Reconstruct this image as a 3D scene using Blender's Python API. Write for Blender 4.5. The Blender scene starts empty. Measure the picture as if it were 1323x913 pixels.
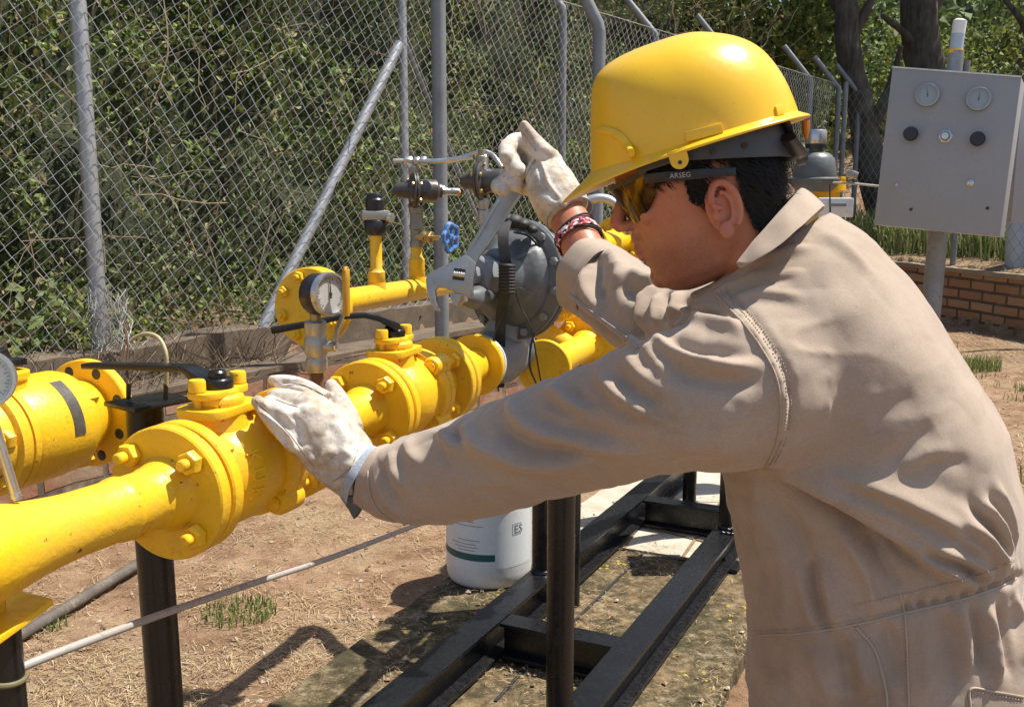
import bpy, bmesh, math, random
import numpy as np
from mathutils import Vector, Matrix, noise
from mathutils.bvhtree import BVHTree

random.seed(7); np.random.seed(7)
SC = bpy.context.scene
COL = SC.collection
V = Vector

# ------------------------------------------------------------------ camera, sky, sun, exposure
CAMH = 1.40
TILT = math.radians(9.34)
FPX = 1286.0
cam_d = bpy.data.cameras.new('camera'); cam = bpy.data.objects.new('camera', cam_d); COL.objects.link(cam)
cam_d.sensor_width = 36.0; cam_d.lens = 36.0 * FPX / 1323.0
cam_d.clip_start = 0.05; cam_d.clip_end = 400
cam.location = (0, 0, CAMH); cam.rotation_euler = (math.pi / 2 - TILT, 0, 0)
SC.camera = cam

SUN = V((0.43, 0.09, 0.90)).normalized()
world = bpy.data.worlds.new("World"); SC.world = world; world.use_nodes = True
wn = world.node_tree
bg = wn.nodes['Background']; sky = wn.nodes.new('ShaderNodeTexSky')
sky.sky_type = 'NISHITA'; sky.sun_disc = False
sky.sun_elevation = math.asin(SUN.z); sky.sun_rotation = math.atan2(SUN.x, SUN.y)
sky.air_density = 1.0; sky.dust_density = 1.2; sky.ozone_density = 1.0
wn.links.new(sky.outputs[0], bg.inputs[0]); bg.inputs[1].default_value = 0.112
sun_d = bpy.data.lights.new('sun', 'SUN'); sun_o = bpy.data.objects.new('sun', sun_d); COL.objects.link(sun_o)
sun_d.energy = 4.8; sun_d.angle = math.radians(0.53); sun_d.color = (1.0, 0.95, 0.86)
sun_o.rotation_euler = SUN.to_track_quat('Z', 'Y').to_euler(); sun_o.location = SUN * 30
SC.view_settings.view_transform = 'Standard'; SC.view_settings.look = 'None'
SC.view_settings.gamma = 1.0; SC.view_settings.use_curve_mapping = False
SC.view_settings.exposure = 0.62
SC.cycles.max_bounces = 8; SC.cycles.transparent_max_bounces = 12

# ------------------------------------------------------------------ placing helpers
_ct, _st = math.cos(TILT), math.sin(TILT)
def ray(u, v):
    a = (u - 661.5) / FPX; b = (456.5 - v) / FPX
    return V((a, _ct + b * _st, -_st + b * _ct))
def P(u, v, Y):                       # the point of the place that stands Y metres ahead, seen at u, v
    d = ray(u, v); return V((0, 0, CAMH)) + d * (Y / d.y)
def G(u, v, z):                       # the point on level z
    d = ray(u, v); return V((0, 0, CAMH)) + d * ((z - CAMH) / d.z)
def px(n, Y): return n * Y / FPX      # metres for n pixels at Y

# ------------------------------------------------------------------ mesh builder
def frame(d):
    d = V(d).normalized()
    r = V((0, 0, 1)) if abs(d.z) < 0.95 else V((1, 0, 0))
    x = d.cross(r).normalized(); return x, x.cross(d).normalized(), d   # side, up, along

class MB:
    def __init__(s): s.v = []; s.f = []
    def add(s, vs, fs):
        o = len(s.v); s.v += [V(p) for p in vs]; s.f += [tuple(i + o for i in f) for f in fs]; return s
    def tube(s, pts, r, n=12, caps=True, flat=None):
        pts = [V(p) for p in pts]; m = len(pts)
        rs = r if isinstance(r, (list, tuple)) else [r] * m
        tang = []
        for i in range(m):
            a = pts[max(i - 1, 0)]; b = pts[min(i + 1, m - 1)]; t = b - a
            tang.append(t.normalized() if t.length > 1e-9 else V((0, 0, 1)))
        x, y, _ = frame(tang[0]); vs = []; fs = []
        for i in range(m):
            t = tang[i]; x = x - t * x.dot(t); x.normalize(); y = t.cross(x)
            ry = rs[i] * (flat if flat else 1)
            for k in range(n):
                a = 2 * math.pi * k / n
                vs.append(pts[i] + x * (math.cos(a) * rs[i]) + y * (math.sin(a) * ry))
        for i in range(m - 1):
            for k in range(n):
                k2 = (k + 1) % n
                fs.append((i * n + k, i * n + k2, (i + 1) * n + k2, (i + 1) * n + k))
        if caps:
            fs.append(tuple(range(n - 1, -1, -1))); fs.append(tuple((m - 1) * n + k for k in range(n)))
        return s.add(vs, fs)
    def lathe(s, prof, org, axis, n=32, x=None):
        """prof: list of (radius, height along axis)"""
        X, Y, Z = frame(axis)
        if x is not None:
            X = (V(x) - Z * V(x).dot(Z)).normalized(); Y = Z.cross(X)
        org = V(org); vs = []; fs = []; m = len(prof)
        for r, h in prof:
            for k in range(n):
                a = 2 * math.pi * k / n
                vs.append(org + Z * h + X * (math.cos(a) * r) + Y * (math.sin(a) * r))
        for i in range(m - 1):
            for k in range(n):
                k2 = (k + 1) % n
                fs.append((i * n + k, i * n + k2, (i + 1) * n + k2, (i + 1) * n + k))
        if prof[0][0] > 1e-5: fs.append(tuple(range(n - 1, -1, -1)))
        if prof[-1][0] > 1e-5: fs.append(tuple((m - 1) * n + k for k in range(n)))
        return s.add(vs, fs)
    def box(s, c, size, ax=None):
        X, Y, Z = ax if ax else (V((1, 0, 0)), V((0, 1, 0)), V((0, 0, 1)))
        c = V(c); hx, hy, hz = [q / 2 for q in size]
        vs = [c + X * (hx * i) + Y * (hy * j) + Z * (hz * k) for i in (-1, 1) for j in (-1, 1) for k in (-1, 1)]
        return s.add(vs, [(0, 1, 3, 2), (4, 6, 7, 5), (0, 4, 5, 1), (2, 3, 7, 6), (0, 2, 6, 4), (1, 5, 7, 3)])
    def beam(s, a, b, w, h, up=(0, 0, 1)):
        a, b = V(a), V(b); t = (b - a); L = t.length; t.normalize()
        X = t.cross(V(up)).normalized(); U = X.cross(t)
        return s.box((a + b) / 2, (w, L, h), (X, t, U))
    def prism(s, poly, ax, h, org=(0, 0, 0)):
        """poly: (x, y) list in axes ax[0], ax[1]; thickness h along ax[2] (centred)"""
        X, Y, Z = [V(q) for q in ax]; org = V(org); n = len(poly)
        vs = [org + X * p[0] + Y * p[1] - Z * (h / 2) for p in poly] + [org + X * p[0] + Y * p[1] + Z * (h / 2) for p in poly]
        fs = [tuple(range(n - 1, -1, -1)), tuple(range(n, 2 * n))]
        for i in range(n):
            j = (i + 1) % n; fs.append((i, j, n + j, n + i))
        return s.add(vs, fs)
    def hexnut(s, org, axis, af, h, rot=0.3, n=6):
        X, Y, Z = frame(axis); r = af / math.sqrt(3); org = V(org)
        rings = [(r * 0.90, 0), (r, h * 0.14), (r, h * 0.86), (r * 0.88, h)]; vs = []; fs = []
        for rr, hh in rings:
            for k in range(n):
                a = rot + 2 * math.pi * k / n; vs.append(org + Z * hh + X * (math.cos(a) * rr) + Y * (math.sin(a) * rr))
        for i in range(3):
            for k in range(n):
                k2 = (k + 1) % n; fs.append((i * n + k, i * n + k2, (i + 1) * n + k2, (i + 1) * n + k))
        fs.append(tuple(range(n - 1, -1, -1))); fs.append(tuple(3 * n + k for k in range(n)))
        return s.add(vs, fs)
    def torus(s, org, axis, R, r, n=32, m=8, sx=1.0):
        X, Y, Z = frame(axis); org = V(org); vs = []; fs = []
        for i in range(n):
            a = 2 * math.pi * i / n; c = X * math.cos(a) * sx + Y * math.sin(a)
            for j in range(m):
                b = 2 * math.pi * j / m; vs.append(org + c * (R + r * math.cos(b)) + Z * (r * math.sin(b)))
        for i in range(n):
            for j in range(m):
                i2 = (i + 1) % n; j2 = (j + 1) % m; fs.append((i * m + j, i2 * m + j, i2 * m + j2, i * m + j2))
        return s.add(vs, fs)
    def ellipsoid(s, c, axes, n=20, m=12):
        c = V(c); A = [V(a) for a in axes]; vs = []; fs = []
        for i in range(m + 1):
            th = math.pi * i / m
            for k in range(n):
                a = 2 * math.pi * k / n
                vs.append(c + A[0] * (math.sin(th) * math.cos(a)) + A[1] * (math.sin(th) * math.sin(a)) + A[2] * math.cos(th))
        for i in range(m):
            for k in range(n):
                k2 = (k + 1) % n; fs.append((i * n + k, (i + 1) * n + k, (i + 1) * n + k2, i * n + k2))
        return s.add(vs, fs)
    def build(s, name, m, parent=None, smooth=40, bevel=0, bseg=2, base=None):
        return link_mesh(name, s.v, s.f, m, parent, smooth, bevel, bseg, base)

BASE = {}
def link_mesh(name, verts, faces, m, parent=None, smooth=40, bevel=0, bseg=2, base=None):
    me = bpy.data.meshes.new(name)
    if parent is not None: b = BASE[parent.name]
    elif base is not None: b = V(base)
    else:
        xs = [p[0] for p in verts]; ys = [p[1] for p in verts]; zs = [p[2] for p in verts]
        b = V(((min(xs) + max(xs)) / 2, (min(ys) + max(ys)) / 2, min(zs)))
    me.from_pydata([V(p) - b for p in verts], [], faces)
    bm = bmesh.new(); bm.from_mesh(me)
    bmesh.ops.remove_doubles(bm, verts=bm.verts, dist=1e-6)
    if bevel > 0:
        ed = [e for e in bm.edges if len(e.link_faces) == 2 and e.calc_face_angle(0) > 0.6]
        if ed: bmesh.ops.bevel(bm, geom=ed, offset=bevel, segments=bseg, affect='EDGES', profile=0.6, clamp_overlap=True)
    bmesh.ops.recalc_face_normals(bm, faces=bm.faces)
    bm.to_mesh(me); bm.free()
    if smooth:
        me.polygons.foreach_set('use_smooth', [True] * len(me.polygons))
        me.set_sharp_from_angle(angle=math.radians(smooth))
    me.materials.append(m)
    o = bpy.data.objects.new(name, me); COL.objects.link(o)
    if parent is not None: o.parent = parent
    else: o.location = b
    BASE[o.name] = b.copy()
    return o

def fast_mesh(name, vs, faces_n, m, loops=None, smooth=False, base=(0, 0, 0), parent=None):
    """vs: (N,3) array of consecutive n-gons of faces_n corners, or with loops an index array (F, n)"""
    vs = np.asarray(vs, dtype=np.float32)
    b = BASE[parent.name] if parent is not None else V(base)
    vs = vs - np.array(b[:], dtype=np.float32)
    if loops is None: loops = np.arange(len(vs), dtype=np.int32).reshape(-1, faces_n)
    loops = np.asarray(loops, dtype=np.int32); nf = len(loops)
    me = bpy.data.meshes.new(name)
    me.vertices.add(len(vs)); me.vertices.foreach_set('co', vs.ravel())
    me.loops.add(nf * faces_n); me.loops.foreach_set('vertex_index', loops.ravel())
    me.polygons.add(nf); me.polygons.foreach_set('loop_start', np.arange(nf, dtype=np.int32) * faces_n)
    me.polygons.foreach_set('use_smooth', [smooth] * nf)
    me.update(calc_edges=True); me.validate()
    me.materials.append(m)
    o = bpy.data.objects.new(name, me); COL.objects.link(o)
    if parent is not None: o.parent = parent
    else: o.location = b
    BASE[o.name] = b.copy()
    return o

def thing(name, label, cat, loc, group=None):
    o = bpy.data.objects.new(name, None); COL.objects.link(o); o.empty_display_size = 0.1
    o.location = loc; BASE[o.name] = V(loc)
    return tag(o, label, cat, group)
def tag(o, label, cat, group=None, kind=None):
    if label: o['label'] = label
    if cat: o['category'] = cat
    if group: o['group'] = group
    if kind: o['kind'] = kind
    return o
def structure(o): o['kind'] = 'structure'; return o

def smoothpath(pts, n=8):
    """Catmull-Rom through points"""
    pts = [V(p) for p in pts]; q = [pts[0] * 2 - pts[1]] + pts + [pts[-1] * 2 - pts[-2]]; out = []
    for i in range(1, len(q) - 2):
        for k in range(n):
            t = k / n; a, b, c, d = q[i - 1], q[i], q[i + 1], q[i + 2]
            out.append(0.5 * ((2 * b) + (c - a) * t + (2 * a - 5 * b + 4 * c - d) * t * t + (3 * b - a - 3 * c + d) * t ** 3))
    out.append(pts[-1]); return out

def text_geom(txt, size, depth=0.0, bevel=0.0):
    cu = bpy.data.curves.new('lettering', 'FONT'); cu.body = txt; cu.size = size; cu.extrude = depth
    cu.align_x = 'CENTER'; cu.align_y = 'CENTER'; cu.resolution_u = 2
    o = bpy.data.objects.new('lettering', cu); COL.objects.link(o)
    dg = bpy.context.evaluated_depsgraph_get(); me = bpy.data.meshes.new_from_object(o.evaluated_get(dg))
    vs = [v.co.copy() for v in me.vertices]; fs = [tuple(p.vertices) for p in me.polygons]
    bpy.data.objects.remove(o); bpy.data.curves.remove(cu); bpy.data.meshes.remove(me)
    return vs, fs
def lettering(name, txt, size, org, X, Y, m, parent, depth=0.0008, fn=None, weight=0):
    vs, fs = text_geom(txt, size, depth); X, Y = V(X).normalized(), V(Y).normalized(); Z = X.cross(Y); org = V(org)
    if fn: pts = [fn(p) for p in vs]
    else: pts = [org + X * p.x + Y * p.y + Z * p.z for p in vs]
    return link_mesh(name, pts, fs, m, parent, smooth=0)

def remeshed(mb, voxel, smooth_it=6, fac=0.5, shrink=None):
    """one continuous skin round overlapping shapes -> (verts array, quads list)"""
    me = bpy.data.meshes.new('skin_src'); me.from_pydata(mb.v, [], mb.f)
    bm = bmesh.new(); bm.from_mesh(me); bmesh.ops.recalc_face_normals(bm, faces=bm.faces); bm.to_mesh(me); bm.free()
    o = bpy.data.objects.new('skin_src', me); COL.objects.link(o)
    r = o.modifiers.new('r', 'REMESH'); r.mode = 'VOXEL'; r.voxel_size = voxel
    if smooth_it:
        s = o.modifiers.new('s', 'SMOOTH'); s.iterations = smooth_it; s.factor = fac
    dg = bpy.context.evaluated_depsgraph_get(); em = bpy.data.meshes.new_from_object(o.evaluated_get(dg))
    n = len(em.vertices); vs = np.empty(n * 3, dtype=np.float32); em.vertices.foreach_get('co', vs); vs = vs.reshape(-1, 3).astype(np.float64)
    fs = [tuple(p.vertices) for p in em.polygons]
    bpy.data.objects.remove(o); bpy.data.meshes.remove(me); bpy.data.meshes.remove(em)
    return vs, fs
def vnormals(vs, fs):
    t = np.array([f if len(f) == 4 else (f + (f[-1],)) for f in fs])
    a = vs[t[:, 2]] - vs[t[:, 0]]; b = vs[t[:, 3]] - vs[t[:, 1]]; n = np.cross(a, b)
    out = np.zeros_like(vs)
    for k in range(4): np.add.at(out, t[:, k], n)
    return out / (np.linalg.norm(out, axis=1, keepdims=True) + 1e-12)
def subdiv(vs, fs, lv=1):
    me = bpy.data.meshes.new('sub_src'); me.from_pydata([tuple(p) for p in vs], [], fs)
    o = bpy.data.objects.new('sub_src', me); COL.objects.link(o)
    s = o.modifiers.new('s', 'SUBSURF'); s.levels = lv; s.render_levels = lv
    dg = bpy.context.evaluated_depsgraph_get(); em = bpy.data.meshes.new_from_object(o.evaluated_get(dg))
    n = len(em.vertices); q = np.empty(n * 3, dtype=np.float32); em.vertices.foreach_get('co', q); q = q.reshape(-1, 3).astype(np.float64)
    f2 = [tuple(p.vertices) for p in em.polygons]
    bpy.data.objects.remove(o); bpy.data.meshes.remove(me); bpy.data.meshes.remove(em)
    return q, f2

# ------------------------------------------------------------------ materials
def nmat(name):
    m = bpy.data.materials.new(name); m.use_nodes = True; nt = m.node_tree
    return m, nt, nt.nodes['Principled BSDF']
def ramp(nt, fac, stops, interp='LINEAR'):
    r = nt.nodes.new('ShaderNodeValToRGB'); r.color_ramp.interpolation = interp; e = r.color_ramp.elements
    while len(e) < len(stops): e.new(0.5)
    for i, (p, c) in enumerate(stops):
        e[i].position = p; e[i].color = (c[0], c[1], c[2], 1) if not isinstance(c, (int, float)) else (c, c, c, 1)
    nt.links.new(fac, r.inputs[0]); return r.outputs[0]
def coords(nt, kind='Object'):
    t = nt.nodes.new('ShaderNodeTexCoord'); return t.outputs[kind]
def tnoise(nt, vec, scale, detail=4, rough=0.55, dist=0.0):
    n = nt.nodes.new('ShaderNodeTexNoise'); n.inputs['Scale'].default_value = scale; n.inputs['Detail'].default_value = detail
    n.inputs['Roughness'].default_value = rough; n.inputs['Distortion'].default_value = dist
    nt.links.new(vec, n.inputs['Vector']); return n.outputs['Fac']
def mixc(nt, fac, a, b, mode='MIX'):
    n = nt.nodes.new('ShaderNodeMix'); n.data_type = 'RGBA'; n.blend_type = mode
    for sock, val in ((n.inputs[0], fac), (n.inputs[6], a), (n.inputs[7], b)):
        if hasattr(val, 'is_output') or isinstance(val, bpy.types.NodeSocket): nt.links.new(val, sock)
        elif isinstance(val, (int, float)): sock.default_value = val
        else: sock.default_value = (val[0], val[1], val[2], 1)
    return n.outputs[2]
def bump(nt, b, h, strength=0.3, dist=0.01, prev=None):
    n = nt.nodes.new('ShaderNodeBump'); n.inputs['Strength'].default_value = strength; n.inputs['Distance'].default_value = dist
    nt.links.new(h, n.inputs['Height'])
    if prev is not None: nt.links.new(prev, n.inputs['Normal'])
    if b is not None: nt.links.new(n.outputs[0], b.inputs['Normal'])
    return n.outputs[0]
def mathn(nt, op, a, b=None):
    n = nt.nodes.new('ShaderNodeMath'); n.operation = op
    for sock, val in ((n.inputs[0], a), (n.inputs[1], b)):
        if val is None: continue
        if isinstance(val, (int, float)): sock.default_value = val
        else: nt.links.new(val, sock)
    return n.outputs[0]

def paint(name, c, rough=0.35, var=0.12, grime=None, gr_amt=0.55, metal=0.0, bs=0.12, bscale=60, spec=0.5, coat=0.0):
    m, nt, b = nmat(name); v = coords(nt)
    n1 = tnoise(nt, v, 9, 5); n2 = tnoise(nt, v, 70, 5, 0.65)
    dk = tuple(q * (1 - var) for q in c); lt = tuple(min(q * (1 + var), 1) for q in c)
    col = ramp(nt, n1, [(0.3, dk), (0.7, lt)])
    if grime:
        g = mathn(nt, 'MULTIPLY', ramp(nt, n1, [(0.42, 0.0), (0.66, 1.0)]), ramp(nt, n2, [(0.50, 0.0), (0.64, 1.0)]))
        col = mixc(nt, mathn(nt, 'MULTIPLY', g, gr_amt), col, grime)
    nt.links.new(col, b.inputs['Base Color'])
    nt.links.new(ramp(nt, n2, [(0.3, max(rough - 0.1, 0.05)), (0.7, min(rough + 0.14, 1))]), b.inputs['Roughness'])
    b.inputs['Metallic'].default_value = metal; b.inputs['Specular IOR Level'].default_value = spec
    b.inputs['Coat Weight'].default_value = coat
    h = bump(nt, None, n1, bs * 0.6, 0.006); bump(nt, b, tnoise(nt, v, bscale, 4, 0.6), bs, 0.003, h)
    return m

M = {}
M['yellow'] = paint('yellow_paint', (0.83, 0.49, 0.012), 0.36, 0.05, (0.42, 0.25, 0.03), 0.35, bs=0.32, bscale=110)
def chipped(m, c=(0.10, 0.045, 0.02), lo=0.66, hi=0.70, sc=62):
    nt = m.node_tree; b = nt.nodes['Principled BSDF']; src = b.inputs['Base Color'].links[0].from_socket; v = coords(nt)
    k = mathn(nt, 'MULTIPLY', ramp(nt, tnoise(nt, v, sc, 6, 0.6), [(lo, 0.0), (hi, 1.0)]), ramp(nt, tnoise(nt, v, 4, 3), [(0.45, 0.0), (0.55, 1.0)]))
    dust = mathn(nt, 'MULTIPLY', ramp(nt, tnoise(nt, v, 3.3, 5, 0.7), [(0.48, 0.0), (0.72, 0.35)]), 1.0)
    nt.links.new(mixc(nt, k, mixc(nt, dust, src, (0.55, 0.36, 0.08)), c), b.inputs['Base Color'])
chipped(M['yellow'])
M['black'] = paint('black_enamel', (0.007, 0.007, 0.008), 0.30, 0.2, (0.022, 0.019, 0.016), 0.3, bs=0.15, bscale=60)
M['galv'] = paint('galvanised_steel', (0.40, 0.41, 0.42), 0.46, 0.16, (0.2, 0.18, 0.16), 0.4, metal=0.55, bs=0.15)
M['galv_dark'] = paint('weathered_galvanised_steel', (0.24, 0.25, 0.26), 0.55, 0.18, (0.13, 0.12, 0.11), 0.5, metal=0.3, bs=0.15)
M['wire'] = paint('fence_wire', (0.46, 0.46, 0.43), 0.45, 0.25, metal=0.35, bs=0.0)
M['steel'] = paint('stainless_steel', (0.55, 0.54, 0.52), 0.30, 0.08, metal=0.85, bs=0.08, bscale=150)
M['cast_steel'] = paint('cast_steel', (0.42, 0.40, 0.36), 0.42, 0.14, (0.22, 0.18, 0.14), 0.5, metal=0.6, bs=0.3, bscale=120)
M['reg_gray'] = paint('grey_casting_paint', (0.105, 0.113, 0.116), 0.40, 0.12, (0.22, 0.21, 0.19), 0.4, bs=0.25, bscale=90)
M['reg_light'] = paint('light_grey_casting_paint', (0.22, 0.235, 0.245), 0.36, 0.1, (0.15, 0.14, 0.13), 0.4, bs=0.2)
M['pilot'] = paint('bronze_grey_casting', (0.085, 0.075, 0.068), 0.34, 0.25, (0.22, 0.12, 0.07), 0.5, metal=0.25, bs=0.25, bscale=90)
M['brass'] = paint('brass_fitting', (0.42, 0.30, 0.12), 0.35, 0.15, metal=0.7, bs=0.1)
M['bronze'] = paint('tarnished_fitting', (0.30, 0.26, 0.19), 0.45, 0.2, metal=0.5, bs=0.2)
M['blue'] = paint('blue_wheel_paint', (0.05, 0.17, 0.46), 0.35, 0.15, (0.55, 0.6, 0.65), 0.5, bs=0.15)
M['wrench'] = paint('worn_chrome_steel', (0.36, 0.36, 0.345), 0.38, 0.12, (0.17, 0.15, 0.13), 0.5, metal=0.6, bs=0.12, bscale=180)
M['white_plastic'] = paint('white_plastic', (0.74, 0.73, 0.70), 0.42, 0.05, (0.42, 0.38, 0.32), 0.4, bs=0.08)
M['label_white'] = paint('paper_label', (0.72, 0.74, 0.73), 0.5, 0.03, (0.5, 0.48, 0.44), 0.3, bs=0.02)
M['teal'] = paint('teal_print', (0.02, 0.10, 0.10), 0.5, 0.05, bs=0.0)
M['print_gray'] = paint('grey_print', (0.20, 0.21, 0.22), 0.6, 0.1, bs=0.0)
M['panel'] = paint('grey_panel_enamel', (0.31, 0.318, 0.325), 0.42, 0.04, (0.25, 0.245, 0.24), 0.3, bs=0.04)
M['gauge_face'] = paint('gauge_dial', (0.55, 0.54, 0.50), 0.35, 0.05, bs=0.0)
M['ink'] = paint('ink_and_hole_shade', (0.03, 0.03, 0.03), 0.5, 0.1, bs=0.0)  # black of the dial print, also the shade of holes put in as colour
M['black_plastic'] = paint('black_plastic', (0.016, 0.016, 0.02), 0.34, 0.15, (0.08, 0.07, 0.06), 0.4, bs=0.1)
M['rubber'] = paint('black_rubber', (0.02, 0.02, 0.02), 0.6, 0.2, (0.10, 0.08, 0.06), 0.5, bs=0.2)
M['hose'] = paint('dusty_hose', (0.10, 0.085, 0.07), 0.75, 0.25, (0.28, 0.2, 0.13), 0.7, bs=0.3)
M['rod'] = paint('zinc_conduit', (0.42, 0.39, 0.36), 0.55, 0.12, (0.10, 0.09, 0.08), 0.7, metal=0.2, bs=0.2, bscale=90)
M['decal'] = paint('dark_decal', (0.075, 0.065, 0.05), 0.5, 0.25, (0.25, 0.22, 0.16), 0.5, bs=0.3, bscale=200)
M['white_paint'] = paint('white_paint', (0.62, 0.61, 0.58), 0.5, 0.08, (0.4, 0.36, 0.3), 0.4, bs=0.1)
M['rust'] = paint('rusty_nipple', (0.16, 0.075, 0.04), 0.7, 0.3, bs=0.5)
M['orange'] = paint('orange_plastic', (0.65, 0.20, 0.01), 0.4, 0.1, bs=0.05)
M['old_wood_blue'] = paint('pale_blue_pole_paint', (0.40, 0.47, 0.55), 0.55, 0.1, (0.3, 0.3, 0.3), 0.4, bs=0.1)
# ================================================================== THE SETTING
FB = V((-1.853, 4.5, 0)); FD = V((0.557, 0.8305, 0)); FN = V((0.8305, -0.557, 0))      # left fence: base point, run, inward normal
RB = V((5.25, 10.2, 0)); RD = V((-0.26, 0.9656, 0)); RN = V((-0.9656, -0.26, 0))       # right wall
def out_left(x, y): return -((x - FB.x) * FN.x + (y - FB.y) * FN.y)
def out_right(x, y): return -((x - RB.x) * RN.x + (y - RB.y) * RN.y)

def dirt_mat(name, dark=False):
    m, nt, b = nmat(name); v = coords(nt)
    n1 = tnoise(nt, v, 1.3, 6, 0.6); n2 = tnoise(nt, v, 7, 8, 0.65); n3 = tnoise(nt, v, 60, 6, 0.7); n4 = tnoise(nt, v, 240, 3, 0.6)
    c = ramp(nt, n2, [(0.30, (0.155, 0.086, 0.048)), (0.48, (0.275, 0.165, 0.098)), (0.66, (0.39, 0.265, 0.165))])
    c = mixc(nt, ramp(nt, n1, [(0.50, 0.0), (0.62, 0.75)]), c, (0.34, 0.25, 0.15))
    c = mixc(nt, ramp(nt, n3, [(0.35, 0.55), (0.5, 0.0)]), c, (0.10, 0.062, 0.035))
    c = mixc(nt, ramp(nt, n4, [(0.56, 0.0), (0.68, 0.5)]), c, (0.46, 0.36, 0.22))
    nt.links.new(c, b.inputs['Base Color']); b.inputs['Roughness'].default_value = 0.95; b.inputs['Specular IOR Level'].default_value = 0.15
    h = bump(nt, None, n2, 0.5, 0.04); h = bump(nt, None, n3, 0.7, 0.012, h); bump(nt, b, n4, 0.5, 0.004, h)
    return m
M['dirt'] = dirt_mat('dry_dirt')

def spaced(a, lo, hi, b, fine, grow=1.25):
    mid = list(np.arange(lo, hi, fine)); L = []; s = fine; x = lo
    while x > a: s *= grow; x -= s; L.append(x)
    R = []; s = fine; x = mid[-1]
    while x < b: s *= grow; x += s; R.append(x)
    return np.array(L[::-1] + mid + R)
def terrain(x, y):
    dl, dr = out_left(x, y), out_right(x, y); d = max(dl + 0.12, dr + 0.1)
    z = -0.05 + 0.020 * noise.noise((x * 1.7, y * 1.7, 3)) + 0.010 * noise.noise((x * 6, y * 6, 1)) + 0.005 * noise.noise((x * 19, y * 19, 8))
    if x > 0.9: z -= 0.03
    if d > 0:
        k = min(d / 0.06, 1.0)
        up = 0.56 + 0.05 * noise.noise((x * 2, y * 2, 5)) + (0.10 * d if d < 2.5 else 0.25 + 0.42 * (d - 2.5))
        z = z * (1 - k) + up * k
    return z
gx = spaced(-70, -4.2, 7.2, 90, 0.055); gy = spaced(-8, 1.2, 14.5, 110, 0.06)
nx, ny = len(gx), len(gy)
tv = np.array([(x, y, terrain(x, y)) for y in gy for x in gx])
ti = np.array([[(j * nx + i), (j * nx + i + 1), ((j + 1) * nx + i + 1), ((j + 1) * nx + i)] for j in range(ny - 1) for i in range(nx - 1)])
structure(fast_mesh('ground', tv, 4, M['dirt'], ti, True))

# ---- concrete slab under the skid and paler tiles beyond it
def slab_mat():
    m, nt, b = nmat('mossy_concrete'); v = coords(nt)
    n1 = tnoise(nt, v, 2.6, 6, 0.62); n2 = tnoise(nt, v, 26, 7, 0.7); n3 = tnoise(nt, v, 150, 4, 0.65)
    c = ramp(nt, n2, [(0.34, (0.034, 0.026, 0.012)), (0.5, (0.100, 0.076, 0.038)), (0.64, (0.22, 0.170, 0.10))])
    c = mixc(nt, ramp(nt, n1, [(0.42, 0.0), (0.60, 0.85)]), c, ramp(nt, n2, [(0.37, (0.095, 0.058, 0.028)), (0.62, (0.27, 0.19, 0.105))]))
    c = mixc(nt, ramp(nt, n3, [(0.56, 0.0), (0.66, 0.7)]), c, (0.30, 0.26, 0.19))
    vo = nt.nodes.new('ShaderNodeTexVoronoi'); vo.inputs['Scale'].default_value = 36; nt.links.new(v, vo.inputs['Vector'])
    sp = mathn(nt, 'MULTIPLY', ramp(nt, vo.outputs['Distance'], [(0.17, 1.0), (0.27, 0.0)]), ramp(nt, tnoise(nt, v, 3.2, 3), [(0.55, 0.0), (0.62, 1.0)]))
    c = mixc(nt, ramp(nt, tnoise(nt, v, 7, 6, 0.7, 0.6), [(0.47, 0.0), (0.60, 0.8)]), c, (0.040, 0.036, 0.018)); c = mixc(nt, ramp(nt, tnoise(nt, v, 11, 5, 0.7), [(0.58, 0.0), (0.66, 0.75)]), c, (0.30, 0.255, 0.18))
    c = mixc(nt, sp, c, (0.45, 0.36, 0.03))
    nt.links.new(c, b.inputs['Base Color']); b.inputs['Roughness'].default_value = 0.93; b.inputs['Specular IOR Level'].default_value = 0.2
    h = bump(nt, None, n2, 0.6, 0.015); bump(nt, b, n3, 0.5, 0.004, h)
    return m
M['slab'] = slab_mat()
def pave_mat():
    m, nt, b = nmat('pale_pavement'); v = coords(nt); n1 = tnoise(nt, v, 5, 6, 0.65); n2 = tnoise(nt, v, 70, 5, 0.65)
    c = ramp(nt, n1, [(0.35, (0.36, 0.31, 0.23)), (0.62, (0.52, 0.48, 0.39))]); c = mixc(nt, ramp(nt, n2, [(0.55, 0.0), (0.7, 0.5)]), c, (0.26, 0.21, 0.14))
    nt.links.new(c, b.inputs['Base Color']); b.inputs['Roughness'].default_value = 0.9; bump(nt, b, n2, 0.3, 0.004); return m
M['pave'] = pave_mat()

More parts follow.
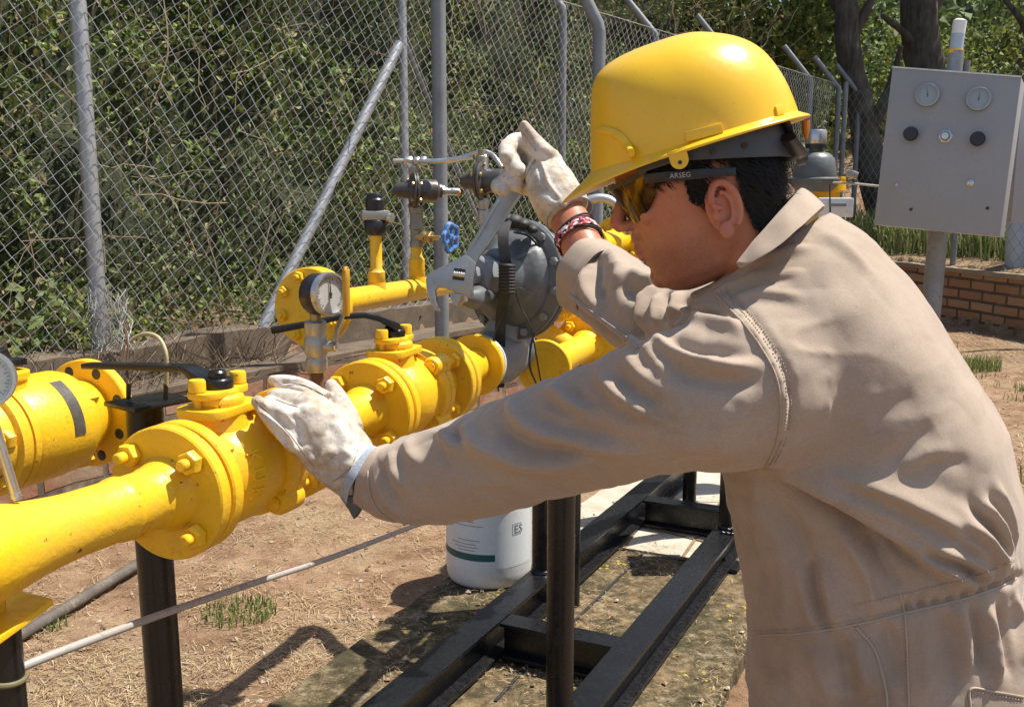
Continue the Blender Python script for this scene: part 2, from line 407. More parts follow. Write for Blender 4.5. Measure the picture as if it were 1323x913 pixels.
SD = V((0.44, 0.898, 0)); SNR = V((0.898, -0.44, 0))             # skid run and its right-hand normal
def rough_poly(pts, amp, step=0.06):
    out = []
    for i in range(len(pts)):
        a, b = V(pts[i]), V(pts[(i + 1) % len(pts)]); n = max(int((b - a).length / step), 1); t = (b - a).normalized(); nn = V((-t.y, t.x, 0))
        for k in range(n):
            p = a.lerp(b, k / n); out.append(p + nn * amp * (noise.noise(p * 4) + 0.7 * noise.noise(p * 17)))
    return out
def slab(name, pts, ztop, th, m, amp=0.02):
    pl = rough_poly(pts, amp); n = len(pl)
    vs = [(p.x, p.y, ztop) for p in pl] + [(p.x + 0.012 * math.sin(i), p.y, ztop - th) for i, p in enumerate(pl)]
    fs = [tuple(range(n))] + [(j, i, n + i, n + j) for i, j in ((i, (i + 1) % n) for i in range(n))]
    bm = bmesh.new(); bv = [bm.verts.new(p) for p in vs]
    for f in fs: bm.faces.new([bv[i] for i in f])
    bmesh.ops.triangulate(bm, faces=[f for f in bm.faces if len(f.verts) > 4])
    me = bpy.data.meshes.new(name); bmesh.ops.recalc_face_normals(bm, faces=bm.faces); bm.to_mesh(me); bm.free(); me.materials.append(m)
    o = bpy.data.objects.new(name, me); COL.objects.link(o); BASE[o.name] = V((0, 0, 0)); return structure(o)
e0, e1 = G(345, 913, 0), G(592, 735, 0); de = (e1 - e0).normalized()
r0, r1 = G(930, 913, 0), G(966, 830, 0)
far_l = G(700, 690, 0); far_m = G(806, 711, 0); far_r = G(1010, 742, 0)
slab('concrete_slab', [e0 - de * 1.8, e1, far_l, far_m, far_r, r1 + V((0.14, 0.3, 0)), r1, r0, r0 - SD * 1.8], 0.0, 0.16, M['slab'])
slab('pavement', [far_l + SD * 0.01, far_l + SD * 3.2, far_r + SD * 3.2, far_r + SD * 0.02, far_m + SD * 0.015], 0.006, 0.12, M['pave'], 0.008)
# dark joints of the pale tiles, as thin sunk strips of dirt lying on the pavement
jm = MB()
for k, (a, b) in enumerate([((806, 708), (858, 630)), ((880, 722), (930, 650)), ((790, 668), (960, 712)), ((836, 640), (950, 668))]):
    A, B = G(*a, 0.010), G(*b, 0.010); jm.beam(A, B, 0.012, 0.003)
structure(jm.build('pavement_joint', M['dirt'], smooth=0))
# the seam in the mossy slab
sm_ = MB(); pp = [G(845, 700, 0.003), G(810, 735, 0.003), G(775, 770, 0.003), G(735, 808, 0.003), G(690, 850, 0.003), G(640, 905, 0.003)]
for a, b in zip(pp[:-1], pp[1:]): sm_.beam(a, b, 0.010, 0.003)
structure(sm_.build('slab_seam', M['rubber'], smooth=0))

# ---- loose stuff on the ground: straw, pebbles, grass
def straw_mat(name, stops, rough=0.9, trans=0.0, clump=False):
    m, nt, b = nmat(name); g = nt.nodes.new('ShaderNodeNewGeometry')
    c = ramp(nt, g.outputs['Random Per Island'], stops, 'LINEAR')
    if clump:                                                                   # lit yellow-green and shaded dark clumps painted into the colour, plus withered ones
        v = coords(nt); c = mixc(nt, ramp(nt, tnoise(nt, v, 1.1, 3), [(0.44, 0.0), (0.56, 0.65)]), c, mixc(nt, 0.8, c, (1.45, 1.55, 0.8), 'MULTIPLY')); c = mixc(nt, ramp(nt, tnoise(nt, v, 0.8, 4, 0.6, 0.4), [(0.55, 0.0), (0.66, 0.6)]), c, mixc(nt, 0.85, c, (1.7, 1.25, 0.85), 'MULTIPLY')); c = mixc(nt, ramp(nt, tnoise(nt, v, 1.9, 3), [(0.36, 0.75), (0.46, 0.0)]), c, mixc(nt, 0.9, c, (0.42, 0.50, 0.42), 'MULTIPLY'))
    nt.links.new(c, b.inputs['Base Color']); b.inputs['Roughness'].default_value = rough
    b.inputs['Specular IOR Level'].default_value = 0.25
    if trans:
        tr = nt.nodes.new('ShaderNodeBsdfTranslucent'); nt.links.new(c, tr.inputs[0]); mx = nt.nodes.new('ShaderNodeMixShader'); mx.inputs[0].default_value = trans
        nt.links.new(b.outputs[0], mx.inputs[1]); nt.links.new(tr.outputs[0], mx.inputs[2]); nt.links.new(mx.outputs[0], nt.nodes['Material Output'].inputs[0])
    return m
M['straw'] = straw_mat('dry_straw', [(0.0, (0.14, 0.085, 0.045)), (0.35, (0.30, 0.20, 0.11)), (0.7, (0.42, 0.31, 0.17)), (1.0, (0.55, 0.43, 0.26))])
M['pebble'] = straw_mat('pebble', [(0.0, (0.17, 0.10, 0.06)), (0.5, (0.30, 0.20, 0.13)), (1.0, (0.45, 0.38, 0.30))])
M['grass'] = straw_mat('green_grass', [(0.0, (0.07, 0.12, 0.022)), (0.40, (0.14, 0.20, 0.045)), (0.72, (0.25, 0.28, 0.09)), (1.0, (0.42, 0.36, 0.18))], 0.7, 0.3)
M['leaf'] = straw_mat('hedge_leaf', [(0.0, (0.045, 0.062, 0.022)), (0.30, (0.100, 0.138, 0.045)), (0.58, (0.145, 0.190, 0.060)), (0.78, (0.24, 0.29, 0.085)), (0.86, (0.19, 0.165, 0.09)), (0.94, (0.28, 0.23, 0.14)), (1.0, (0.38, 0.31, 0.19))], 0.5, 0.22, True)
M['leaf_tree'] = straw_mat('tree_leaf', [(0.0, (0.055, 0.078, 0.020)), (0.5, (0.13, 0.175, 0.038)), (0.85, (0.26, 0.30, 0.06)), (1.0, (0.36, 0.36, 0.09))], 0.6, 0.25)
M['leaf_far'] = straw_mat('far_leaf', [(0.0, (0.055, 0.075, 0.034)), (0.5, (0.115, 0.155, 0.062)), (0.85, (0.18, 0.225, 0.085)), (1.0, (0.24, 0.26, 0.12))], 0.7, 0.15)
M['twig'] = straw_mat('dry_twig', [(0.0, (0.05, 0.035, 0.022)), (0.5, (0.13, 0.095, 0.06)), (1.0, (0.26, 0.20, 0.13))])

RNG = np.random.default_rng(11)
def inside_slab(x, y):
    q = V((x, y, 0)); a = (q - e0); side = de.x * a.y - de.y * a.x
    b = (q - r0); dr_ = (r1 - r0).normalized(); side2 = dr_.x * b.y - dr_.y * b.x
    return side < 0 and side2 > 0 and y < 6.8
def strips(n, sampler, lmin, lmax, w, zoff=0.004, tilt=0.25):
    out = []
    for _ in range(n):
        x, y, z = sampler(); a = RNG.uniform(0, math.pi * 2); L = RNG.uniform(lmin, lmax); t = RNG.normal(0, tilt)
        d = np.array([math.cos(a), math.sin(a), 0]); s = np.array([-d[1], d[0], 0]) * w * RNG.uniform(0.6, 1.4)
        p0 = np.array([x, y, z + zoff]); bend = RNG.normal(0, 0.25)
        p1 = p0 + d * L * 0.5 + np.array([0, 0, abs(t) * L * 0.5]); d2 = np.array([math.cos(a + bend), math.sin(a + bend), 0]); p2 = p1 + d2 * L * 0.5 - np.array([0, 0, abs(t) * L * 0.25])
        out += [p0 - s, p0 + s, p1 + s, p1 - s, p1 - s, p1 + s, p2 + s * 0.5, p2 - s * 0.5]
    return np.array(out)
def s_dirt_left():
    while True:
        u, v = RNG.uniform(0, 640), RNG.uniform(560, 930)
        g = G(u, v, -0.05)
        if out_left(g.x, g.y) < -0.28 and not inside_slab(g.x, g.y): return g.x, g.y, terrain(g.x, g.y)
def s_dirt_right():
    while True:
        y = RNG.uniform(2.5, 12.5); x = RNG.uniform(0.35, 0.62) * y
        if out_right(x, y) < -0.08 and not inside_slab(x, y): return x, y, terrain(x, y)
def s_straw_left():
    while True:
        p = s_dirt_left()
        if noise.noise(V((p[0] * 2.3, p[1] * 2.3, 4))) + 0.5 * noise.noise(V((p[0] * 7, p[1] * 7, 2))) > -0.02 or RNG.random() < 0.12: return p
def s_slab():
    while True:
        u, v = RNG.uniform(480, 980), RNG.uniform(640, 930); g = G(u, v, 0)
        if inside_slab(g.x, g.y) and (RNG.random() < 0.25 or noise.noise(V((g.x * 3, g.y * 3, 7))) > 0.08): return g.x, g.y, 0.004
tag(fast_mesh('dry_straw', np.concatenate([strips(6500, s_straw_left, 0.012, 0.075, 0.0009), strips(6000, s_dirt_right, 0.02, 0.10, 0.0018), strips(1800, s_slab, 0.008, 0.04, 0.0009)]), 4, M['straw']), 'dry straw and dead grass stems scattered over the dirt and slab', 'straw', kind='stuff')
def pebbles(n, sampler, rmin, rmax):
    vs = []; ix = []
    base = np.array([(1, 0, 0), (0, 1, 0), (-1, 0, 0), (0, -1, 0), (0, 0, 0.7), (0, 0, -0.5)]); tri = np.array([(0, 1, 4), (1, 2, 4), (2, 3, 4), (3, 0, 4), (1, 0, 5), (2, 1, 5), (3, 2, 5), (0, 3, 5)])
    for i in range(n):
        x, y, z = sampler(); r = rmin + (rmax - rmin) * RNG.random() ** 3; a = RNG.uniform(0, 6.3); c, s = math.cos(a), math.sin(a)
        p = base * r * RNG.uniform(0.6, 1.3, (6, 3)); p = np.stack([p[:, 0] * c - p[:, 1] * s, p[:, 0] * s + p[:, 1] * c, p[:, 2]], 1)
        ix.append(tri + len(vs) * 6); vs.append(p + np.array([x, y, z + r * 0.2]))
    return np.concatenate(vs), np.concatenate(ix)
pv, pi_ = pebbles(2600, lambda: (s_dirt_left if RNG.random() < 0.55 else (s_dirt_right if RNG.random() < 0.8 else s_slab))(), 0.002, 0.014)
tag(fast_mesh('pebbles', pv, 3, M['pebble'], pi_), 'small pebbles and clods strewn on the dry dirt', 'pebbles', kind='stuff')
def blades(cx, cy, z, n, rad, h, w=0.003, lean=0.5):
    out = []
    for _ in range(n):
        a = RNG.uniform(0, 6.28); r = rad * math.sqrt(RNG.random()); b = RNG.uniform(0, 6.28); hh = h * RNG.uniform(0.35, 1.0); l = lean * RNG.uniform(0.2, 1.0) * hh
        p = np.array([cx + r * math.cos(a), cy + r * math.sin(a), z]); d = np.array([math.cos(b), math.sin(b), 0]); s = np.array([-d[1], d[0], 0]) * w
        p1 = p + d * l * 0.35 + np.array([0, 0, hh * 0.6]); p2 = p + d * l + np.array([0, 0, hh])
        out += [p - s, p + s, p1 + s * 0.8, p1 - s * 0.8, p1 - s * 0.8, p1 + s * 0.8, p2 + s * 0.15, p2 - s * 0.15]
    return out
def tuft(name, u, v, n, rad, h, label):
    g = G(u, v, -0.05); z = terrain(g.x, g.y)
    return tag(fast_mesh(name, np.array(blades(g.x, g.y, z, n, rad, h)), 4, M['grass'], base=(g.x, g.y, z)), label, 'grass tuft')
tuft('grass_tuft', 310, 797, 240, 0.125, 0.05, 'green grass tuft on the dirt to the right of the black pipe post')
tuft('grass_tuft', 68, 812, 60, 0.05, 0.03, 'sparse little weed tuft on the dirt beside the dusty hose')
tuft('grass_tuft', 1258, 472, 500, 0.22, 0.14, 'grass tuft on the dirt behind the worker, below the brick wall')
gb = []
for _ in range(2600):                                                           # grass beyond the right wall and along its foot
    t = RNG.uniform(-7.5, 4.5); d = abs(RNG.normal(0, 2.4)) + 0.3; p = RB + RD * t - RN * d
    gb += blades(p.x, p.y, terrain(p.x, p.y), 9, 0.16, 0.55, 0.010)
for _ in range(260):
    x, y, z = s_dirt_right()
    if noise.noise(V((x * 1.1, y * 1.1, 0))) > 0.1: gb += blades(x, y, z, 8, 0.10, 0.08, 0.004)
tag(fast_mesh('grass', np.array(gb), 4, M['grass']), 'green grass growing along and behind the brick wall', 'grass', kind='stuff')

# ---- brick walls
def brick_mat(name, c1, c2, mortar, sc, worn=0.35):
    m, nt, b = nmat(name); uv = coords(nt, 'UV')
    bt = nt.nodes.new('ShaderNodeTexBrick'); bt.inputs['Scale'].default_value = 1.0
    bt.inputs['Color1'].default_value = (*c1, 1); bt.inputs['Color2'].default_value = (*c2, 1); bt.inputs['Mortar'].default_value = (*mortar, 1)
    bt.inputs['Brick Width'].default_value = sc[0]; bt.inputs['Row Height'].default_value = sc[1]; bt.inputs['Mortar Size'].default_value = sc[2]
    bt.inputs['Mortar Smooth'].default_value = 0.25; bt.inputs['Bias'].default_value = -0.1
    v = coords(nt); n0 = tnoise(nt, v, 8, 4); wob = nt.nodes.new('ShaderNodeVectorMath'); wob.operation = 'MULTIPLY_ADD'
    nn = nt.nodes.new('ShaderNodeTexNoise'); nn.inputs['Scale'].default_value = 5; nt.links.new(v, nn.inputs['Vector'])
    nt.links.new(nn.outputs['Color'], wob.inputs[0]); wob.inputs[1].default_value = (0.02, 0.02, 0); nt.links.new(uv, wob.inputs[2]); nt.links.new(wob.outputs[0], bt.inputs['Vector'])
    n1 = tnoise(nt, v, 40, 6, 0.7); n2 = tnoise(nt, v, 4, 5, 0.6)
    c = mixc(nt, ramp(nt, n1, [(0.45, 0.0), (0.7, worn)]), bt.outputs['Color'], (0.16, 0.11, 0.07)); c = mixc(nt, ramp(nt, n2, [(0.5, 0.0), (0.68, worn)]), c, (0.34, 0.27, 0.18))
    nt.links.new(c, b.inputs['Base Color']); b.inputs['Roughness'].default_value = 0.92
    iv = mathn(nt, 'SUBTRACT', 1.0, bt.outputs['Fac']); h = bump(nt, None, iv, 0.9, 0.02); bump(nt, b, n1, 0.5, 0.008, h)
    return m
M['brick_l'] = brick_mat('worn_red_brick', (0.28, 0.115, 0.06), (0.36, 0.19, 0.11), (0.10, 0.075, 0.05), (0.30, 0.10, 0.016), 0.85)
M['brick_r'] = brick_mat('tan_brick', (0.31, 0.165, 0.085), (0.42, 0.27, 0.15), (0.085, 0.065, 0.048), (0.36, 0.112, 0.016), 0.3)
M['mortar'] = paint('dusty_cement', (0.125, 0.092, 0.062), 0.9, 0.35, (0.06, 0.045, 0.03), 0.8, bs=0.6, bscale=40)
M['mortar_r'] = paint('dusty_coping', (0.29, 0.235, 0.165), 0.9, 0.2, (0.14, 0.11, 0.08), 0.6, bs=0.6, bscale=40)
def brick_wall(name, a, b, inward, th, z0, z1, m, label, coping=None, amp=0.012):
    a, b = V(a), V(b); L = (b - a).length; t = (b - a).normalized(); inward = V(inward)
    root = thing(name, label, 'wall', (a.x, a.y, z0)); n = int(L / 0.12); vs = []; fs = []; uvs = []
    rows = 7
    for i in range(n + 1):
        p = a + t * (L * i / n)
        for k in range(rows):
            z = z0 + (z1 - z0) * k / (rows - 1); off = amp * noise.noise(V((p.x * 5, p.y * 5, z * 6))); top = 0.018 * noise.noise(p * 3) if k == rows - 1 else 0
            vs.append(p + inward * (th / 2 + off) + V((0, 0, z + top))); uvs.append((L * i / n, z))
        vs.append(p - inward * (th / 2) + V((0, 0, z1 + 0.01 * noise.noise(p * 4)))); uvs.append((L * i / n, z1 + 0.1)); vs.append(p - inward * (th / 2) + V((0, 0, z0))); uvs.append((L * i / n, z0))
    w = rows + 2
    for i in range(n):
        for k in range(w - 1): fs.append((i * w + k, (i + 1) * w + k, (i + 1) * w + k + 1, i * w + k + 1))
    o = link_mesh('brickwork', vs, fs, m, root, smooth=30)
    ul = o.data.uv_layers.new(name='UVMap'); base = BASE[o.name]; tt = t
    for lp in o.data.loops:
        co = o.data.vertices[lp.vertex_index].co + base; ul.data[lp.index].uv = ((co - a).dot(tt), co.z + abs((co - a).dot(inward) - th / 2) * 0.5)
    if coping:
        cm = MB(); n2 = int(L / 0.25); ring = []
        for i in range(n2 + 1):
            p = a + t * (L * i / n2); j = 0.014 * noise.noise(p * 3); wv = coping[0]
            cm.v += [p + inward * (wv + j) + V((0, 0, z1 - 0.004)), p + inward * (wv + j) + V((0, 0, z1 + coping[1] + j)), p - inward * wv + V((0, 0, z1 + coping[1] + j * 0.6)), p - inward * wv + V((0, 0, z1 - 0.004))]
        for i in range(n2):
            for k in range(4): cm.f.append((i * 4 + k, (i + 1) * 4 + k, (i + 1) * 4 + (k + 1) % 4, i * 4 + (k + 1) % 4))
        cm.build('coping', coping[2], root, smooth=30)
    return root
brick_wall('brick_wall', FB - FD * 1.6 + FN * 0.20, FB + FD * 10.9 + FN * 0.20, FN, 0.26, -0.12, 0.50, M['brick_l'], 'low worn red brick retaining wall running along the foot of the left fence', (0.125, 0.022, M['mortar']), 0.035)
brick_wall('brick_wall', RB - RD * 8.0, RB + RD * 3.5, RN, 0.22, -0.12, 0.50, M['brick_r'], 'low tan brick wall behind the control panel and the worker', (0.13, 0.045, M['mortar_r']))
# concrete footing strip that the fence stands in
ft = MB(); n = 160; A = FB - FD * 1.6 - FN * 0.02
for i in range(n + 1):
    p = A + FD * (12.4 * i / n); j = 0.030 * noise.noise(p * 2.5) + 0.014 * noise.noise(p * 9)
    ft.v += [p + FN * (0.09 + j) + V((0, 0, 0.42)), p + FN * (0.085 + j) + V((0, 0, 0.675 + j)), p - FN * 0.09 + V((0, 0, 0.68 + j)), p - FN * 0.09 + V((0, 0, 0.42))]
for i in range(n):
    for k in range(4): ft.f.append((i * 4 + k, (i + 1) * 4 + k, (i + 1) * 4 + (k + 1) % 4, i * 4 + (k + 1) % 4))
tag(ft.build('concrete_kerb', M['mortar'], smooth=30), 'rough grey concrete kerb holding the foot of the left chain-link fence', 'kerb')

# ---- fences
def chain_mesh(A, D, N, L, z0, z1, w, rh, r, sides=3, skew=0.0):
    A, D, N = np.array(A), np.array(D), np.array(N); nw = int(L / w); rows = int((z1 - z0) / rh); vs = []; ix = []; cnt = 0
    j = np.arange(rows + 1)
    for k in range(nw):
        right = (j + k) % 2; x = k * w + right * w; off = np.where(right == 1, 1, -1) * r * 1.1
        wav = np.array([0.018 * noise.noise(V((k * w * 0.8, q * rh * 0.8, 2))) for q in j])
        jit = np.array([0.004 * noise.noise(V((k * 3.1, q * 1.7, 9))) for q in j])
        p = A[None, :] + D[None, :] * (x + jit)[:, None] + N[None, :] * (off + wav)[:, None]; p[:, 2] = z0 + j * rh + jit; p += D[None, :] * (skew * (p[:, 2] - z0))[:, None]
        for s in range(sides):
            a = 2 * math.pi * s / sides + 0.5
            vs.append(p + N[None, :] * (r * math.cos(a)) + D[None, :] * (r * math.sin(a)))
        q = np.arange(rows)
        for s in range(sides):
            s2 = (s + 1) % sides; b0 = cnt + s * (rows + 1); b1 = cnt + s2 * (rows + 1)
            ix.append(np.stack([b0 + q, b1 + q, b1 + q + 1, b0 + q + 1], 1))
        cnt += sides * (rows + 1)
    return np.concatenate(vs), np.concatenate(ix)
def at_fence(u, off=0.0):
    """distance along the left fence of the spot seen in column u"""
    k = (u - 661.5) / FPX / _ct; b = FB + FN * off; s = (k * b.y - b.x) / (FD.x - k * FD.y); return s
fen = thing('chain_link_fence', 'tall chain-link fence with galvanised posts in front of the overgrown bank', 'fence', FB + V((0, 0, 0.66)))
mv, mi = chain_mesh(FB - FD * 2.3, FD, FN, 12.6, 0.66, 2.82, 0.044, 0.042, 0.0019, 3, 0.36)
fast_mesh('wire_mesh', mv, 4, M['wire'], mi, True, parent=fen)
for u, r_ in ((131, 0.037), (527, 0.028), (724, 0.030), (838, 0.032), (930, 0.03), (1031, 0.034), (1066, 0.036), (1092, 0.036)):
    s = at_fence(u, -0.045); b = FB + FD * s - FN * 0.045; top = 2.76
    tp_ = b + V((0, 0, top)); ad = (V((0, 0, 0.42)) - FN * 0.30 - FD * 0.20); pm = MB(); pm.tube([b + V((0, 0, 0.5)), tp_ - V((0, 0, 0.03)), tp_ + V((0, 0, 0.005)) + ad * 0.02, tp_ + ad * 0.09, tp_ + ad], r_, 14)
    pm.build('post', M['galv'] if u < 700 else M['galv_dark'], fen)
s5 = at_fence(527, -0.05); s3 = at_fence(340, -0.05); s6 = at_fence(612, -0.05)
fp = lambda s, z, o=-0.05: FB + FD * s + FN * o + V((0, 0, z))
MB().tube([fp(s3, 0.66), fp(s5 - 0.03, 2.28)], 0.033, 14).build('brace', M['galv'], fen)
MB().tube([fp(s5 + 0.03, 2.28), fp(s6 + 0.4, 0.70)], 0.016, 10).build('brace', M['galv_dark'], fen)
MB().tube([fp(-1.5, 2.80, 0.0), fp(11.0, 2.80, 0.0)], 0.0035, 6).build('tension_wire', M['wire'], fen)
# crumpled mesh roll round the foot of the first post
cr = MB(); c0 = FB + FN * 0.03
for k in range(46):
    a0 = RNG.uniform(0, 6.28); z0 = RNG.uniform(0.66, 0.72); r_ = RNG.uniform(0.05, 0.10); pts = []
    for q in range(7):
        a = a0 + q * 0.34 * (1 if k % 2 else -1); pts.append(c0 + FD * (math.cos(a) * r_ + 0.015 * math.sin(q * 2 + k)) + FN * (math.sin(a) * r_ * 0.8) + V((0, 0, z0 + q * 0.042)))
    cr.tube(pts, 0.0018, 4, False)
cr.build('loose_wire', M['wire'], fen)
rf = thing('chain_link_fence', 'chain-link fence on top of the tan brick wall behind the control panel', 'fence', RB + V((0, 0, 0.55)))
mv, mi = chain_mesh(RB - RD * 8.0, RD, RN, 11.6, 0.55, 2.72, 0.075, 0.078, 0.0032)
fast_mesh('wire_mesh', mv, 4, M['galv_dark'], mi, True, parent=rf)
for t in (-7.2, -5.1, -3.0, -0.9, 1.15, 3.45):
    b = RB + RD * t - RN * 0.06; MB().tube([b + V((0, 0, 0.4)), b + V((0, 0, 2.8))], 0.033, 12).build('post', M['galv_dark'], rf)
# the two smooth grey posts that stand inside the fence
def inner_post(u, Y, r, top, arm, label):
    b = P(u, 430, Y); z0 = terrain(b.x, b.y) - 0.02; t = thing('steel_post', label, 'post', (b.x, b.y, z0), 'smooth grey posts inside the fence')
    pts = [V((b.x, b.y, z0)), V((b.x, b.y, top))]
    pm = MB(); pm.tube(pts, r, 20); pm.build('pole', M['galv_dark'], t)
    am = MB(); d = V((-0.42, -0.10, 0.80)).normalized(); am.tube([V((b.x, b.y, top - 0.006)), V((b.x, b.y, top + 0.018)) + d * 0.02, V((b.x, b.y, top)) + d * arm], r * 0.98, 20); am.build('bent_arm', M['galv_dark'], t)
    MB().lathe([(r, 0), (r * 2.4, 0), (r * 2.4, 0.012), (r, 0.012)], (b.x, b.y, z0), (0, 0, 1), 20).build('base_plate', M['galv_dark'], t)
inner_post(571, 5.15, 0.037, 2.55, 0.4, 'thick smooth grey steel post rising straight behind the pilot regulators')
inner_post(769, 5.60, 0.035, P(769, 40, 5.6).z, 0.5, 'smooth grey steel post with bent top arm beside the yellow helmet')

# ---- planting
def leaf_quads(c, size, nrm=None, rng=RNG, aspect=0.55):
    """c: (N,3) centres, size (N,) -> pointed, folded leaves: two quads each"""
    n = len(c); d = rng.normal(size=(n, 3)); d[:, 2] -= 0.35; d /= np.linalg.norm(d, axis=1, keepdims=True)
    q = rng.normal(size=(n, 3)); s = np.cross(d, q); s /= np.linalg.norm(s, axis=1, keepdims=True); up = np.cross(s, d)
    L = size[:, None]; W = L * aspect * 0.5
    root = c; tip = c + d * L; mid = c + d * L * 0.45 + up * L * 0.06
    l = mid + s * W + up * L * 0.08; r = mid - s * W + up * L * 0.08
    vs = np.stack([root, l, tip, mid, r], 1).reshape(-1, 3); k = np.arange(n)[:, None] * 5
    ix = np.concatenate([k + np.array([[0, 3, 2, 1]]), k + np.array([[0, 4, 2, 3]])])
    return vs, ix
def hedge_points(n):
    out = []
    while len(out) < n:
        s = RNG.uniform(-1.6, 11.5); z = RNG.uniform(0.55, 4.6); bulge = 1.0 * noise.noise(V((s * 0.9, z * 0.9, 1))) + 0.75 * noise.noise(V((s * 2.6, z * 2.6, 4)))
        dens = noise.noise(V((s * 1.7, z * 1.7, 12)))
        if dens < -0.10 and RNG.random() < 0.85: continue
        d = 0.95 + 0.30 * max(z - 1.2, 0) * 0.5 - bulge * 0.6 + abs(RNG.normal(0, 0.22)); d = max(d, 0.14)
        if s > 6.5 and RNG.random() < 0.5 and z > 3: continue
        out.append(FB + FD * s - FN * d + V((0, 0, z)))
    return np.array([p[:] for p in out])
hp = hedge_points(66000)
low = []
while len(low) < 15000:                                                          # creepers spilling down to the kerb
    s = RNG.uniform(-1.6, 11); d = RNG.uniform(0.05, 1.1); cl = noise.noise(V((s * 2.2, d * 2.2, 31)))
    if cl < -0.22 and RNG.random() < 0.8: continue
    p = FB + FD * s - FN * d; low.append((p.x, p.y, 0.60 + RNG.random() ** 2 * (0.12 + 0.40 * max(0, cl + 0.3)) + 0.15 * d))
hp = np.concatenate([hp, np.array(low)])
hs = RNG.uniform(0.022, 0.060, len(hp)) * np.array([1.0 + 0.9 * max(0, noise.noise(V(p) * 0.9)) for p in hp]) * np.where(RNG.random(len(hp)) < 0.05, 1.7, 1.0)
hv, hi = leaf_quads(hp, hs)
tag(fast_mesh('vine_thicket', hv, 4, M['leaf'], hi), 'dense dark green thicket of vines covering the bank behind the left fence', 'thicket', kind='stuff')
tw = MB(); tvs = []; tix = []; cnt = 0
for k in range(1300):
    s = RNG.uniform(-1.6, 10.5); z = RNG.uniform(0.55, 3.6); d = RNG.uniform(0.25, 1.0); p = FB + FD * s - FN * d + V((0, 0, z)); a = RNG.uniform(0, 6.28)
    L = RNG.uniform(0.2, 0.8); dr = V((math.cos(a) * 0.5, math.sin(a) * 0.5, RNG.normal(0.4, 0.6))).normalized(); r = RNG.uniform(0.0015, 0.005); pts = []
    for q in range(5): pts.append(p + dr * (L * q / 4) + V(RNG.normal(0, 0.018, 3)))
    x, y, _ = frame(dr)
    for q in pts:
        for j in range(3): tvs.append((q + x * math.cos(j * 2.09) * r + y * math.sin(j * 2.09) * r)[:])
    for q in range(4):
        for j in range(3): tix.append((cnt + q * 3 + j, cnt + q * 3 + (j + 1) % 3, cnt + q * 3 + 3 + (j + 1) % 3, cnt + q * 3 + 3 + j))
    cnt += 15
tag(fast_mesh('dry_twigs', np.array(tvs), 4, M['twig'], np.array(tix)), 'tangle of dry brown twigs and stems in the thicket behind the fence', 'twigs', kind='stuff')
lit = []
for k in range(3200):
    s = RNG.uniform(-1.6, 10.5); d = RNG.uniform(-0.02, 1.25); p = FB + FD * s - FN * d; lit.append((p.x, p.y, terrain(p.x, p.y) + RNG.uniform(0.0, 0.10) * RNG.random()))
lv_, li_ = leaf_quads(np.array(lit), RNG.uniform(0.03, 0.10, len(lit)), aspect=0.4)
tag(fast_mesh('leaf_litter', lv_, 4, M['twig'], li_), 'dry brown leaf litter along the foot of the left fence', 'leaf litter', kind='stuff')
bs_ = []; bi_ = []; cnt = 0
for k in range(900):                                                            # dry brush standing against the kerb at the near end of the fence
    s = RNG.uniform(-1.5, 1.0) - abs(RNG.normal(0, 0.2)); p = FB + FD * s + FN * RNG.uniform(-0.05, 0.30); p.z = 0.50 + RNG.uniform(0, 0.05); a = RNG.uniform(0, 6.28)
    L = RNG.uniform(0.06, 0.32); dr = V((math.cos(a) * 0.7, math.sin(a) * 0.7, RNG.uniform(0.2, 1.2))).normalized(); r = RNG.uniform(0.0008, 0.0024); x, y, _ = frame(dr)
    for q in range(4):
        c = p + dr * (L * q / 3) + V(RNG.normal(0, 0.008, 3))
        for j in range(3): bs_.append((c + x * math.cos(j * 2.09) * r + y * math.sin(j * 2.09) * r)[:])
    for q in range(3):
        for j in range(3): bi_.append((cnt + q * 3 + j, cnt + q * 3 + (j + 1) % 3, cnt + q * 3 + 3 + (j + 1) % 3, cnt + q * 3 + 3 + j))
    cnt += 12
tag(fast_mesh('dry_brush', np.array(bs_), 4, M['twig'], np.array(bi_)), 'dry brown brush piled against the kerb at the near end of the left fence', 'brush', kind='stuff')
# steep earth bank that the thicket grows on
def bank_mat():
    m, nt, b = nmat('dark_green_earth'); v = coords(nt); n1 = tnoise(nt, v, 3, 6, 0.65); n2 = tnoise(nt, v, 25, 6, 0.7)  # dark green to brown earth tones, varied by noise
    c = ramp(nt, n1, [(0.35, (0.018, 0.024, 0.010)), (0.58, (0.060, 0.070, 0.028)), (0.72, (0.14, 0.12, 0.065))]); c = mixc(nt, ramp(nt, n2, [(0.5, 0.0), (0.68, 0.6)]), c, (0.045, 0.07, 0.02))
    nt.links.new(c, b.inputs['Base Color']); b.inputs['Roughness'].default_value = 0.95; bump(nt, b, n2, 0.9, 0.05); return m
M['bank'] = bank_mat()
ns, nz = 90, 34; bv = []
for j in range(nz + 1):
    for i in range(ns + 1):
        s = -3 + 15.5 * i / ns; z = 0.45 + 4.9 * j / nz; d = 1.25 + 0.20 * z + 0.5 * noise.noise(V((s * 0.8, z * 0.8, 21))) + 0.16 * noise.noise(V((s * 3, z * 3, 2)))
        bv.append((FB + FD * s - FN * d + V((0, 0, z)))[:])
bi = [(j * (ns + 1) + i, j * (ns + 1) + i + 1, (j + 1) * (ns + 1) + i + 1, (j + 1) * (ns + 1) + i) for j in range(nz) for i in range(ns)]
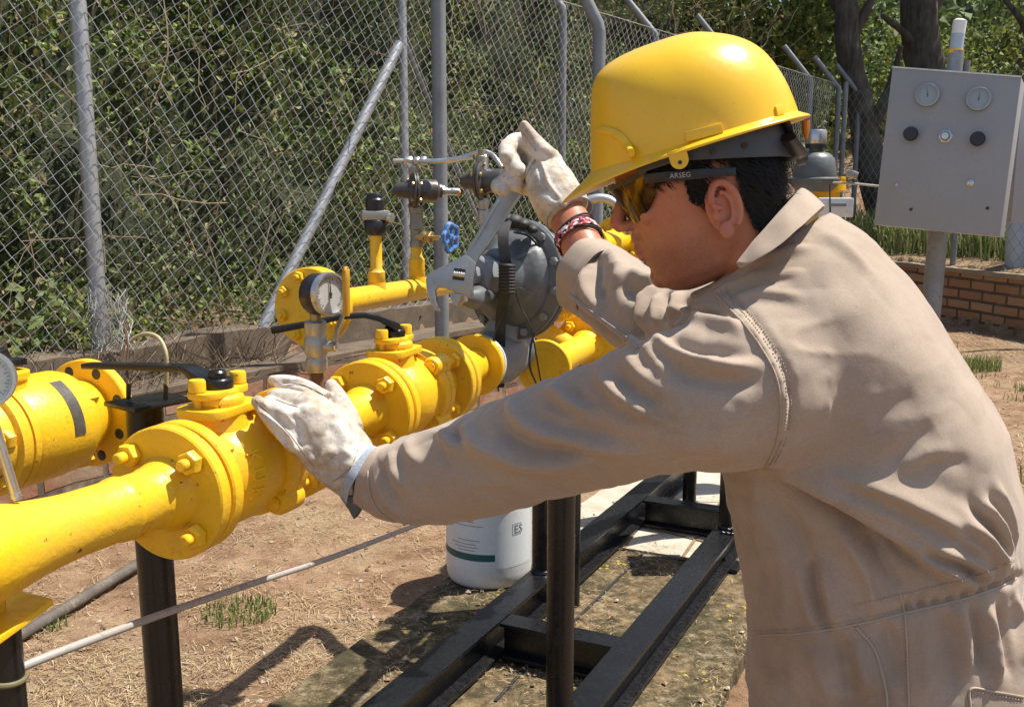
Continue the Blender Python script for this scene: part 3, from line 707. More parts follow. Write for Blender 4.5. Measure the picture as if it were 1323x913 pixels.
# its crown runs back level so that it is a bank and not a screen
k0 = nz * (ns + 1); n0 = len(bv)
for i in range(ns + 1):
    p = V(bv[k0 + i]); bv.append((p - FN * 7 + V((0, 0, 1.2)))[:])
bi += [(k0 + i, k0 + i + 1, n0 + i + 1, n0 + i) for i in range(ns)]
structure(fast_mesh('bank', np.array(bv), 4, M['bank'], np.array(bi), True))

def bark_mat():
    m, nt, b = nmat('bark'); v = coords(nt); mp = nt.nodes.new('ShaderNodeMapping'); mp.inputs['Scale'].default_value = (1, 1, 0.22); nt.links.new(v, mp.inputs[0])
    n1 = tnoise(nt, mp.outputs[0], 14, 7, 0.7); n2 = tnoise(nt, v, 3, 4)
    c = ramp(nt, n1, [(0.35, (0.035, 0.027, 0.020)), (0.6, (0.11, 0.088, 0.065)), (0.72, (0.20, 0.17, 0.135))]); c = mixc(nt, ramp(nt, n2, [(0.5, 0.0), (0.65, 0.5)]), c, (0.13, 0.125, 0.10))
    nt.links.new(c, b.inputs['Base Color']); b.inputs['Roughness'].default_value = 0.9; bump(nt, b, n1, 0.8, 0.03); return m
M['bark'] = bark_mat()
def tree(base, pts, radii, limbs, crown_c, crown_r, nleaf, label, lsize=(0.10, 0.2)):
    base = V(base); t = thing('tree', label, 'tree', base)
    tm = MB(); pp = smoothpath(pts, 5); rr = [radii[0] + (radii[1] - radii[0]) * i / (len(pp) - 1) for i in range(len(pp))]
    rr[0] *= 1.35; rr[1] *= 1.12; tm.tube(pp, rr, 16)
    for a, b, r in limbs:
        q = smoothpath([a, V(a).lerp(V(b), 0.5) + V((0.1, 0.05, 0.15)), b], 4); tm.tube(q, [r * (1 - 0.7 * i / (len(q) - 1)) for i in range(len(q))], 10)
    for i, v in enumerate(tm.v): tm.v[i] = v + V((noise.noise(v * 5), noise.noise(v * 5 + V((9, 0, 0))), 0)) * 0.03
    tm.build('trunk', M['bark'], t)
    cl = []; cc = V(crown_c); cr = V(crown_r)
    nc = 46
    cen = [cc + V((RNG.normal(0, 0.5) * cr.x, RNG.normal(0, 0.5) * cr.y, RNG.normal(0, 0.45) * cr.z)) for _ in range(nc)]
    for k in range(nleaf):
        c = cen[k % nc]; r = 0.28 * cr.x * (0.5 + (k % nc) / nc); d = RNG.normal(size=3); d /= np.linalg.norm(d); cl.append(np.array(c[:]) + d * r * RNG.uniform(0.35, 1.0) ** 0.5)
    cl = np.array(cl); a, b = leaf_quads(cl, RNG.uniform(lsize[0], lsize[1], len(cl)))
    fast_mesh('crown', a, 4, M['leaf_tree'], b, parent=t); return t
# leaning trunk left of the panel, and the thick dark one behind it
b1 = P(1150, 335, 15.0); zb = terrain(b1.x, b1.y)
tree((b1.x, b1.y, zb), [V((b1.x, b1.y, zb - 0.1)), P(1128, 230, 15), P(1112, 140, 15), P(1096, 60, 15), P(1090, -60, 15)], (0.24, 0.15),
     [(P(1104, 110, 15), P(1060, -20, 15.4), 0.10), (P(1096, 60, 15), P(1150, -60, 15), 0.09), (P(1118, 190, 15), P(1165, 60, 14.6), 0.11)], P(1060, -330, 15.5), (2.4, 2.0, 1.3), 5200, 'leaning forked tree behind the fence left of the control panel')
b2 = P(1215, 330, 16.0); zb = terrain(b2.x, b2.y)
tree((b2.x, b2.y, zb), [V((b2.x, b2.y, zb - 0.1)), P(1208, 230, 16), P(1198, 120, 16), P(1188, 30, 16), P(1182, -80, 16)], (0.34, 0.25),
     [(P(1196, 110, 16), P(1140, 20, 15.6), 0.10), (P(1190, 40, 16), P(1250, -60, 16), 0.10)], P(1235, -340, 16.5), (2.4, 2.0, 1.2), 5200, 'thick dark trunked tree behind the control panel')
b3 = P(1345, 330, 14.5); zb = terrain(b3.x, b3.y)
tree((b3.x, b3.y, zb), [V((b3.x, b3.y, zb - 0.1)), P(1346, 200, 14.5), P(1352, 60, 14.5), P(1350, -80, 14.5)], (0.22, 0.15), [(P(1348, 120, 14.5), P(1290, -10, 14.5), 0.08)], P(1330, -300, 15), (1.8, 1.8, 1.2), 4500, 'slim tree at the right end of the brick wall')
# shrubs and small trees along the top of the left fence and behind the far corner
def bush(u, v, Y, r, n, label, mat='leaf_tree', ls=(0.08, 0.17)):
    c = P(u, v, Y); zb = terrain(c.x, c.y); t = thing('bush', label, 'bush', (c.x, c.y, zb))
    sm = MB()
    for k in range(5):
        e = c + V((RNG.normal(0, 0.3) * r, RNG.normal(0, 0.3) * r, RNG.uniform(-0.2, 0.4) * r)); sm.tube(smoothpath([V((c.x + 0.04 * k, c.y, zb - 0.05)), (V((c.x, c.y, zb)) + e) / 2 + V((RNG.normal(0, 0.1), 0, 0)), e], 4), [0.05 - 0.003 * q for q in range(9)], 8)
    sm.build('stem', M['bark'], t)
    cen = [np.array((c + V(RNG.normal(0, 0.45, 3)) * r)[:]) for _ in range(22)]; pts = []
    for k in range(n):
        d = RNG.normal(size=3); d /= np.linalg.norm(d); pts.append(cen[k % 22] + d * r * 0.42 * RNG.uniform(0.2, 1.0) ** 0.5)
    a, b = leaf_quads(np.array(pts), RNG.uniform(ls[0], ls[1], n)); fast_mesh('crown', a, 4, M[mat], b, parent=t)
bush(960, 20, 17, 1.5, 4200, 'bright green leafy bush above the helmet beyond the fence')
bush(1040, 60, 18, 1.4, 3600, 'yellow-green bush behind the bent fence posts')
bush(860, 0, 15, 1.3, 3600, 'dark bush left of the bright one, above the far fence')
bush(1180, 120, 21, 1.5, 3000, 'green bush between the two dark trunks behind the control panel')
bush(1300, 60, 22, 1.8, 3600, 'green bush behind the thick trunk, above the control panel')
# hillside woods far behind
fp_ = []
while len(fp_) < 46000:
    Y = RNG.uniform(23, 50); x = RNG.uniform(-0.15, 0.95) * Y; z = terrain(x, Y); cl = noise.noise(V((x * 0.28, Y * 0.28, 3)))
    h = (1.8 + 2.2 * cl) * RNG.random() ** 0.6
    if cl < -0.25 and RNG.random() < 0.6: continue
    fp_.append((x, Y, z + h + 0.8 * noise.noise(V((x, Y, h)))))
fp_ = np.array(fp_); a, b = leaf_quads(fp_, RNG.uniform(0.22, 0.50, len(fp_)), aspect=0.7)
tag(fast_mesh('hillside_woods', a, 4, M['leaf_far'], b), 'hazy dark green woods covering the hillside behind the site', 'woods', kind='stuff')
# ================================================================== PIPEWORK
D1 = V((0.355, 0.935, 0)).normalized(); N1 = V((-D1.y, D1.x, 0)); UP = V((0, 0, 1))
A1 = P(228, 632, 1.35)
def L1(s, a=0.0, b=0.0): return A1 + D1 * s + N1 * a + UP * b
def ring_pts(c, axis, R, n, rot):
    X, Y, Z = frame(axis); return [V(c) + X * (R * math.cos(rot + 2 * math.pi * k / n)) + Y * (R * math.sin(rot + 2 * math.pi * k / n)) for k in range(n)]
def flange_prof(R, th, bore=0.0, ch=0.0025): return [(bore, 0), (R * 0.66, 0), (R * 0.665, 0.0016), (R - ch, 0.0016), (R, 0.0016 + ch), (R, th - ch), (R - ch, th), (bore, th)]
def studs(parent, c, axis, R, n, rot, t0, t1, m, af=0.030, r=0.0085, nut=0.016, ext=0.016, both=True):
    """studs through a flange pair; t0..t1 = outer faces along the axis"""
    axis = V(axis).normalized()
    for k, p in enumerate(ring_pts(c, axis, R, n, rot)):
        b = MB(); e = ext * (0.8 + 0.5 * ((k * 7) % 5) / 5)
        b.lathe([(r * 0.75, 0), (r, 0.002), (r, (t1 - t0) + 2 * (nut + e) - 0.002), (r * 0.75, (t1 - t0) + 2 * (nut + e))], p + axis * (t0 - nut - e), axis, 12)
        b.hexnut(p + axis * (t0 - nut), axis, af, nut, 0.4 + k * 0.7)
        if both: b.hexnut(p + axis * t1, axis, af, nut, 0.2 + k * 0.5)
        b.build('bolt', m, parent, smooth=35)
def bar(mb, pts, w, h, up=UP):
    """flat bar swept along pts (lists of width / height allowed)"""
    pts = [V(p) for p in pts]; m = len(pts); vs = []; fs = []
    for i, p in enumerate(pts):
        t = (pts[min(i + 1, m - 1)] - pts[max(i - 1, 0)]).normalized(); X = t.cross(V(up)).normalized(); U = X.cross(t)
        ww = w[i] if isinstance(w, (list, tuple)) else w; hh = h[i] if isinstance(h, (list, tuple)) else h
        vs += [p + X * ww / 2 + U * hh / 2, p - X * ww / 2 + U * hh / 2, p - X * ww / 2 - U * hh / 2, p + X * ww / 2 - U * hh / 2]
    for i in range(m - 1):
        for k in range(4): fs.append((i * 4 + k, i * 4 + (k + 1) % 4, (i + 1) * 4 + (k + 1) % 4, (i + 1) * 4 + k))
    fs += [(3, 2, 1, 0), tuple((m - 1) * 4 + k for k in range(4))]
    return mb.add(vs, fs)
def at(org, s, a=0.0, b=0.0): return V(org) + D1 * s + N1 * a + UP * b
def clear_glass():
    m, nt, b = nmat('clear_glass'); out = nt.nodes['Material Output']; tr = nt.nodes.new('ShaderNodeBsdfTransparent'); gl = nt.nodes.new('ShaderNodeBsdfGlossy'); gl.inputs['Roughness'].default_value = 0.04
    mx = nt.nodes.new('ShaderNodeMixShader'); mx.inputs[0].default_value = 0.07; nt.links.new(tr.outputs[0], mx.inputs[1]); nt.links.new(gl.outputs[0], mx.inputs[2]); nt.links.new(mx.outputs[0], out.inputs[0]); return m
M['glass'] = clear_glass()

def dial_gauge(root, c, axis, R, depth, case_m, bezel_m, needle=0.6, upv=UP, face=None):
    """round dial: case, bezel, dial, needle, marks, glass. axis = way the dial faces"""
    axis = V(axis).normalized(); c = V(c)
    MB().lathe([(0, -depth), (R * 0.92, -depth), (R * 0.98, -depth + 0.004), (R * 0.98, -0.004), (R * 0.9, 0), (0, 0)], c, axis, 36).build('case', case_m, root)
    MB().lathe([(R * 0.86, -0.003), (R * 0.90, 0.006), (R * 1.0, 0.006), (R * 1.03, 0.002), (R * 1.03, -0.006), (R * 0.97, -0.008)], c, axis, 36).build('bezel', bezel_m, root)
    dial = MB().lathe([(0, 0.0005), (R * 0.88, 0.0005), (R * 0.88, -0.001), (0, -0.001)], c, axis, 32).build('dial', face or M['gauge_face'], root)
    X = V(upv).cross(axis).normalized(); U = axis.cross(X); o = c + axis * 0.0016; mk = MB()
    for k in range(28):
        a = math.radians(225 - 270 * k / 27); dr = X * math.cos(a) + U * math.sin(a); ln = R * (0.16 if k % 3 == 0 else 0.09)
        mk.box(o + dr * (R * 0.80 - ln / 2), (R * 0.022, ln, 0.0006), (axis.cross(dr), dr, axis))
    mk.build('dial_marks', M['ink'], dial, smooth=0)
    a = math.radians(225 - 270 * needle); dr = X * math.cos(a) + U * math.sin(a); nd = MB()
    nd.prism([(-R * 0.05, -R * 0.2), (R * 0.05, -R * 0.2), (R * 0.012, R * 0.68), (-R * 0.012, R * 0.68)], (dr.cross(axis), dr, axis), 0.0007, o + axis * 0.001); nd.lathe([(R * 0.08, 0), (R * 0.08, 0.002), (0, 0.002)], o, axis, 12)
    nd.build('needle', M['ink'], root, smooth=0)
    MB().lathe([(0, 0.0045), (R * 0.885, 0.0045), (R * 0.885, 0.0035), (0, 0.0035)], c, axis, 32).build('glass', M['glass'], root)

# ---------------------------------------------------------------- ball valves
def ball_valve(org, s0, ln, stem, label, R=0.095, sc=1.0, group=None, cast=None, rear=True):
    o = at(org, s0); root = thing('ball_valve', label, 'valve', o - UP * 0.1, group)
    MB().lathe(flange_prof(R, 0.024), o, D1, 56).build('flange', M['yellow'], root)
    if rear: MB().lathe(flange_prof(R, 0.024)[::1], at(org, s0 + ln), -D1, 56).build('flange', M['yellow'], root)
    b = MB(); sp = stem + 0.058
    b.lathe([(0.050, 0.018), (0.060, 0.024), (0.054, 0.030), (0.056, stem - 0.058), (0.072, stem - 0.040), (0.081, stem - 0.012), (0.082, stem + 0.02), (0.077, sp - 0.012), (0.079, sp - 0.004), (0.088, sp - 0.002), (0.089, sp + 0.018),
             (0.086, sp + 0.020), (0.0855, sp + 0.0215), (0.086, sp + 0.023), (0.089, sp + 0.025), (0.089, sp + 0.042), (0.084, sp + 0.045), (0.072, sp + 0.050), (0.060, sp + 0.075), (0.054, ln - 0.045), (0.060, ln - 0.026), (0.055, ln - 0.018)], o, D1, 56)
    for p in ring_pts((0, 0, 0), D1, 0.083, 4, math.pi / 4):                    # ears of the split body
        c = o + p + D1 * (sp - 0.012); b.lathe([(0, 0), (0.017, 0.0), (0.021, 0.008), (0.022, 0.028), (0.022, 0.052), (0.018, 0.056), (0, 0.056)], c, D1, 18)
    b.lathe([(0.052, 0.03), (0.046, 0.065), (0.040, 0.078), (0.040, 0.092)], at(o, stem), UP, 32)
    body = b.build('body', M['yellow'], root, smooth=38)
    for k, p in enumerate(ring_pts((0, 0, 0), D1, 0.083, 4, math.pi / 4)):
        c = o + p + D1 * (sp - 0.0125); q = MB(); q.lathe([(0.0105, -0.003), (0.011, -0.002), (0.0075, 0.001), (0.007, 0.0)], c, D1, 14); q.lathe([(0, -0.001), (0.0075, -0.001), (0.0075, 0.003)], c, D1, 14)
        q.build('bolt', M['yellow'], root)
    # bonnet: rounded pad, gland plate and two tall bolts
    def oblong(w, h, r, n=6):
        out = []
        for cx, cy, a0 in ((w / 2 - r, h / 2 - r, 0), (-w / 2 + r, h / 2 - r, 90), (-w / 2 + r, -h / 2 + r, 180), (w / 2 - r, -h / 2 + r, 270)):
            for k in range(n + 1): a = math.radians(a0 + 90 * k / n); out.append((cx + r * math.cos(a), cy + r * math.sin(a)))
        return out
    t = at(o, stem); ax = (D1, N1, UP); bn = MB()
    bn.prism(oblong(0.120, 0.082, 0.024), ax, 0.013, t + UP * 0.0965); bn.lathe([(0.036, 0.10), (0.038, 0.108), (0.036, 0.116), (0.030, 0.118), (0.030, 0.124)], t, UP, 28)
    bn.prism(oblong(0.104, 0.052, 0.022), ax, 0.010, t + UP * 0.1215)
    bn.build('bonnet', M['yellow'], root, smooth=38, bevel=0.0022)
    for sg in (-1, 1):
        q = MB(); c = t + D1 * (0.040 * sg) + N1 * (-0.006 * sg); q.lathe([(0.0095, 0.126), (0.0125, 0.128), (0.0125, 0.142), (0.011, 0.145), (0, 0.145)], c, UP, 18); q.lathe([(0.006, 0.10), (0.006, 0.13)], c, UP, 10); q.build('bolt', M['yellow'], root)
    MB().lathe([(0.015, 0.10), (0.017, 0.126), (0.013, 0.130), (0.013, 0.150), (0.010, 0.153), (0, 0.153)], t, UP, 16).build('stem', M['black'], root)
    return root, o, t, body
def lever_on(root, t, z, pts, w, h):
    mb = MB(); mb.lathe([(0.012, z - 0.016), (0.021, z - 0.016), (0.023, z - 0.012), (0.023, z + 0.004), (0.020, z + 0.008), (0, z + 0.008)], t, UP, 20)
    mb.tube([V(p) for p in pts[:1]] + [V(p) for p in pts[1:]], w, 4, True) if False else bar(mb, pts, w, h)
    return mb.build('lever', M['black'], root, smooth=30, bevel=0.0025)

vg = 'yellow ball valves with black levers in the front pipeline'
near_valve, o1, t1, b1_ = ball_valve(A1, 0.003, 0.285, 0.100, 'yellow ball valve under the near gloved hand, with raised cast lettering', group=vg)
lv = [t1 + UP * 0.136, P(268, 491, 1.458), P(254, 482, 1.468), P(243, 475.5, 1.480), P(180, 473, 1.540), P(112, 472, 1.600)]
lever_on(near_valve, t1, 0.134, lv, [0.036, 0.036, 0.032, 0.026, 0.024, 0.024], [0.016, 0.015, 0.013, 0.011, 0.010, 0.009])
for k, ch in enumerate('KUK'):                                                   # the cast letters, one under the other along the body
    th0 = math.radians(25 - 20 * k)
    def on_body(p, th0=th0):
        th = th0 - p.x / 0.080; s = 0.078 + p.y; r = 0.0705 + max(0, min(s - 0.060, 0.030)) * 0.34 - max(0, 0.06 - s) * 0.5 + p.z
        X = -N1
        return o1 + D1 * s + (X * math.cos(th) + UP * math.sin(th)) * r
    lettering('raised_letter', ch, 0.030, (0, 0, 0), (1, 0, 0), (0, 1, 0), M['yellow'], b1_, depth=0.0048, fn=on_body)
far_valve, o2, t2, b2_ = ball_valve(A1, 0.566, 0.300, 0.098, 'yellow ball valve beneath the grey regulator, its black lever pointing left', group=vg)
lv = [t2 + UP * 0.136, P(505, 419, 1.955), P(490, 411, 1.950), P(470, 407, 1.945), P(440, 409, 1.93), P(400, 418, 1.90), P(350, 427, 1.88)]
lever_on(far_valve, t2, 0.134, lv, [0.036, 0.034, 0.028, 0.024, 0.022, 0.022, 0.024], [0.016, 0.014, 0.011, 0.010, 0.010, 0.011, 0.012])

# ---------------------------------------------------------------- spools of the front line
PR = 0.0405
sp1 = thing('pipe_spool', 'long bare yellow pipe with a bolted flange, running in from the left edge', 'pipe', L1(-0.5) - UP * 0.1)
b = MB(); b.lathe([(0.058, -1.05), (0.058, -0.345), (0.056, -0.325), (0.0515, -0.295), (0.047, -0.265), (0.0435, -0.235), (0.0418, -0.212), (0.0405, -0.190), (PR, -0.125), (PR + 0.0025, -0.118), (PR + 0.003, -0.112), (PR, -0.105), (PR, -0.060), (PR + 0.003, -0.055), (PR + 0.003, -0.050), (PR + 0.004, -0.044), (PR + 0.014, -0.022)], A1, (D1 - UP * 0.050).normalized(), 44)
for i, v in enumerate(b.v):
    b.v[i] = v + (v - (A1 + D1 * (v - A1).dot(D1))) * (0.010 * noise.noise(v * 22))
b.build('pipe', M['yellow'], sp1)
MB().lathe(flange_prof(0.095, 0.024), A1, -D1, 56).build('flange', M['yellow'], sp1)
studs(sp1, A1, D1, 0.0735, 4, math.radians(45), -0.024, 0.027, M['yellow'])
MB().lathe([(0.058, 0.0), (0.063, 0.0), (0.063, 0.0032), (0.058, 0.0032)], A1, D1, 40).build('gasket', M['rubber'], sp1)

sp2 = thing('pipe_spool', 'short yellow flanged pipe between the two ball valves, gauge standing on it', 'pipe', L1(0.42) - UP * 0.1)
s0, s1 = 0.292, 0.563
b = MB(); b.lathe([(PR + 0.014, s0 + 0.022), (PR + 0.004, s0 + 0.044), (PR + 0.002, s0 + 0.05), (PR, s0 + 0.056), (PR, s1 - 0.056), (PR + 0.003, s1 - 0.050), (PR + 0.004, s1 - 0.044), (PR + 0.014, s1 - 0.022)], A1, D1, 44)
b.lathe([(0.020, 0.030), (0.019, 0.050), (0.016, 0.056), (0.011, 0.057)], L1(0.375), UP, 24)
b.build('pipe', M['yellow'], sp2)
MB().lathe(flange_prof(0.095, 0.024), L1(s0), D1, 56).build('flange', M['yellow'], sp2)
MB().lathe(flange_prof(0.095, 0.024), L1(s1), -D1, 56).build('flange', M['yellow'], sp2)
studs(sp2, L1(s0), D1, 0.0735, 4, math.radians(45), -0.027, 0.024, M['yellow'])
studs(sp2, L1(s1), D1, 0.0735, 4, math.radians(48), -0.024, 0.027, M['yellow'])

sp3 = thing('pipe_spool', 'yellow flanged reducer joining the far ball valve to the grey regulator', 'pipe', L1(1.0) - UP * 0.1)
s0 = 0.869; b = MB(); b.lathe([(PR + 0.030, s0 + 0.022), (PR + 0.020, s0 + 0.05), (PR + 0.018, s0 + 0.10), (PR + 0.004, s0 + 0.16), (PR + 0.002, s0 + 0.20)], A1, D1, 44); b.build('pipe', M['yellow'], sp3)
MB().lathe(flange_prof(0.095, 0.024), L1(s0), D1, 56).build('flange', M['yellow'], sp3)
studs(sp3, L1(s0), D1, 0.0735, 4, math.radians(45), -0.027, 0.024, M['yellow'])
MB().lathe(flange_prof(0.075, 0.018), L1(s0 + 0.218), -D1, 48).build('flange', M['yellow'], sp3)

# ---------------------------------------------------------------- big grey regulator
rg = thing('pressure_regulator', 'big grey round diaphragm regulator under the wrench', 'regulator', L1(1.2) - UP * 0.08)
s0 = 1.092
b = MB(); b.lathe([(0.062, s0), (0.066, s0 + 0.002), (0.066, s0 + 0.03), (0.052, s0 + 0.036), (0.052, s0 + 0.055), (0.068, s0 + 0.09), (0.075, s0 + 0.13), (0.070, s0 + 0.18), (0.055, s0 + 0.21), (0.062, s0 + 0.22), (0.066, s0 + 0.224), (0.066, s0 + 0.25)], A1, D1, 44)
b.tube([L1(s0 + 0.13, 0, 0.03), P(672, 400, 2.50)], [0.052, 0.046], 24); b.build('body', M['reg_light'], rg)
MB().lathe([(0.0665, s0 + 0.001), (0.069, s0 + 0.003), (0.069, s0 + 0.020), (0.0665, s0 + 0.022)], A1, D1, 44).build('flange_band', M['white_paint'], rg)
RC = P(668, 361, 2.50); RA = V((-0.62, -0.77, 0.10)).normalized()
b = MB(); b.lathe([(0.142, 0.001), (0.150, 0.003), (0.151, 0.006), (0.151, 0.015), (0.148, 0.018), (0.126, 0.020), (0.121, 0.024), (0.119, 0.034), (0.110, 0.048), (0.096, 0.060), (0.080, 0.068), (0.076, 0.074), (0.072, 0.094), (0.062, 0.104), (0.060, 0.110), (0, 0.112)], RC, RA, 64)
for k in range(6):
    a = 2 * math.pi * k / 6 + 0.3; X_, Y_, Z_ = frame(RA); d = X_ * math.cos(a) + Y_ * math.sin(a); b.prism([(0.060, 0.060), (0.070, 0.086), (0.112, 0.046), (0.122, 0.020), (0.060, 0.020)], (d, RA, d.cross(RA)), 0.009, RC)
b.build('diaphragm_case', M['reg_gray'], rg)
b = MB(); b.lathe([(0.142, 0.0), (0.150, 0.002), (0.151, 0.005), (0.151, 0.014), (0.148, 0.017), (0.124, 0.020), (0.118, 0.028), (0.108, 0.050), (0.08, 0.072), (0.05, 0.08), (0.045, 0.12), (0, 0.122)], RC, -RA, 64)
b.build('diaphragm_case', M['reg_gray'], rg)
for k, p in enumerate(ring_pts(RC, RA, 0.137, 12, 0.15)):
    q = MB(); q.lathe([(0.006, -0.032), (0.006, 0.029), (0.0, 0.029)], p, RA, 10); q.hexnut(p + RA * 0.018, RA, 0.019, 0.009, k * 0.4); q.hexnut(p - RA * 0.027, RA, 0.019, 0.009, k * 0.3); q.build('bolt', M['reg_light'], rg)
BC = RC + RA * 0.108
X_, Y_, Z_ = frame(RA); hx = MB(); n = 8
hx.lathe([(0.044, 0), (0.050, 0.004), (0.050, 0.050), (0.044, 0.056), (0.026, 0.057), (0.026, 0.075), (0, 0.076)], BC + UP * 0.004, RA, 8, x=UP)
hx.build('adjusting_cap', M['reg_light'], rg, smooth=20, bevel=0.003)
# the side arm with the square-headed plug that the wrench sits on
PL = P(596, 384, 2.30)
q = MB(); q.tube([BC - UP * 0.035 + RA * 0.01, P(612, 386, 2.32), PL], [0.030, 0.026, 0.017], 18); q.build('side_port', M['reg_gray'], rg)
MB().hexnut(PL + V((0.012, 0.012, 0.004)), V((-0.7, -0.7, -0.12)), 0.036, 0.026, 0.5).build('plug', M['cast_steel'], rg)
# black webbing strap and cords tied round the regulator
st = thing('tie_strap', 'black webbing strap knotted over the grey regulator', 'strap', RC - UP * 0.2)
def rp(u, v, h, dz=0.0): return P(u, v, 2.36 + h) + UP * dz
b = MB(); bar(b, smoothpath([P(655, 282, 2.40), P(650, 305, 2.365), P(652, 330, 2.352), P(655, 352, 2.350), P(653, 375, 2.352), P(648, 402, 2.37), P(646, 440, 2.41), P(645, 500, 2.46)], 6), 0.003, 0.026, up=V((1, 0, 0))); b.build('webbing', M['rubber'], st, smooth=30)
b = MB()
for k in range(9): b.torus(P(655, 343 + 4.2 * k, 2.338), (0.1, 0.1, 1), 0.0165, 0.0048, 18, 6)
b.build('knot', M['rubber'], st)
b = MB()
for u, v, r in ((652, 283, .022), (664, 286, .024), (676, 290, .02), (688, 296, .015)): b.ellipsoid(P(u, v, 2.42), ((r, 0, 0), (0, .03, 0), (0, 0, r * .75)), 16, 10)
b.build('bundle', M['rubber'], st)
b = MB(); b.tube(smoothpath([P(664, 300, 2.39), P(684, 306, 2.42), P(703, 330, 2.44), P(709, 362, 2.45), P(704, 395, 2.45), P(690, 430, 2.43), P(684, 470, 2.43), P(694, 498, 2.5)], 6), 0.0028, 6)
b.tube(smoothpath([P(660, 355, 2.34), P(672, 395, 2.37), P(686, 425, 2.37), P(700, 500, 2.45)], 6), 0.0022, 6)
b.tube(smoothpath([P(652, 400, 2.36), P(638, 440, 2.36), P(644, 505, 2.45)], 6), 0.0022, 6); b.build('cord', M['rubber'], st)

# ---------------------------------------------------------------- little gauge on its shut-off valve
gt = thing('pressure_gauge', 'black-cased pressure gauge standing on a small steel ball valve', 'gauge', L1(0.375, 0, 0.057))
g0 = L1(0.375, 0, 0.0); Yg = g0.y
zt = lambda v: P(416, v, Yg).z - g0.z
b = MB(); b.lathe([(0.011, 0.052), (0.011, zt(474) + 0.006)], g0, UP, 14); b.build('nipple', M['rust'], gt)
b = MB(); h0, h1 = zt(480), zt(414)
b.lathe([(0.016, h0), (0.0185, h0 + 0.003), (0.0185, h0 + 0.022), (0.0165, h0 + 0.026), (0.0205, h0 + 0.034), (0.0205, h1 - 0.034), (0.017, h1 - 0.026), (0.0190, h1 - 0.022), (0.0190, h1 - 0.003), (0.016, h1)], g0, UP, 8 if False else 24)
b.tube([g0 + UP * (h0 + 0.046), g0 + UP * (h0 + 0.046) + V((0.034, -0.012, 0))], 0.009, 12); b.build('valve_body', M['cast_steel'], gt)
b = MB(); c = g0 + UP * (h0 + 0.046) + V((0.038, -0.012, 0)); b.hexnut(c - V((0.006, -0.002, 0)), V((0.94, -0.33, 0)), 0.014, 0.008)
bar(b, [c + V((-0.004, 0.0, 0)), P(436, 425, Yg - 0.02), P(444, 405, Yg - 0.02), P(447, 345, Yg - 0.025)], [0.016, 0.014, 0.014, 0.014], 0.003, up=V((0.9, 0.4, 0.2)))
b.build('lever', M['steel'], gt, smooth=20)
b = MB(); b.tube([P(447.5, 408, Yg - 0.024), P(447.5, 403, Yg - 0.024), P(447, 360, Yg - 0.025), P(447, 348, Yg - 0.025), P(447, 344.5, Yg - 0.025)], [0.009, 0.0105, 0.0105, 0.0098, 0.005], 14, flat=0.6); b.build('lever_grip', paint('ochre_grip', (0.50, 0.26, 0.012), 0.5, 0.1, (0.2, 0.12, 0.04), 0.4), gt)
b = MB(); b.lathe([(0.0095, h1 - 0.004), (0.0095, h1 + 0.012), (0.008, zt(400))], g0, UP, 12); b.build('neck', M['brass'], gt)
dial_gauge(gt, P(426, 380, Yg - 0.02), V((0.80, -0.60, 0.06)), 0.0365, 0.040, M['black_plastic'], M['steel'], 0.5)

# thermometer at the left edge with a chrome stem standing in the pipe
th = thing('dial_thermometer', 'round dial thermometer with a chrome stem at the left edge', 'thermometer', P(22, 648, 1.10))
dial_gauge(th, P(-20, 490, 1.075), V((0.35, -0.93, 0.12)), 0.0315, 0.012, M['steel'], M['steel'], 0.4)
b = MB(); b.tube([P(-16, 520, 1.09), P(0, 574, 1.092), P(19.5, 637, 1.095)], 0.0058, 16); b.tube([P(19.5, 637, 1.095), P(21, 642, 1.095)], 0.0066, 16); b.tube([P(21, 642, 1.095), P(22, 645, 1.095)], 0.0055, 16); b.build('stem', M['steel'], th)

# ---------------------------------------------------------------- back valve at the left edge (line 2)
A2 = P(122, 531, 1.90)
bv_ = thing('flanged_valve', 'fat yellow valve with a dark printed band and an open drilled flange', 'valve', at(A2, -0.12) - UP * 0.12)
b = MB(); b.lathe([(0.064, -0.022), (0.070, -0.045), (0.083, -0.070), (0.0930, -0.084), (0.0965, -0.096), (0.098, -0.150), (0.0975, -0.215), (0.094, -0.222), (0.099, -0.226), (0.099, -0.238), (0.090, -0.24), (0.085, -0.32), (0.07, -0.36)], A2, D1, 60)
for p in ring_pts((0, 0, 0), D1, 0.086, 4, math.radians(35)): b.lathe([(0, -0.115), (0.012, -0.107), (0.014, -0.085), (0.014, -0.072), (0, -0.071)], A2 + p, D1, 6)
b.lathe([(0.05, 0.05), (0.045, 0.10), (0.05, 0.104), (0.05, 0.114), (0, 0.115)], at(A2, -0.215), UP, 28); b.build('body', M['yellow'], bv_)
b = MB(); b.lathe([(0.040, -0.002), (0.1025, -0.002), (0.105, -0.0045), (0.105, -0.021), (0.1025, -0.0235), (0.05, -0.0235), (0.04, -0.10)], A2, D1, 60); b.build('flange', M['yellow'], bv_)
for p in ring_pts(A2, D1, 0.086, 8, math.radians(22.5)): MB().lathe([(0.0, -0.0245), (0.0092, -0.0245), (0.0105, -0.0238), (0.0105, -0.001), (0.009, -0.0005), (0, -0.0005)], p, D1, 16).build('hole_shade_disc', M['ink'], bv_)  # solid dark discs that paint the shade of the bolt holes
b = MB(); n = 22; X_, Y_, Z_ = frame(D1); vs = []; fs = []
for k in range(n + 1):
    a = math.radians(62 - 66 * k / n); dr = -N1 * math.cos(a) + UP * math.sin(a)
    for s in (-0.150, -0.125): vs += [A2 + D1 * s + dr * 0.0968, A2 + D1 * s + dr * 0.0988]
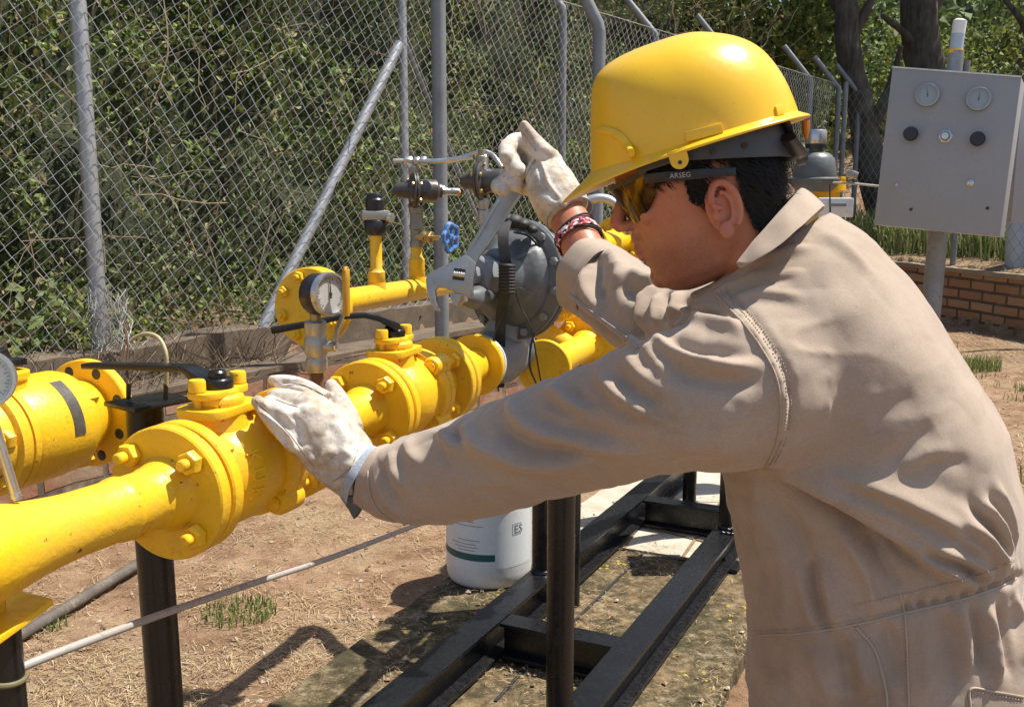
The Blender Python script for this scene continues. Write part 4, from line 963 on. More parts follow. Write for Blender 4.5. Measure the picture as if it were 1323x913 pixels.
for k in range(n):
    q = k * 4; r = q + 4; fs += [(q + 1, q + 3, r + 3, r + 1), (q, q + 1, r + 1, r), (q + 3, q + 2, r + 2, r + 3)]
b.add(vs, fs).build('dark_band', M['decal'], bv_)
b = MB(); b.lathe([(0.098, -0.242), (0.098, -0.262), (0.09, -0.266), (0.05, -0.266)], A2, D1, 56); b.build('flange', M['yellow'], bv_)
MB().lathe([(0.046, -1.5), (0.046, -0.42), (0.05, -0.40), (0.066, -0.37)], A2, D1, 36).build('pipe', M['yellow'], bv_)
studs(bv_, at(A2, -0.25), D1, 0.080, 6, 0.2, -0.02, 0.012, M['yellow'], both=True)
b = MB(); t_ = at(A2, -0.215); b.lathe([(0.026, 0.115), (0.030, 0.118), (0.030, 0.135), (0.022, 0.14), (0.018, 0.155), (0, 0.157)], t_, UP, 20)
bar(b, [t_ + UP * 0.145, t_ + UP * 0.150 - D1 * 0.05 - N1 * 0.02, t_ + UP * 0.160 - D1 * 0.22 - N1 * 0.08], [0.04, 0.032, 0.026], [0.016, 0.012, 0.010]); bar(b, [t_ + UP * 0.128, t_ + UP * 0.128 + D1 * 0.045 - N1 * 0.01], 0.03, 0.012); b.build('lever', M['black'], bv_, smooth=30, bevel=0.002)

qs = at(A2, -1.0, 0, -0.047); pipe_post_late = qs
# ---------------------------------------------------------------- upper branch with two risers
A3 = P(405, 396, 2.30)
up_ = thing('pipe_branch', 'yellow upper branch pipe with a blind flange and two risers', 'pipe', A3 - UP * 0.1)
PD = P(556, 371, 2.90) - A3; D3 = PD.normalized()
b = MB(); b.lathe([(0.030 + 0.018, 0.03), (0.034, 0.055), (0.031, 0.07), (0.0305, PD.length), (0.0305, PD.length + 0.25)], A3, D3, 36)
def on3(u):
    lo, hi = 0.0, 1.2
    for _ in range(40):
        m_ = (lo + hi) / 2; q = A3 + D3 * m_; uu = 661.5 + FPX * q.x / (q.y * _ct - (q.z - CAMH) * _st)
        lo, hi = (m_, hi) if uu < u else (lo, m_)
    return A3 + D3 * lo
r1_, r2_ = on3(487), on3(539)
z_ = lambda q, v: P(500, v, q.y).z - q.z
e3 = A3 + D3 * (PD.length + 0.25); e4 = P(760, 446, 2.95) - D1 * 0.12; b.tube(smoothpath([e3 - D3 * 0.02, e3 + D3 * 0.05, e3 + D3 * 0.10 - UP * 0.03, e3.lerp(e4, 0.6), e4], 5), 0.0305, 24)
b.lathe([(0.026, 0.012), (0.0235, 0.036)], r1_, UP, 24); b.lathe([(0.026, 0.012), (0.0235, 0.036)], r2_, UP, 24)
b.build('pipe', M['yellow'], up_)
MB().lathe(flange_prof(0.092, 0.020), A3 + D3 * 0.003, D3, 52).build('flange', M['yellow'], up_)
MB().lathe(flange_prof(0.092, 0.022), A3, -D3, 52).build('blind_flange', M['yellow'], up_)
studs(up_, A3, D3, 0.072, 8, 0.3, -0.022, 0.023, M['yellow'], af=0.024, r=0.007, nut=0.012, ext=0.007)
for q, vt, vc in ((r1_, 303, 349), (r2_, 318, 333)):
    m_ = MB(); zt_, zc = z_(q, vt), z_(q, vc); m_.lathe([(0.0205, 0.034), (0.0225, 0.037), (0.0225, zc - 0.004), (0.0185, zc), (0.0175, zc + 0.003), (0.0155, zc + 0.006), (0.0155, zt_)], q, UP, 24); m_.build('riser', M['yellow'], up_)

tr = thing('pressure_transmitter', 'black and silver transmitter on top of a thin yellow riser', 'transmitter', r1_ + UP * z_(r1_, 303))
h = lambda v: z_(r1_, v)
b = MB(); b.lathe([(0.020, h(304)), (0.027, h(301)), (0.029, h(298)), (0.029, h(286)), (0.026, h(284))], r1_, UP, 24); b.build('housing', M['black_plastic'], tr)
b = MB(); b.box(r1_ + UP * h(278) , (0.072, 0.05, h(272) - h(284)), (V((0.97, 0.24, 0)), V((-0.24, 0.97, 0)), UP)); b.build('bracket', M['cast_steel'], tr, bevel=0.004)
MB().lathe([(0.012, 0), (0.012, 0.012), (0, 0.013)], r1_ + UP * h(281) + V((0.036, -0.012, 0)), V((0.9, -0.4, 0)), 14).build('plug', M['steel'], tr)
b = MB(); b.lathe([(0.024, h(272)), (0.0245, h(270)), (0.0245, h(258)), (0.021, h(256)), (0.021, h(252)), (0.019, h(250)), (0, h(249))], r1_, UP, 24); b.build('cap', M['black_plastic'], tr)

def pilot(c, axis, label, grp, right=True):
    t = thing('pilot_regulator', label, 'regulator', V(c) - UP * 0.06, grp); a = V(axis).normalized()
    MB().lathe([(0, -0.058), (0.013, -0.057), (0.020, -0.048), (0.024, -0.018), (0.030, -0.010), (0.050, -0.008), (0.053, -0.005), (0.053, -0.001), (0.0, -0.001)], c, a, 32).build('spring_case', M['pilot'], t)
    MB().lathe([(0, 0.001), (0.053, 0.001), (0.053, 0.005), (0.050, 0.008), (0.032, 0.010), (0.031, 0.016), (0.032, 0.05), (0.031, 0.062), (0.022, 0.070), (0.021, 0.078), (0, 0.079)], c, a, 32).build('body', M['pilot'], t)
    for p in ring_pts(c, a, 0.044, 6, 0.4):
        q = MB(); q.hexnut(p + a * 0.008, a, 0.011, 0.007, 0.2); q.hexnut(p - a * 0.015, a, 0.011, 0.007, 0.2); q.build('bolt', M['brass'], t)
    b = MB(); b.hexnut(V(c) + a * 0.078, a, 0.026, 0.010); b.lathe([(0.011, 0.086), (0.012, 0.09), (0.009, 0.10), (0.011, 0.105), (0.0105, 0.128), (0, 0.129)], c, a, 14); b.build('adjusting_screw', M['steel'], t)
    MB().lathe([(0.0085, 0.126), (0.0085, 0.132), (0, 0.133)], V(c) - UP * 0.004, a, 12).build('seal', M['orange'], t)
    b = MB(); b.lathe([(0.015, 0.045), (0.014, 0.065), (0.009, 0.068), (0.009, 0.082)], c, UP, 14); b.build('port', M['bronze'], t)
    return t
pc1 = P(535, 246, r2_.y); pc2 = P(622, 234, 2.72)
pg = 'bronze-grey pilot regulators above the branch pipe'
pilot(pc1, V((0.955, 0.28, -0.03)), 'dark pilot regulator with a silver adjusting screw, above the blue hand wheel', pg)
pilot(pc2, V((0.93, -0.30, 0.02)), 'dark pilot regulator half hidden behind the hand that holds the wrench', pg)
nv = thing('needle_valve', 'tarnished needle valve with a blue hand wheel below the pilot regulator', 'valve', r2_ + UP * z_(r2_, 318))
h = lambda v: z_(r2_, v)
b = MB(); b.lathe([(0.019, h(319)), (0.019, h(312)), (0.016, h(310)), (0.016, h(297)), (0.019, h(296)), (0.019, h(290)), (0.0165, h(288)), (0.0165, h(276)), (0.020, h(275)), (0.020, h(268)), (0.016, h(266))], r2_, UP, 20); b.build('riser_fitting', M['bronze'], nv)
wa = V((0.86, -0.46, -0.05)).normalized(); wc = r2_ + UP * h(305)
b = MB(); b.lathe([(0.015, 0.0), (0.015, 0.030), (0.011, 0.032), (0.011, 0.040)], wc, wa, 16); b.hexnut(wc + wa * 0.038, wa, 0.030, 0.014); b.lathe([(0.007, 0.05), (0.007, 0.078)], wc, wa, 10); b.build('body', M['brass'], nv)
wcc = P(582, 307, r2_.y - 0.03); b = MB(); X_, Y_, Z_ = frame(wa)
pts = []
for k in range(60):
    a = 2 * math.pi * k / 60; r = 0.036 * (1 + 0.10 * math.cos(5 * a)); pts.append(wcc + X_ * math.cos(a) * r + Y_ * math.sin(a) * r)
b.tube(pts + pts[:2], 0.0072, 8, False)
for k in range(5): a = 2 * math.pi * (k + 0.5) / 5; b.tube([wcc, wcc + (X_ * math.cos(a) + Y_ * math.sin(a)) * 0.034], 0.005, 8)
b.lathe([(0.011, -0.010), (0.011, 0.006), (0.006, 0.008), (0.006, 0.013), (0, 0.013)], wcc, wa, 14); b.build('hand_wheel', M['blue'], nv)
b = MB(); b.tube([wc + wa * 0.07, wcc], 0.005, 10); b.build('spindle', M['steel'], nv)

it = thing('impulse_tube', 'bent stainless impulse tube joining the two pilot regulators', 'tube', P(510, 208, r2_.y))
Yt = r2_.y
b = MB(); b.tube(smoothpath([P(508, 208, Yt), P(530, 208, Yt), P(575, 208, Yt - 0.02), P(600, 203, Yt - 0.04), P(622, 196.5, Yt - 0.07), P(634, 199, Yt - 0.08), P(642, 207, Yt - 0.10), P(648, 216, Yt - 0.11)], 8), 0.0068, 12); b.build('tube', M['steel'], it)
b = MB(); a = V((1, 0, 0)); b.hexnut(P(523, 208, Yt), a, 0.022, 0.020); b.hexnut(P(535, 208, Yt), a, 0.019, 0.014); b.hexnut(P(543, 208, Yt), a, 0.022, 0.016)
b.tube([P(527, 208, Yt), P(535, 222, Yt), P(537, 232, Yt)], [0.009, 0.012, 0.012], 12); b.build('fitting', M['steel'], it)
b = MB(); b.tube([P(560, 208, Yt), P(612, 203.5, Yt - 0.06)], 0.0055, 10); b.hexnut(P(616, 204, Yt - 0.06), a, 0.022, 0.026); b.tube([P(626, 204, 2.72), P(626, 222, 2.72)], [0.010, 0.012], 12); b.build('fitting', M['steel'], it)
M['silver_c'] = M['steel']
# lower pilot riser at the right, partly behind the wrench
pr_ = thing('pilot_riser', 'grey fitting under the half hidden pilot regulator', 'fitting', P(625, 330, 2.72))
b = MB(); q = P(625, 300, 2.72); hh = lambda v: P(625, v, 2.72).z - q.z
b.lathe([(0.011, hh(330)), (0.011, hh(290)), (0.016, hh(288)), (0.016, hh(272)), (0.012, hh(270)), (0.017, hh(262)), (0.013, hh(256))], q, UP, 16); b.build('fitting', M['cast_steel'], pr_)

# ---------------------------------------------------------------- far pipework behind the regulator
AB = P(760, 446, 2.95) - D1 * 1.765
fl = thing('pipe_spool', 'yellow flanged pipe leaving the far side of the grey regulator', 'pipe', L1(1.7) - UP * 0.1)
b = MB(); b.lathe([(0.05, 1.345), (0.045, 1.37), (PR, 1.40), (PR, 1.70), (PR + 0.004, 1.715), (PR + 0.016, 1.745)], AB, D1, 40); b.build('pipe', M['yellow'], fl)
MB().lathe(flange_prof(0.075, 0.018), at(AB, 1.348), D1, 40).build('flange', M['yellow'], fl)
MB().lathe(flange_prof(0.098, 0.024), at(AB, 1.765), -D1, 48).build('flange', M['yellow'], fl)
studs(fl, at(AB, 1.765), D1, 0.076, 4, math.radians(40), -0.024, 0.027, M['yellow'])
fv = ball_valve(AB, 1.768, 0.30, 0.10, 'yellow valve farthest down the front pipeline, behind the raised forearm', group=vg)[0]
ff = thing('pipe_flange', 'small bolted yellow flange close behind the rim of the grey regulator', 'flange', P(724, 392, 2.9) - UP * 0.06)
q = P(722, 388, 2.9); MB().lathe(flange_prof(0.062, 0.018), q, -D1, 40).build('flange', M['yellow'], ff); studs(ff, q, D1, 0.046, 4, math.radians(30), -0.018, 0.012, M['yellow'], af=0.024, r=0.007, nut=0.012, ext=0.008)
b = MB(); b.lathe([(0.03, -0.30), (0.03, -0.03), (0.042, -0.016)], q, D1, 28); b.lathe([(0.062, 0.0), (0.062, 0.012), (0.03, 0.013), (0.03, 0.25)], q, D1, 40); b.build('pipe', M['yellow'], ff)
bx = thing('cable', 'black cable looping between the yellow flanges behind the regulator', 'cable', P(738, 455, 2.8))
MB().tube(smoothpath([P(712, 448, 2.7), P(722, 452, 2.75), P(736, 458, 2.78), P(746, 468, 2.78), P(752, 485, 2.8)], 6), 0.007, 10).build('cable', M['rubber'], bx)
b = MB(); q = at(AB, 1.768 + 0.10); b.lathe([(0.012, 0.13), (0.012, 0.16), (0, 0.16)], q, UP, 12); bar(b, [q + UP * 0.155, q + UP * 0.16 + D1 * 0.25], 0.026, 0.010); b.build('lever', M['black'], fv)
# second far group at eye level of the worker
A4 = P(800, 312, 3.7)
f4 = thing('flanged_valve', 'yellow flanged valve in the back line, seen in front of the worker\'s face', 'valve', A4 - UP * 0.12)
MB().lathe(flange_prof(0.095, 0.022), A4, -D1, 44).build('flange', M['yellow'], f4)
MB().lathe(flange_prof(0.095, 0.022), at(A4, 0.003), D1, 44).build('flange', M['yellow'], f4)
studs(f4, A4, D1, 0.074, 8, 0.2, -0.022, 0.025, M['yellow'], af=0.026, r=0.008)
b = MB(); b.lathe([(0.045, -0.45), (0.045, -0.06), (0.06, -0.02)], A4, D1, 32); b.lathe([(0.06, 0.02), (0.055, 0.05), (0.085, 0.09), (0.09, 0.16), (0.06, 0.22), (0.05, 0.30), (0.05, 0.7)], A4, D1, 36)
b.lathe([(0.04, 0.06), (0.038, 0.12), (0.055, 0.122), (0.055, 0.135), (0.03, 0.14), (0.03, 0.17), (0, 0.172)], at(A4, 0.12), UP, 24); b.build('body', M['yellow'], f4)
MB().lathe([(0.052, -0.46), (0.085, -0.459), (0.085, -0.442), (0.052, -0.44)], A4, D1, 40).build('flange', M['yellow'], f4)
b = MB(); q = at(A4, 0.12); bar(b, [q + UP * 0.17, q + UP * 0.18 - D1 * 0.12, q + UP * 0.18 - D1 * 0.32 - N1 * 0.05], 0.03, 0.012); b.build('lever', M['black'], f4)
hs_ = thing('grey_hose', 'grey hose arching over the far yellow flanges beside the helmet brim', 'hose', P(765, 262, 3.5))
MB().tube(smoothpath([P(745, 300, 3.5), P(752, 268, 3.5), P(768, 257, 3.5), P(788, 259, 3.5), P(805, 275, 3.5), P(812, 300, 3.55)], 8), 0.016, 12).build('hose', M['galv'], hs_)
pb = thing('pipe_bracket', 'yellow flat bracket plate under the far pipe near the bracelet', 'bracket', P(752, 350, 3.2))
b = MB(); b.box(P(752, 346, 3.2), (0.13, 0.12, 0.012)); b.tube([P(756, 346, 3.2), P(756, 322, 3.2)], 0.007, 10); b.build('plate', M['yellow'], pb, bevel=0.002)
b = MB(); b.tube([P(742, 350, 3.22), V((P(742, 350, 3.22).x, P(742, 350, 3.22).y, -0.02))], 0.03, 14); b.build('post', M['black'], pb)
MB().tube(smoothpath([P(728, 350, 3.1), P(738, 330, 3.1), P(742, 318, 3.1)], 5), 0.045, 24).build('pipe_end', M['yellow'], pb)
ye = thing('pipe_elbow', 'yellow pipe bending down behind the worker\'s chin', 'pipe', P(890, 400, 3.4))
q = [P(790, 420, 3.05), P(830, 398, 3.2), P(865, 378, 3.4), P(900, 371, 3.6), P(935, 378, 3.8), P(955, 400, 3.9), P(960, 470, 3.95)]
b = MB(); b.tube(smoothpath(q, 8), 0.036, 24); b.build('pipe', M['yellow'], ye)
b = MB(); b.tube([q[6], V((q[6].x, q[6].y, 0.0))], 0.036, 20); b.lathe([(0.09, 0.006), (0.09, 0.03), (0.04, 0.03)], (q[6].x, q[6].y, 0), UP, 30); b.build('pipe', M['yellow'], ye)

# far gear behind the worker's neck
fg = thing('gas_meter', 'dark dome-topped instrument with a clear cap behind the worker\'s collar', 'meter', P(1052, 260, 4.6))
q = P(1052, 235, 4.6); hh = lambda v: P(1052, v, 4.6).z - q.z
b = MB(); b.lathe([(0.075, hh(248)), (0.10, hh(240)), (0.11, hh(236)), (0.11, hh(231)), (0.095, hh(229)), (0.095, hh(222)), (0.085, hh(205)), (0.06, hh(198)), (0.03, hh(196)), (0.03, hh(190))], q, UP, 36); b.build('housing', M['reg_gray'], fg)
b = MB(); b.lathe([(0.05, hh(192)), (0.05, hh(187)), (0.04, hh(186))], q, UP, 28); b.build('collar', M['black_plastic'], fg)
b = MB(); b.lathe([(0.044, hh(186)), (0.046, hh(184)), (0.046, hh(170)), (0.042, hh(168)), (0, hh(167))], q, UP, 24); b.build('clear_cap', M['steel'], fg)
b = MB(); b.tube([q + V((0.05, -0.09, hh(236))), q + V((0.16, -0.12, hh(238))), q + V((0.26, -0.13, hh(241)))], 0.005, 8); b.hexnut(q + V((0.13, -0.11, hh(230))), (0.3, 0, 1), 0.05, 0.03); b.build('fitting', M['cast_steel'], fg)
fp2 = thing('far_valve', 'orange-yellow bolted valve top under the dark instrument behind the collar', 'valve', P(1072, 262, 4.6))
b = MB(); q = P(1068, 243, 4.65); b.lathe([(0.07, 0.03), (0.085, 0.028), (0.085, -0.01), (0.06, -0.02), (0.06, -0.12), (0.09, -0.16), (0.09, -0.30)], q, UP, 24)
for k in range(8): a = k * 0.785; b.hexnut(q + V((0.07 * math.cos(a), 0.07 * math.sin(a), 0.026)), UP, 0.03, 0.025)
b.tube([q - UP * 0.28, V((q.x, q.y, -0.05))], 0.045, 16); b.build('body', M['yellow'], fp2)
wb = thing('white_box', 'small white instrument box behind the worker\'s shoulder', 'box', P(1082, 290, 4.3))
q = P(1079, 268, 4.3); b = MB(); b.box(q, (0.14, 0.11, px(24, 4.3)), (V((0.97, -0.25, 0)), V((0.25, 0.97, 0)), UP)); b.build('case', M['white_plastic'], wb, bevel=0.006)
b = MB(); b.box(q + V((-0.01, -0.062, 0.012)), (0.07, 0.006, 0.012), (V((0.97, -0.25, 0)), V((0.25, 0.97, 0)), UP)); b.build('slot', M['print_gray'], wb, bevel=0.002)
b = MB(); b.tube([q - UP * 0.03, V((q.x, q.y, -0.06))], 0.02, 12); b.build('stand', M['galv'], wb)
b = MB(); b.tube([P(1072, 238, 4.25), P(1073, 300, 4.25)], 0.003, 6); b.build('antenna_wire', M['rubber'], wb)

# ---------------------------------------------------------------- pipe supports
def pipe_post(top, r, label, plate=None, m='black', tilt=V((0, 0, 0)), z0=None):
    top = V(top); zb = terrain(top.x, top.y) - 0.03 if z0 is None else z0
    t = thing('pipe_support', label, 'support post', (top.x + tilt.x, top.y + tilt.y, zb), None)
    MB().tube([V((top.x + tilt.x, top.y + tilt.y, zb)), top], r, 28).build('post', M[m], t); return t
tp = P(186, 522, 1.56); ps = pipe_post(tp, 0.0290, 'black pipe post with a flat black top plate behind the near flange', tilt=V((0.012, 0, 0)))
Xp = V((0.80, -0.60, 0)).normalized(); b = MB(); b.box(tp + V((0.008, 0.0, 0.004)), (0.085, 0.105, 0.007), (Xp, V((0.6, 0.8, 0)), UP)); b.build('top_plate', M['black'], ps, bevel=0.001)
for u in (166, 214): b = MB(); b.tube([P(u, 515, 1.56), P(u, 496, 1.56)], 0.004, 8); b.build('stud', M['black'], ps)
hp_ = thing('bent_tube', 'thin yellowed tube bent into a hoop above the black post plate', 'tube', P(190, 500, 1.56))
b = MB(); b.tube(smoothpath([P(168, 441, 1.58), P(176, 435, 1.58), P(190, 431, 1.575), P(203, 435, 1.57), P(211, 446, 1.565), P(215, 462, 1.56), P(215, 498, 1.56)], 8), 0.0033, 10); b.build('tube', paint('yellowed_tube', (0.42, 0.36, 0.18), 0.5, 0.3, (0.45, 0.48, 0.5), 0.6), hp_)
b = MB(); b.tube(smoothpath([P(160, 418, 1.60), P(165, 445, 1.59), P(164, 470, 1.58), P(166, 496, 1.56)], 6), 0.0018, 8); b.build('wire', M['rust'], hp_)
pipe_post(pipe_post_late, 0.03, 'black pipe post under the back pipe, beyond the left edge')
ps2 = pipe_post(P(0, 815, 1.09), 0.0225, 'black pipe post under a yellow saddle plate at the lower left corner')
z0 = P(30, 790, 1.09).z; pl = [P(25, 763, 1.16), P(70, 788, 1.135), P(-8, 824, 1.02), P(-60, 800, 1.05)]
b = MB(); zt_ = sum(p.z for p in pl) / 4; vs = [V((p.x, p.y, zt_)) for p in pl]; b.add([v for v in vs] + [v - UP * 0.008 for v in vs], [(0, 1, 2, 3), (7, 6, 5, 4), (0, 4, 5, 1), (1, 5, 6, 2), (2, 6, 7, 3), (3, 7, 4, 0)]); b.build('saddle_plate', M['yellow'], ps2, bevel=0.0012)
b = MB(); b.tube([V((P(-2, 780, 1.10).x, 1.10, zt_)), V((P(-2, 780, 1.10).x, 1.10, zt_ + 0.05))], 0.008, 10); b.build('stud', M['yellow'], ps2)
b = MB(); c_ = P(0, 872, 1.09); b.torus((P(0, 815, 1.09).x, P(0, 815, 1.09).y, c_.z), (0.2, 0, 1), 0.0240, 0.0035, 28, 8); b.build('tie_band', paint('yellowed_band', (0.13, 0.11, 0.05), 0.6, 0.2), ps2)
rd = thing('conduit_rod', 'thin grey rod with dark scuffs slanting from the corner post towards the white bucket', 'rod', P(30, 862, 1.10))
b = MB(); b.tube(smoothpath([P(8, 869, 1.085), P(100, 833, 1.18), P(215, 791, 1.36), P(330, 752, 1.60), P(430, 719, 1.88), P(522, 684, 2.25), P(560, 670, 2.45)], 8), 0.0056, 12); b.build('rod', M['rod'], rd)
ho = thing('ground_hose', 'dusty black hose lying across the dirt behind the front posts', 'hose', G(100, 775, -0.03))
b = MB(); b.tube(smoothpath([G(-80, 890, -0.02), G(0, 836, -0.018), G(55, 803, -0.02), G(110, 770, -0.018), G(170, 733, -0.02), G(205, 712, -0.02)], 8), 0.021, 14); b.build('hose', M['hose'], ho)

# ---------------------------------------------------------------- skid frame
ZT = 0.13
sk = thing('skid_frame', 'black steel skid frame of I-beams with two standing posts on the mossy slab', 'frame', G(700, 800, 0.0))
def ibeam(name, a, b_, w=0.085, h=0.118, up=UP):
    m_ = MB(); a, b_ = V(a), V(b_); t = (b_ - a).normalized(); X = t.cross(UP).normalized(); prof = [(-w / 2, 0), (w / 2, 0), (w / 2, -0.011), (0.007, -0.017), (0.007, -h + 0.017), (w / 2, -h + 0.011), (w / 2, -h), (-w / 2, -h), (-w / 2, -h + 0.011), (-0.007, -h + 0.017), (-0.007, -0.017), (-w / 2, -0.011)]
    n = len(prof); m_.add([a + X * p[0] + UP * p[1] for p in prof] + [b_ + X * p[0] + UP * p[1] for p in prof], [tuple(range(n)), tuple(range(2 * n - 1, n - 1, -1))] + [(i, n + i, n + (i + 1) % n, (i + 1) % n) for i in range(n)])
    return m_.build(name, M['black'], sk, smooth=0, bevel=0.0015)
W = 0.09; lb = G(630, 780, ZT) + SNR * W / 2; rb_ = G(787, 839, ZT) + SNR * W / 2
def on_run(base, u, v):
    q = G(u, v, ZT); return base + SD * (q - base).dot(SD)
lfar = on_run(lb, 866, 622) + SD * 0.5; rfar = on_run(rb_, 940, 684)
ibeam('side_beam', lb - SD * 1.5, lfar, W); ibeam('side_beam', rb_ - SD * 1.2, rfar + SD * 0.55, W)
cn = on_run(lb, 630, 792); wid = (rb_ - lb).dot(SNR)
def cross(sv): a = lb + SD * sv; return ibeam('cross_beam', a + SNR * (W / 2 + 0.001) - UP * 0.004, a + SNR * (wid - W / 2 - 0.001) - UP * 0.004, 0.075, 0.112)
c1s = (cn - lb).dot(SD); cross(c1s); c2s = (on_run(lb, 800, 652) - lb).dot(SD) + 0.15; cross(c2s); cross(c1s - 1.1)
def frame_post(p, r, top, name='post'):
    m_ = MB(); m_.tube([V((p.x, p.y, ZT + 0.001)), V((p.x, p.y, top))], r, 28); m_.lathe([(r * 1.02, 0.001), (r * 1.16, 0.002), (r * 1.04, 0.010), (r * 1.0, 0.011)], (p.x, p.y, ZT), UP, 24); m_.build(name, M['black'], sk)
pA = G(723, 922, ZT); frame_post(pA, px(19, pA.y), 0.80); pB = on_run(lb, 693, 736); pB = lb + SD * (pB - lb).dot(SD) - SNR * 0.005; frame_post(pB, 0.034, P(705, 395, pB.y).z)
m_ = MB(); m_.box(V((pA.x, pA.y, 0.805)), (0.12, 0.12, 0.01)); m_.build('post_plate', M['black'], sk)
pC = rfar + SD * 0.03; frame_post(pC, 0.036, 0.62); m_ = MB(); m_.box((pC.x + 0.02, pC.y, 0.63), (0.2, 0.2, 0.014)); m_.build('post_plate', M['black'], sk)
m_ = MB(); q = G(936, 729, 0.012); m_.box(q + V((0, 0, 0.0)), (0.12, 0.10, 0.012), (SNR, SD, UP)); m_.lathe([(0.008, 0), (0.008, 0.02), (0, 0.02)], q + UP * 0.006, UP, 10); m_.build('foot_plate', M['black'], sk, bevel=0.001)
for q in (G(947, 686, ZT), G(940, 690, ZT), G(700, 727, ZT)):
    m_ = MB(); m_.tube([q + SNR * (0.009 * (k - 3)) + UP * 0.003 for k in range(7)], [0.004 + 0.004 * (k % 2) for k in range(7)], 10); m_.build('weld_bead', M['black'], sk)
# dark equipment standing past the far end of the skid
dv = thing('low_valve', 'black valve body on a short stand at the far end of the skid', 'valve', V((pC.x + 0.05, pC.y + 0.5, 0.0)))
b = MB(); q = V((pC.x - 0.05, pC.y + 0.55, 0.50)); b.tube([q + V((-0.25, -0.1, 0.02)), q, q + V((0.3, 0.1, 0))], [0.05, 0.075, 0.06], 20); b.tube([q, V((q.x, q.y, 0.0))], 0.03, 16); b.build('body', M['black'], dv)
# white bucket
bc = G(632, 742, 0.0); BR = px(58.5, bc.y)
bk = thing('bucket', 'white plastic pail with a printed label under the worker\'s outstretched sleeve', 'bucket', bc)
b = MB(); b.lathe([(BR * 0.86, 0.0), (BR * 0.93, 0.006), (BR * 0.965, 0.020), (BR * 0.985, 0.05), (BR * 0.985, 0.30), (BR * 1.0, 0.32), (BR * 1.03, 0.322), (BR * 1.03, 0.345), (BR * 1.0, 0.347), (BR * 1.0, 0.36), (0, 0.362)], bc, UP, 64); b.build('pail', M['white_plastic'], bk)
def wrap(name, a0, a1, z0, z1, r, m, n=28, base=None):
    vs = []; fs = []
    for k in range(n + 1):
        a = math.radians(a0 + (a1 - a0) * k / n); d = V((math.cos(a), math.sin(a), 0)); vs += [bc + d * r + UP * z0, bc + d * r + UP * z1]
    fs = [(2 * k, 2 * k + 2, 2 * k + 3, 2 * k + 1) for k in range(n)]; return link_mesh(name, vs, fs, m, base or bk)
lab = wrap('label', 165, 340, 0.082, 0.312, BR * 0.9885, M['label_white'])
zz = lambda v: (P(632, v, bc.y - BR)).z
wrap('teal_stripe', 178, 279, zz(726), zz(717), BR * 0.9905, M['teal'], base=lab)
def on_pail(a0, z0, r=BR * 0.992):
    def f(p):
        a = math.radians(a0) + p.x / BR; return bc + V((math.cos(a), math.sin(a), 0)) * (r + p.z) + UP * (z0 + p.y)
    return f
lettering('print', 'ES', 0.042, (0, 0, 0), (1, 0, 0), (0, 1, 0), M['print_gray'], lab, 0.0003, on_pail(313, zz(688)))
fr_ = MB()
for a0, a1, z0, z1 in ((303, 303.8, zz(695), zz(681)), (303, 318, zz(681), zz(680.4)), (303, 318, zz(695), zz(694.4))): wrap('print_frame', a0, a1, z0, z1, BR * 0.991, M['print_gray'], 6, lab)
for k, (v0, w_) in enumerate(((676, 0.11), (681, 0.13), (700, 0.10), (705, 0.12), (709, 0.11), (713, 0.08))):            # fine illegible small print as thin rules
    a0 = 215 + (k % 3) * 6; wrap('small_print', a0, a0 + math.degrees(w_ / BR) * 0.9, zz(v0 + 0.45), zz(v0 - 0.45), BR * 0.9908, M['print_gray'], 10, lab)

# ---------------------------------------------------------------- control panel on its pole
cp = thing('control_panel', 'grey steel control panel with two dials and two black knobs on a grey pole', 'control panel', P(1207, 415, 4.0))
C4 = [P(1153, 87, 4.10), P(1321, 99, 3.86), P(1294, 306, 3.84), P(1129, 290, 4.08)]
ctr = sum(C4, V((0, 0, 0))) / 4; Xc = ((C4[1] - C4[0]) + (C4[2] - C4[3])).normalized(); Zc = Xc.cross(((C4[0] - C4[3]) + (C4[1] - C4[2])).normalized()).normalized(); Uc = Zc.cross(Xc)
def onp(u, v, h=0.0):
    d = ray(u, v); o = V((0, 0, CAMH)); k = (ctr - o).dot(Zc) / d.dot(Zc); return o + d * k + Zc * h
if Zc.y > 0: Zc = -Zc
q4 = [onp(*c) for c in ((1153, 87), (1320, 99.5), (1292, 306), (1129, 290))]
b = MB(); b.add([p - Zc * 0.0 for p in q4] + [p - Zc * 0.19 for p in q4], [(0, 1, 2, 3), (7, 6, 5, 4), (0, 4, 5, 1), (1, 5, 6, 2), (2, 6, 7, 3), (3, 7, 4, 0)]); b.build('cabinet', M['panel'], cp, bevel=0.004)
edge = M['galv']; b = MB(); b.beam(onp(1152.5, 86.5, 0.002), onp(1320.5, 99, 0.002), 0.005, 0.004); b.build('door_edge', M['steel'], cp)
M['dim_dial'] = paint('grey_dial', (0.27, 0.27, 0.25), 0.4, 0.05, bs=0.0)
for u, v in ((1199, 123.5), (1265, 128.5)):
    dial_gauge(cp, onp(u, v, 0.014), Zc, px(14, 4.0), 0.012, M['steel'], M['galv'], 0.45 if u < 1230 else 0.5, upv=Uc, face=M['dim_dial'])
for u, v in ((1178, 174), (1264, 180.5)):
    MB().lathe([(0.012, -0.004), (0.012, 0.012), (0.024, 0.013), (0.0275, 0.020), (0.0275, 0.034), (0.024, 0.040), (0, 0.041)], onp(u, v), Zc, 28).build('knob', M['black_plastic'], cp)
b = MB(); b.lathe([(0.026, 0), (0.026, 0.005), (0.021, 0.006)], onp(1222, 176.5), Zc, 6); b.lathe([(0.017, 0), (0.018, 0.02), (0.013, 0.028), (0, 0.029)], onp(1222, 176.5), Zc, 24); b.build('push_button', M['steel'], cp)
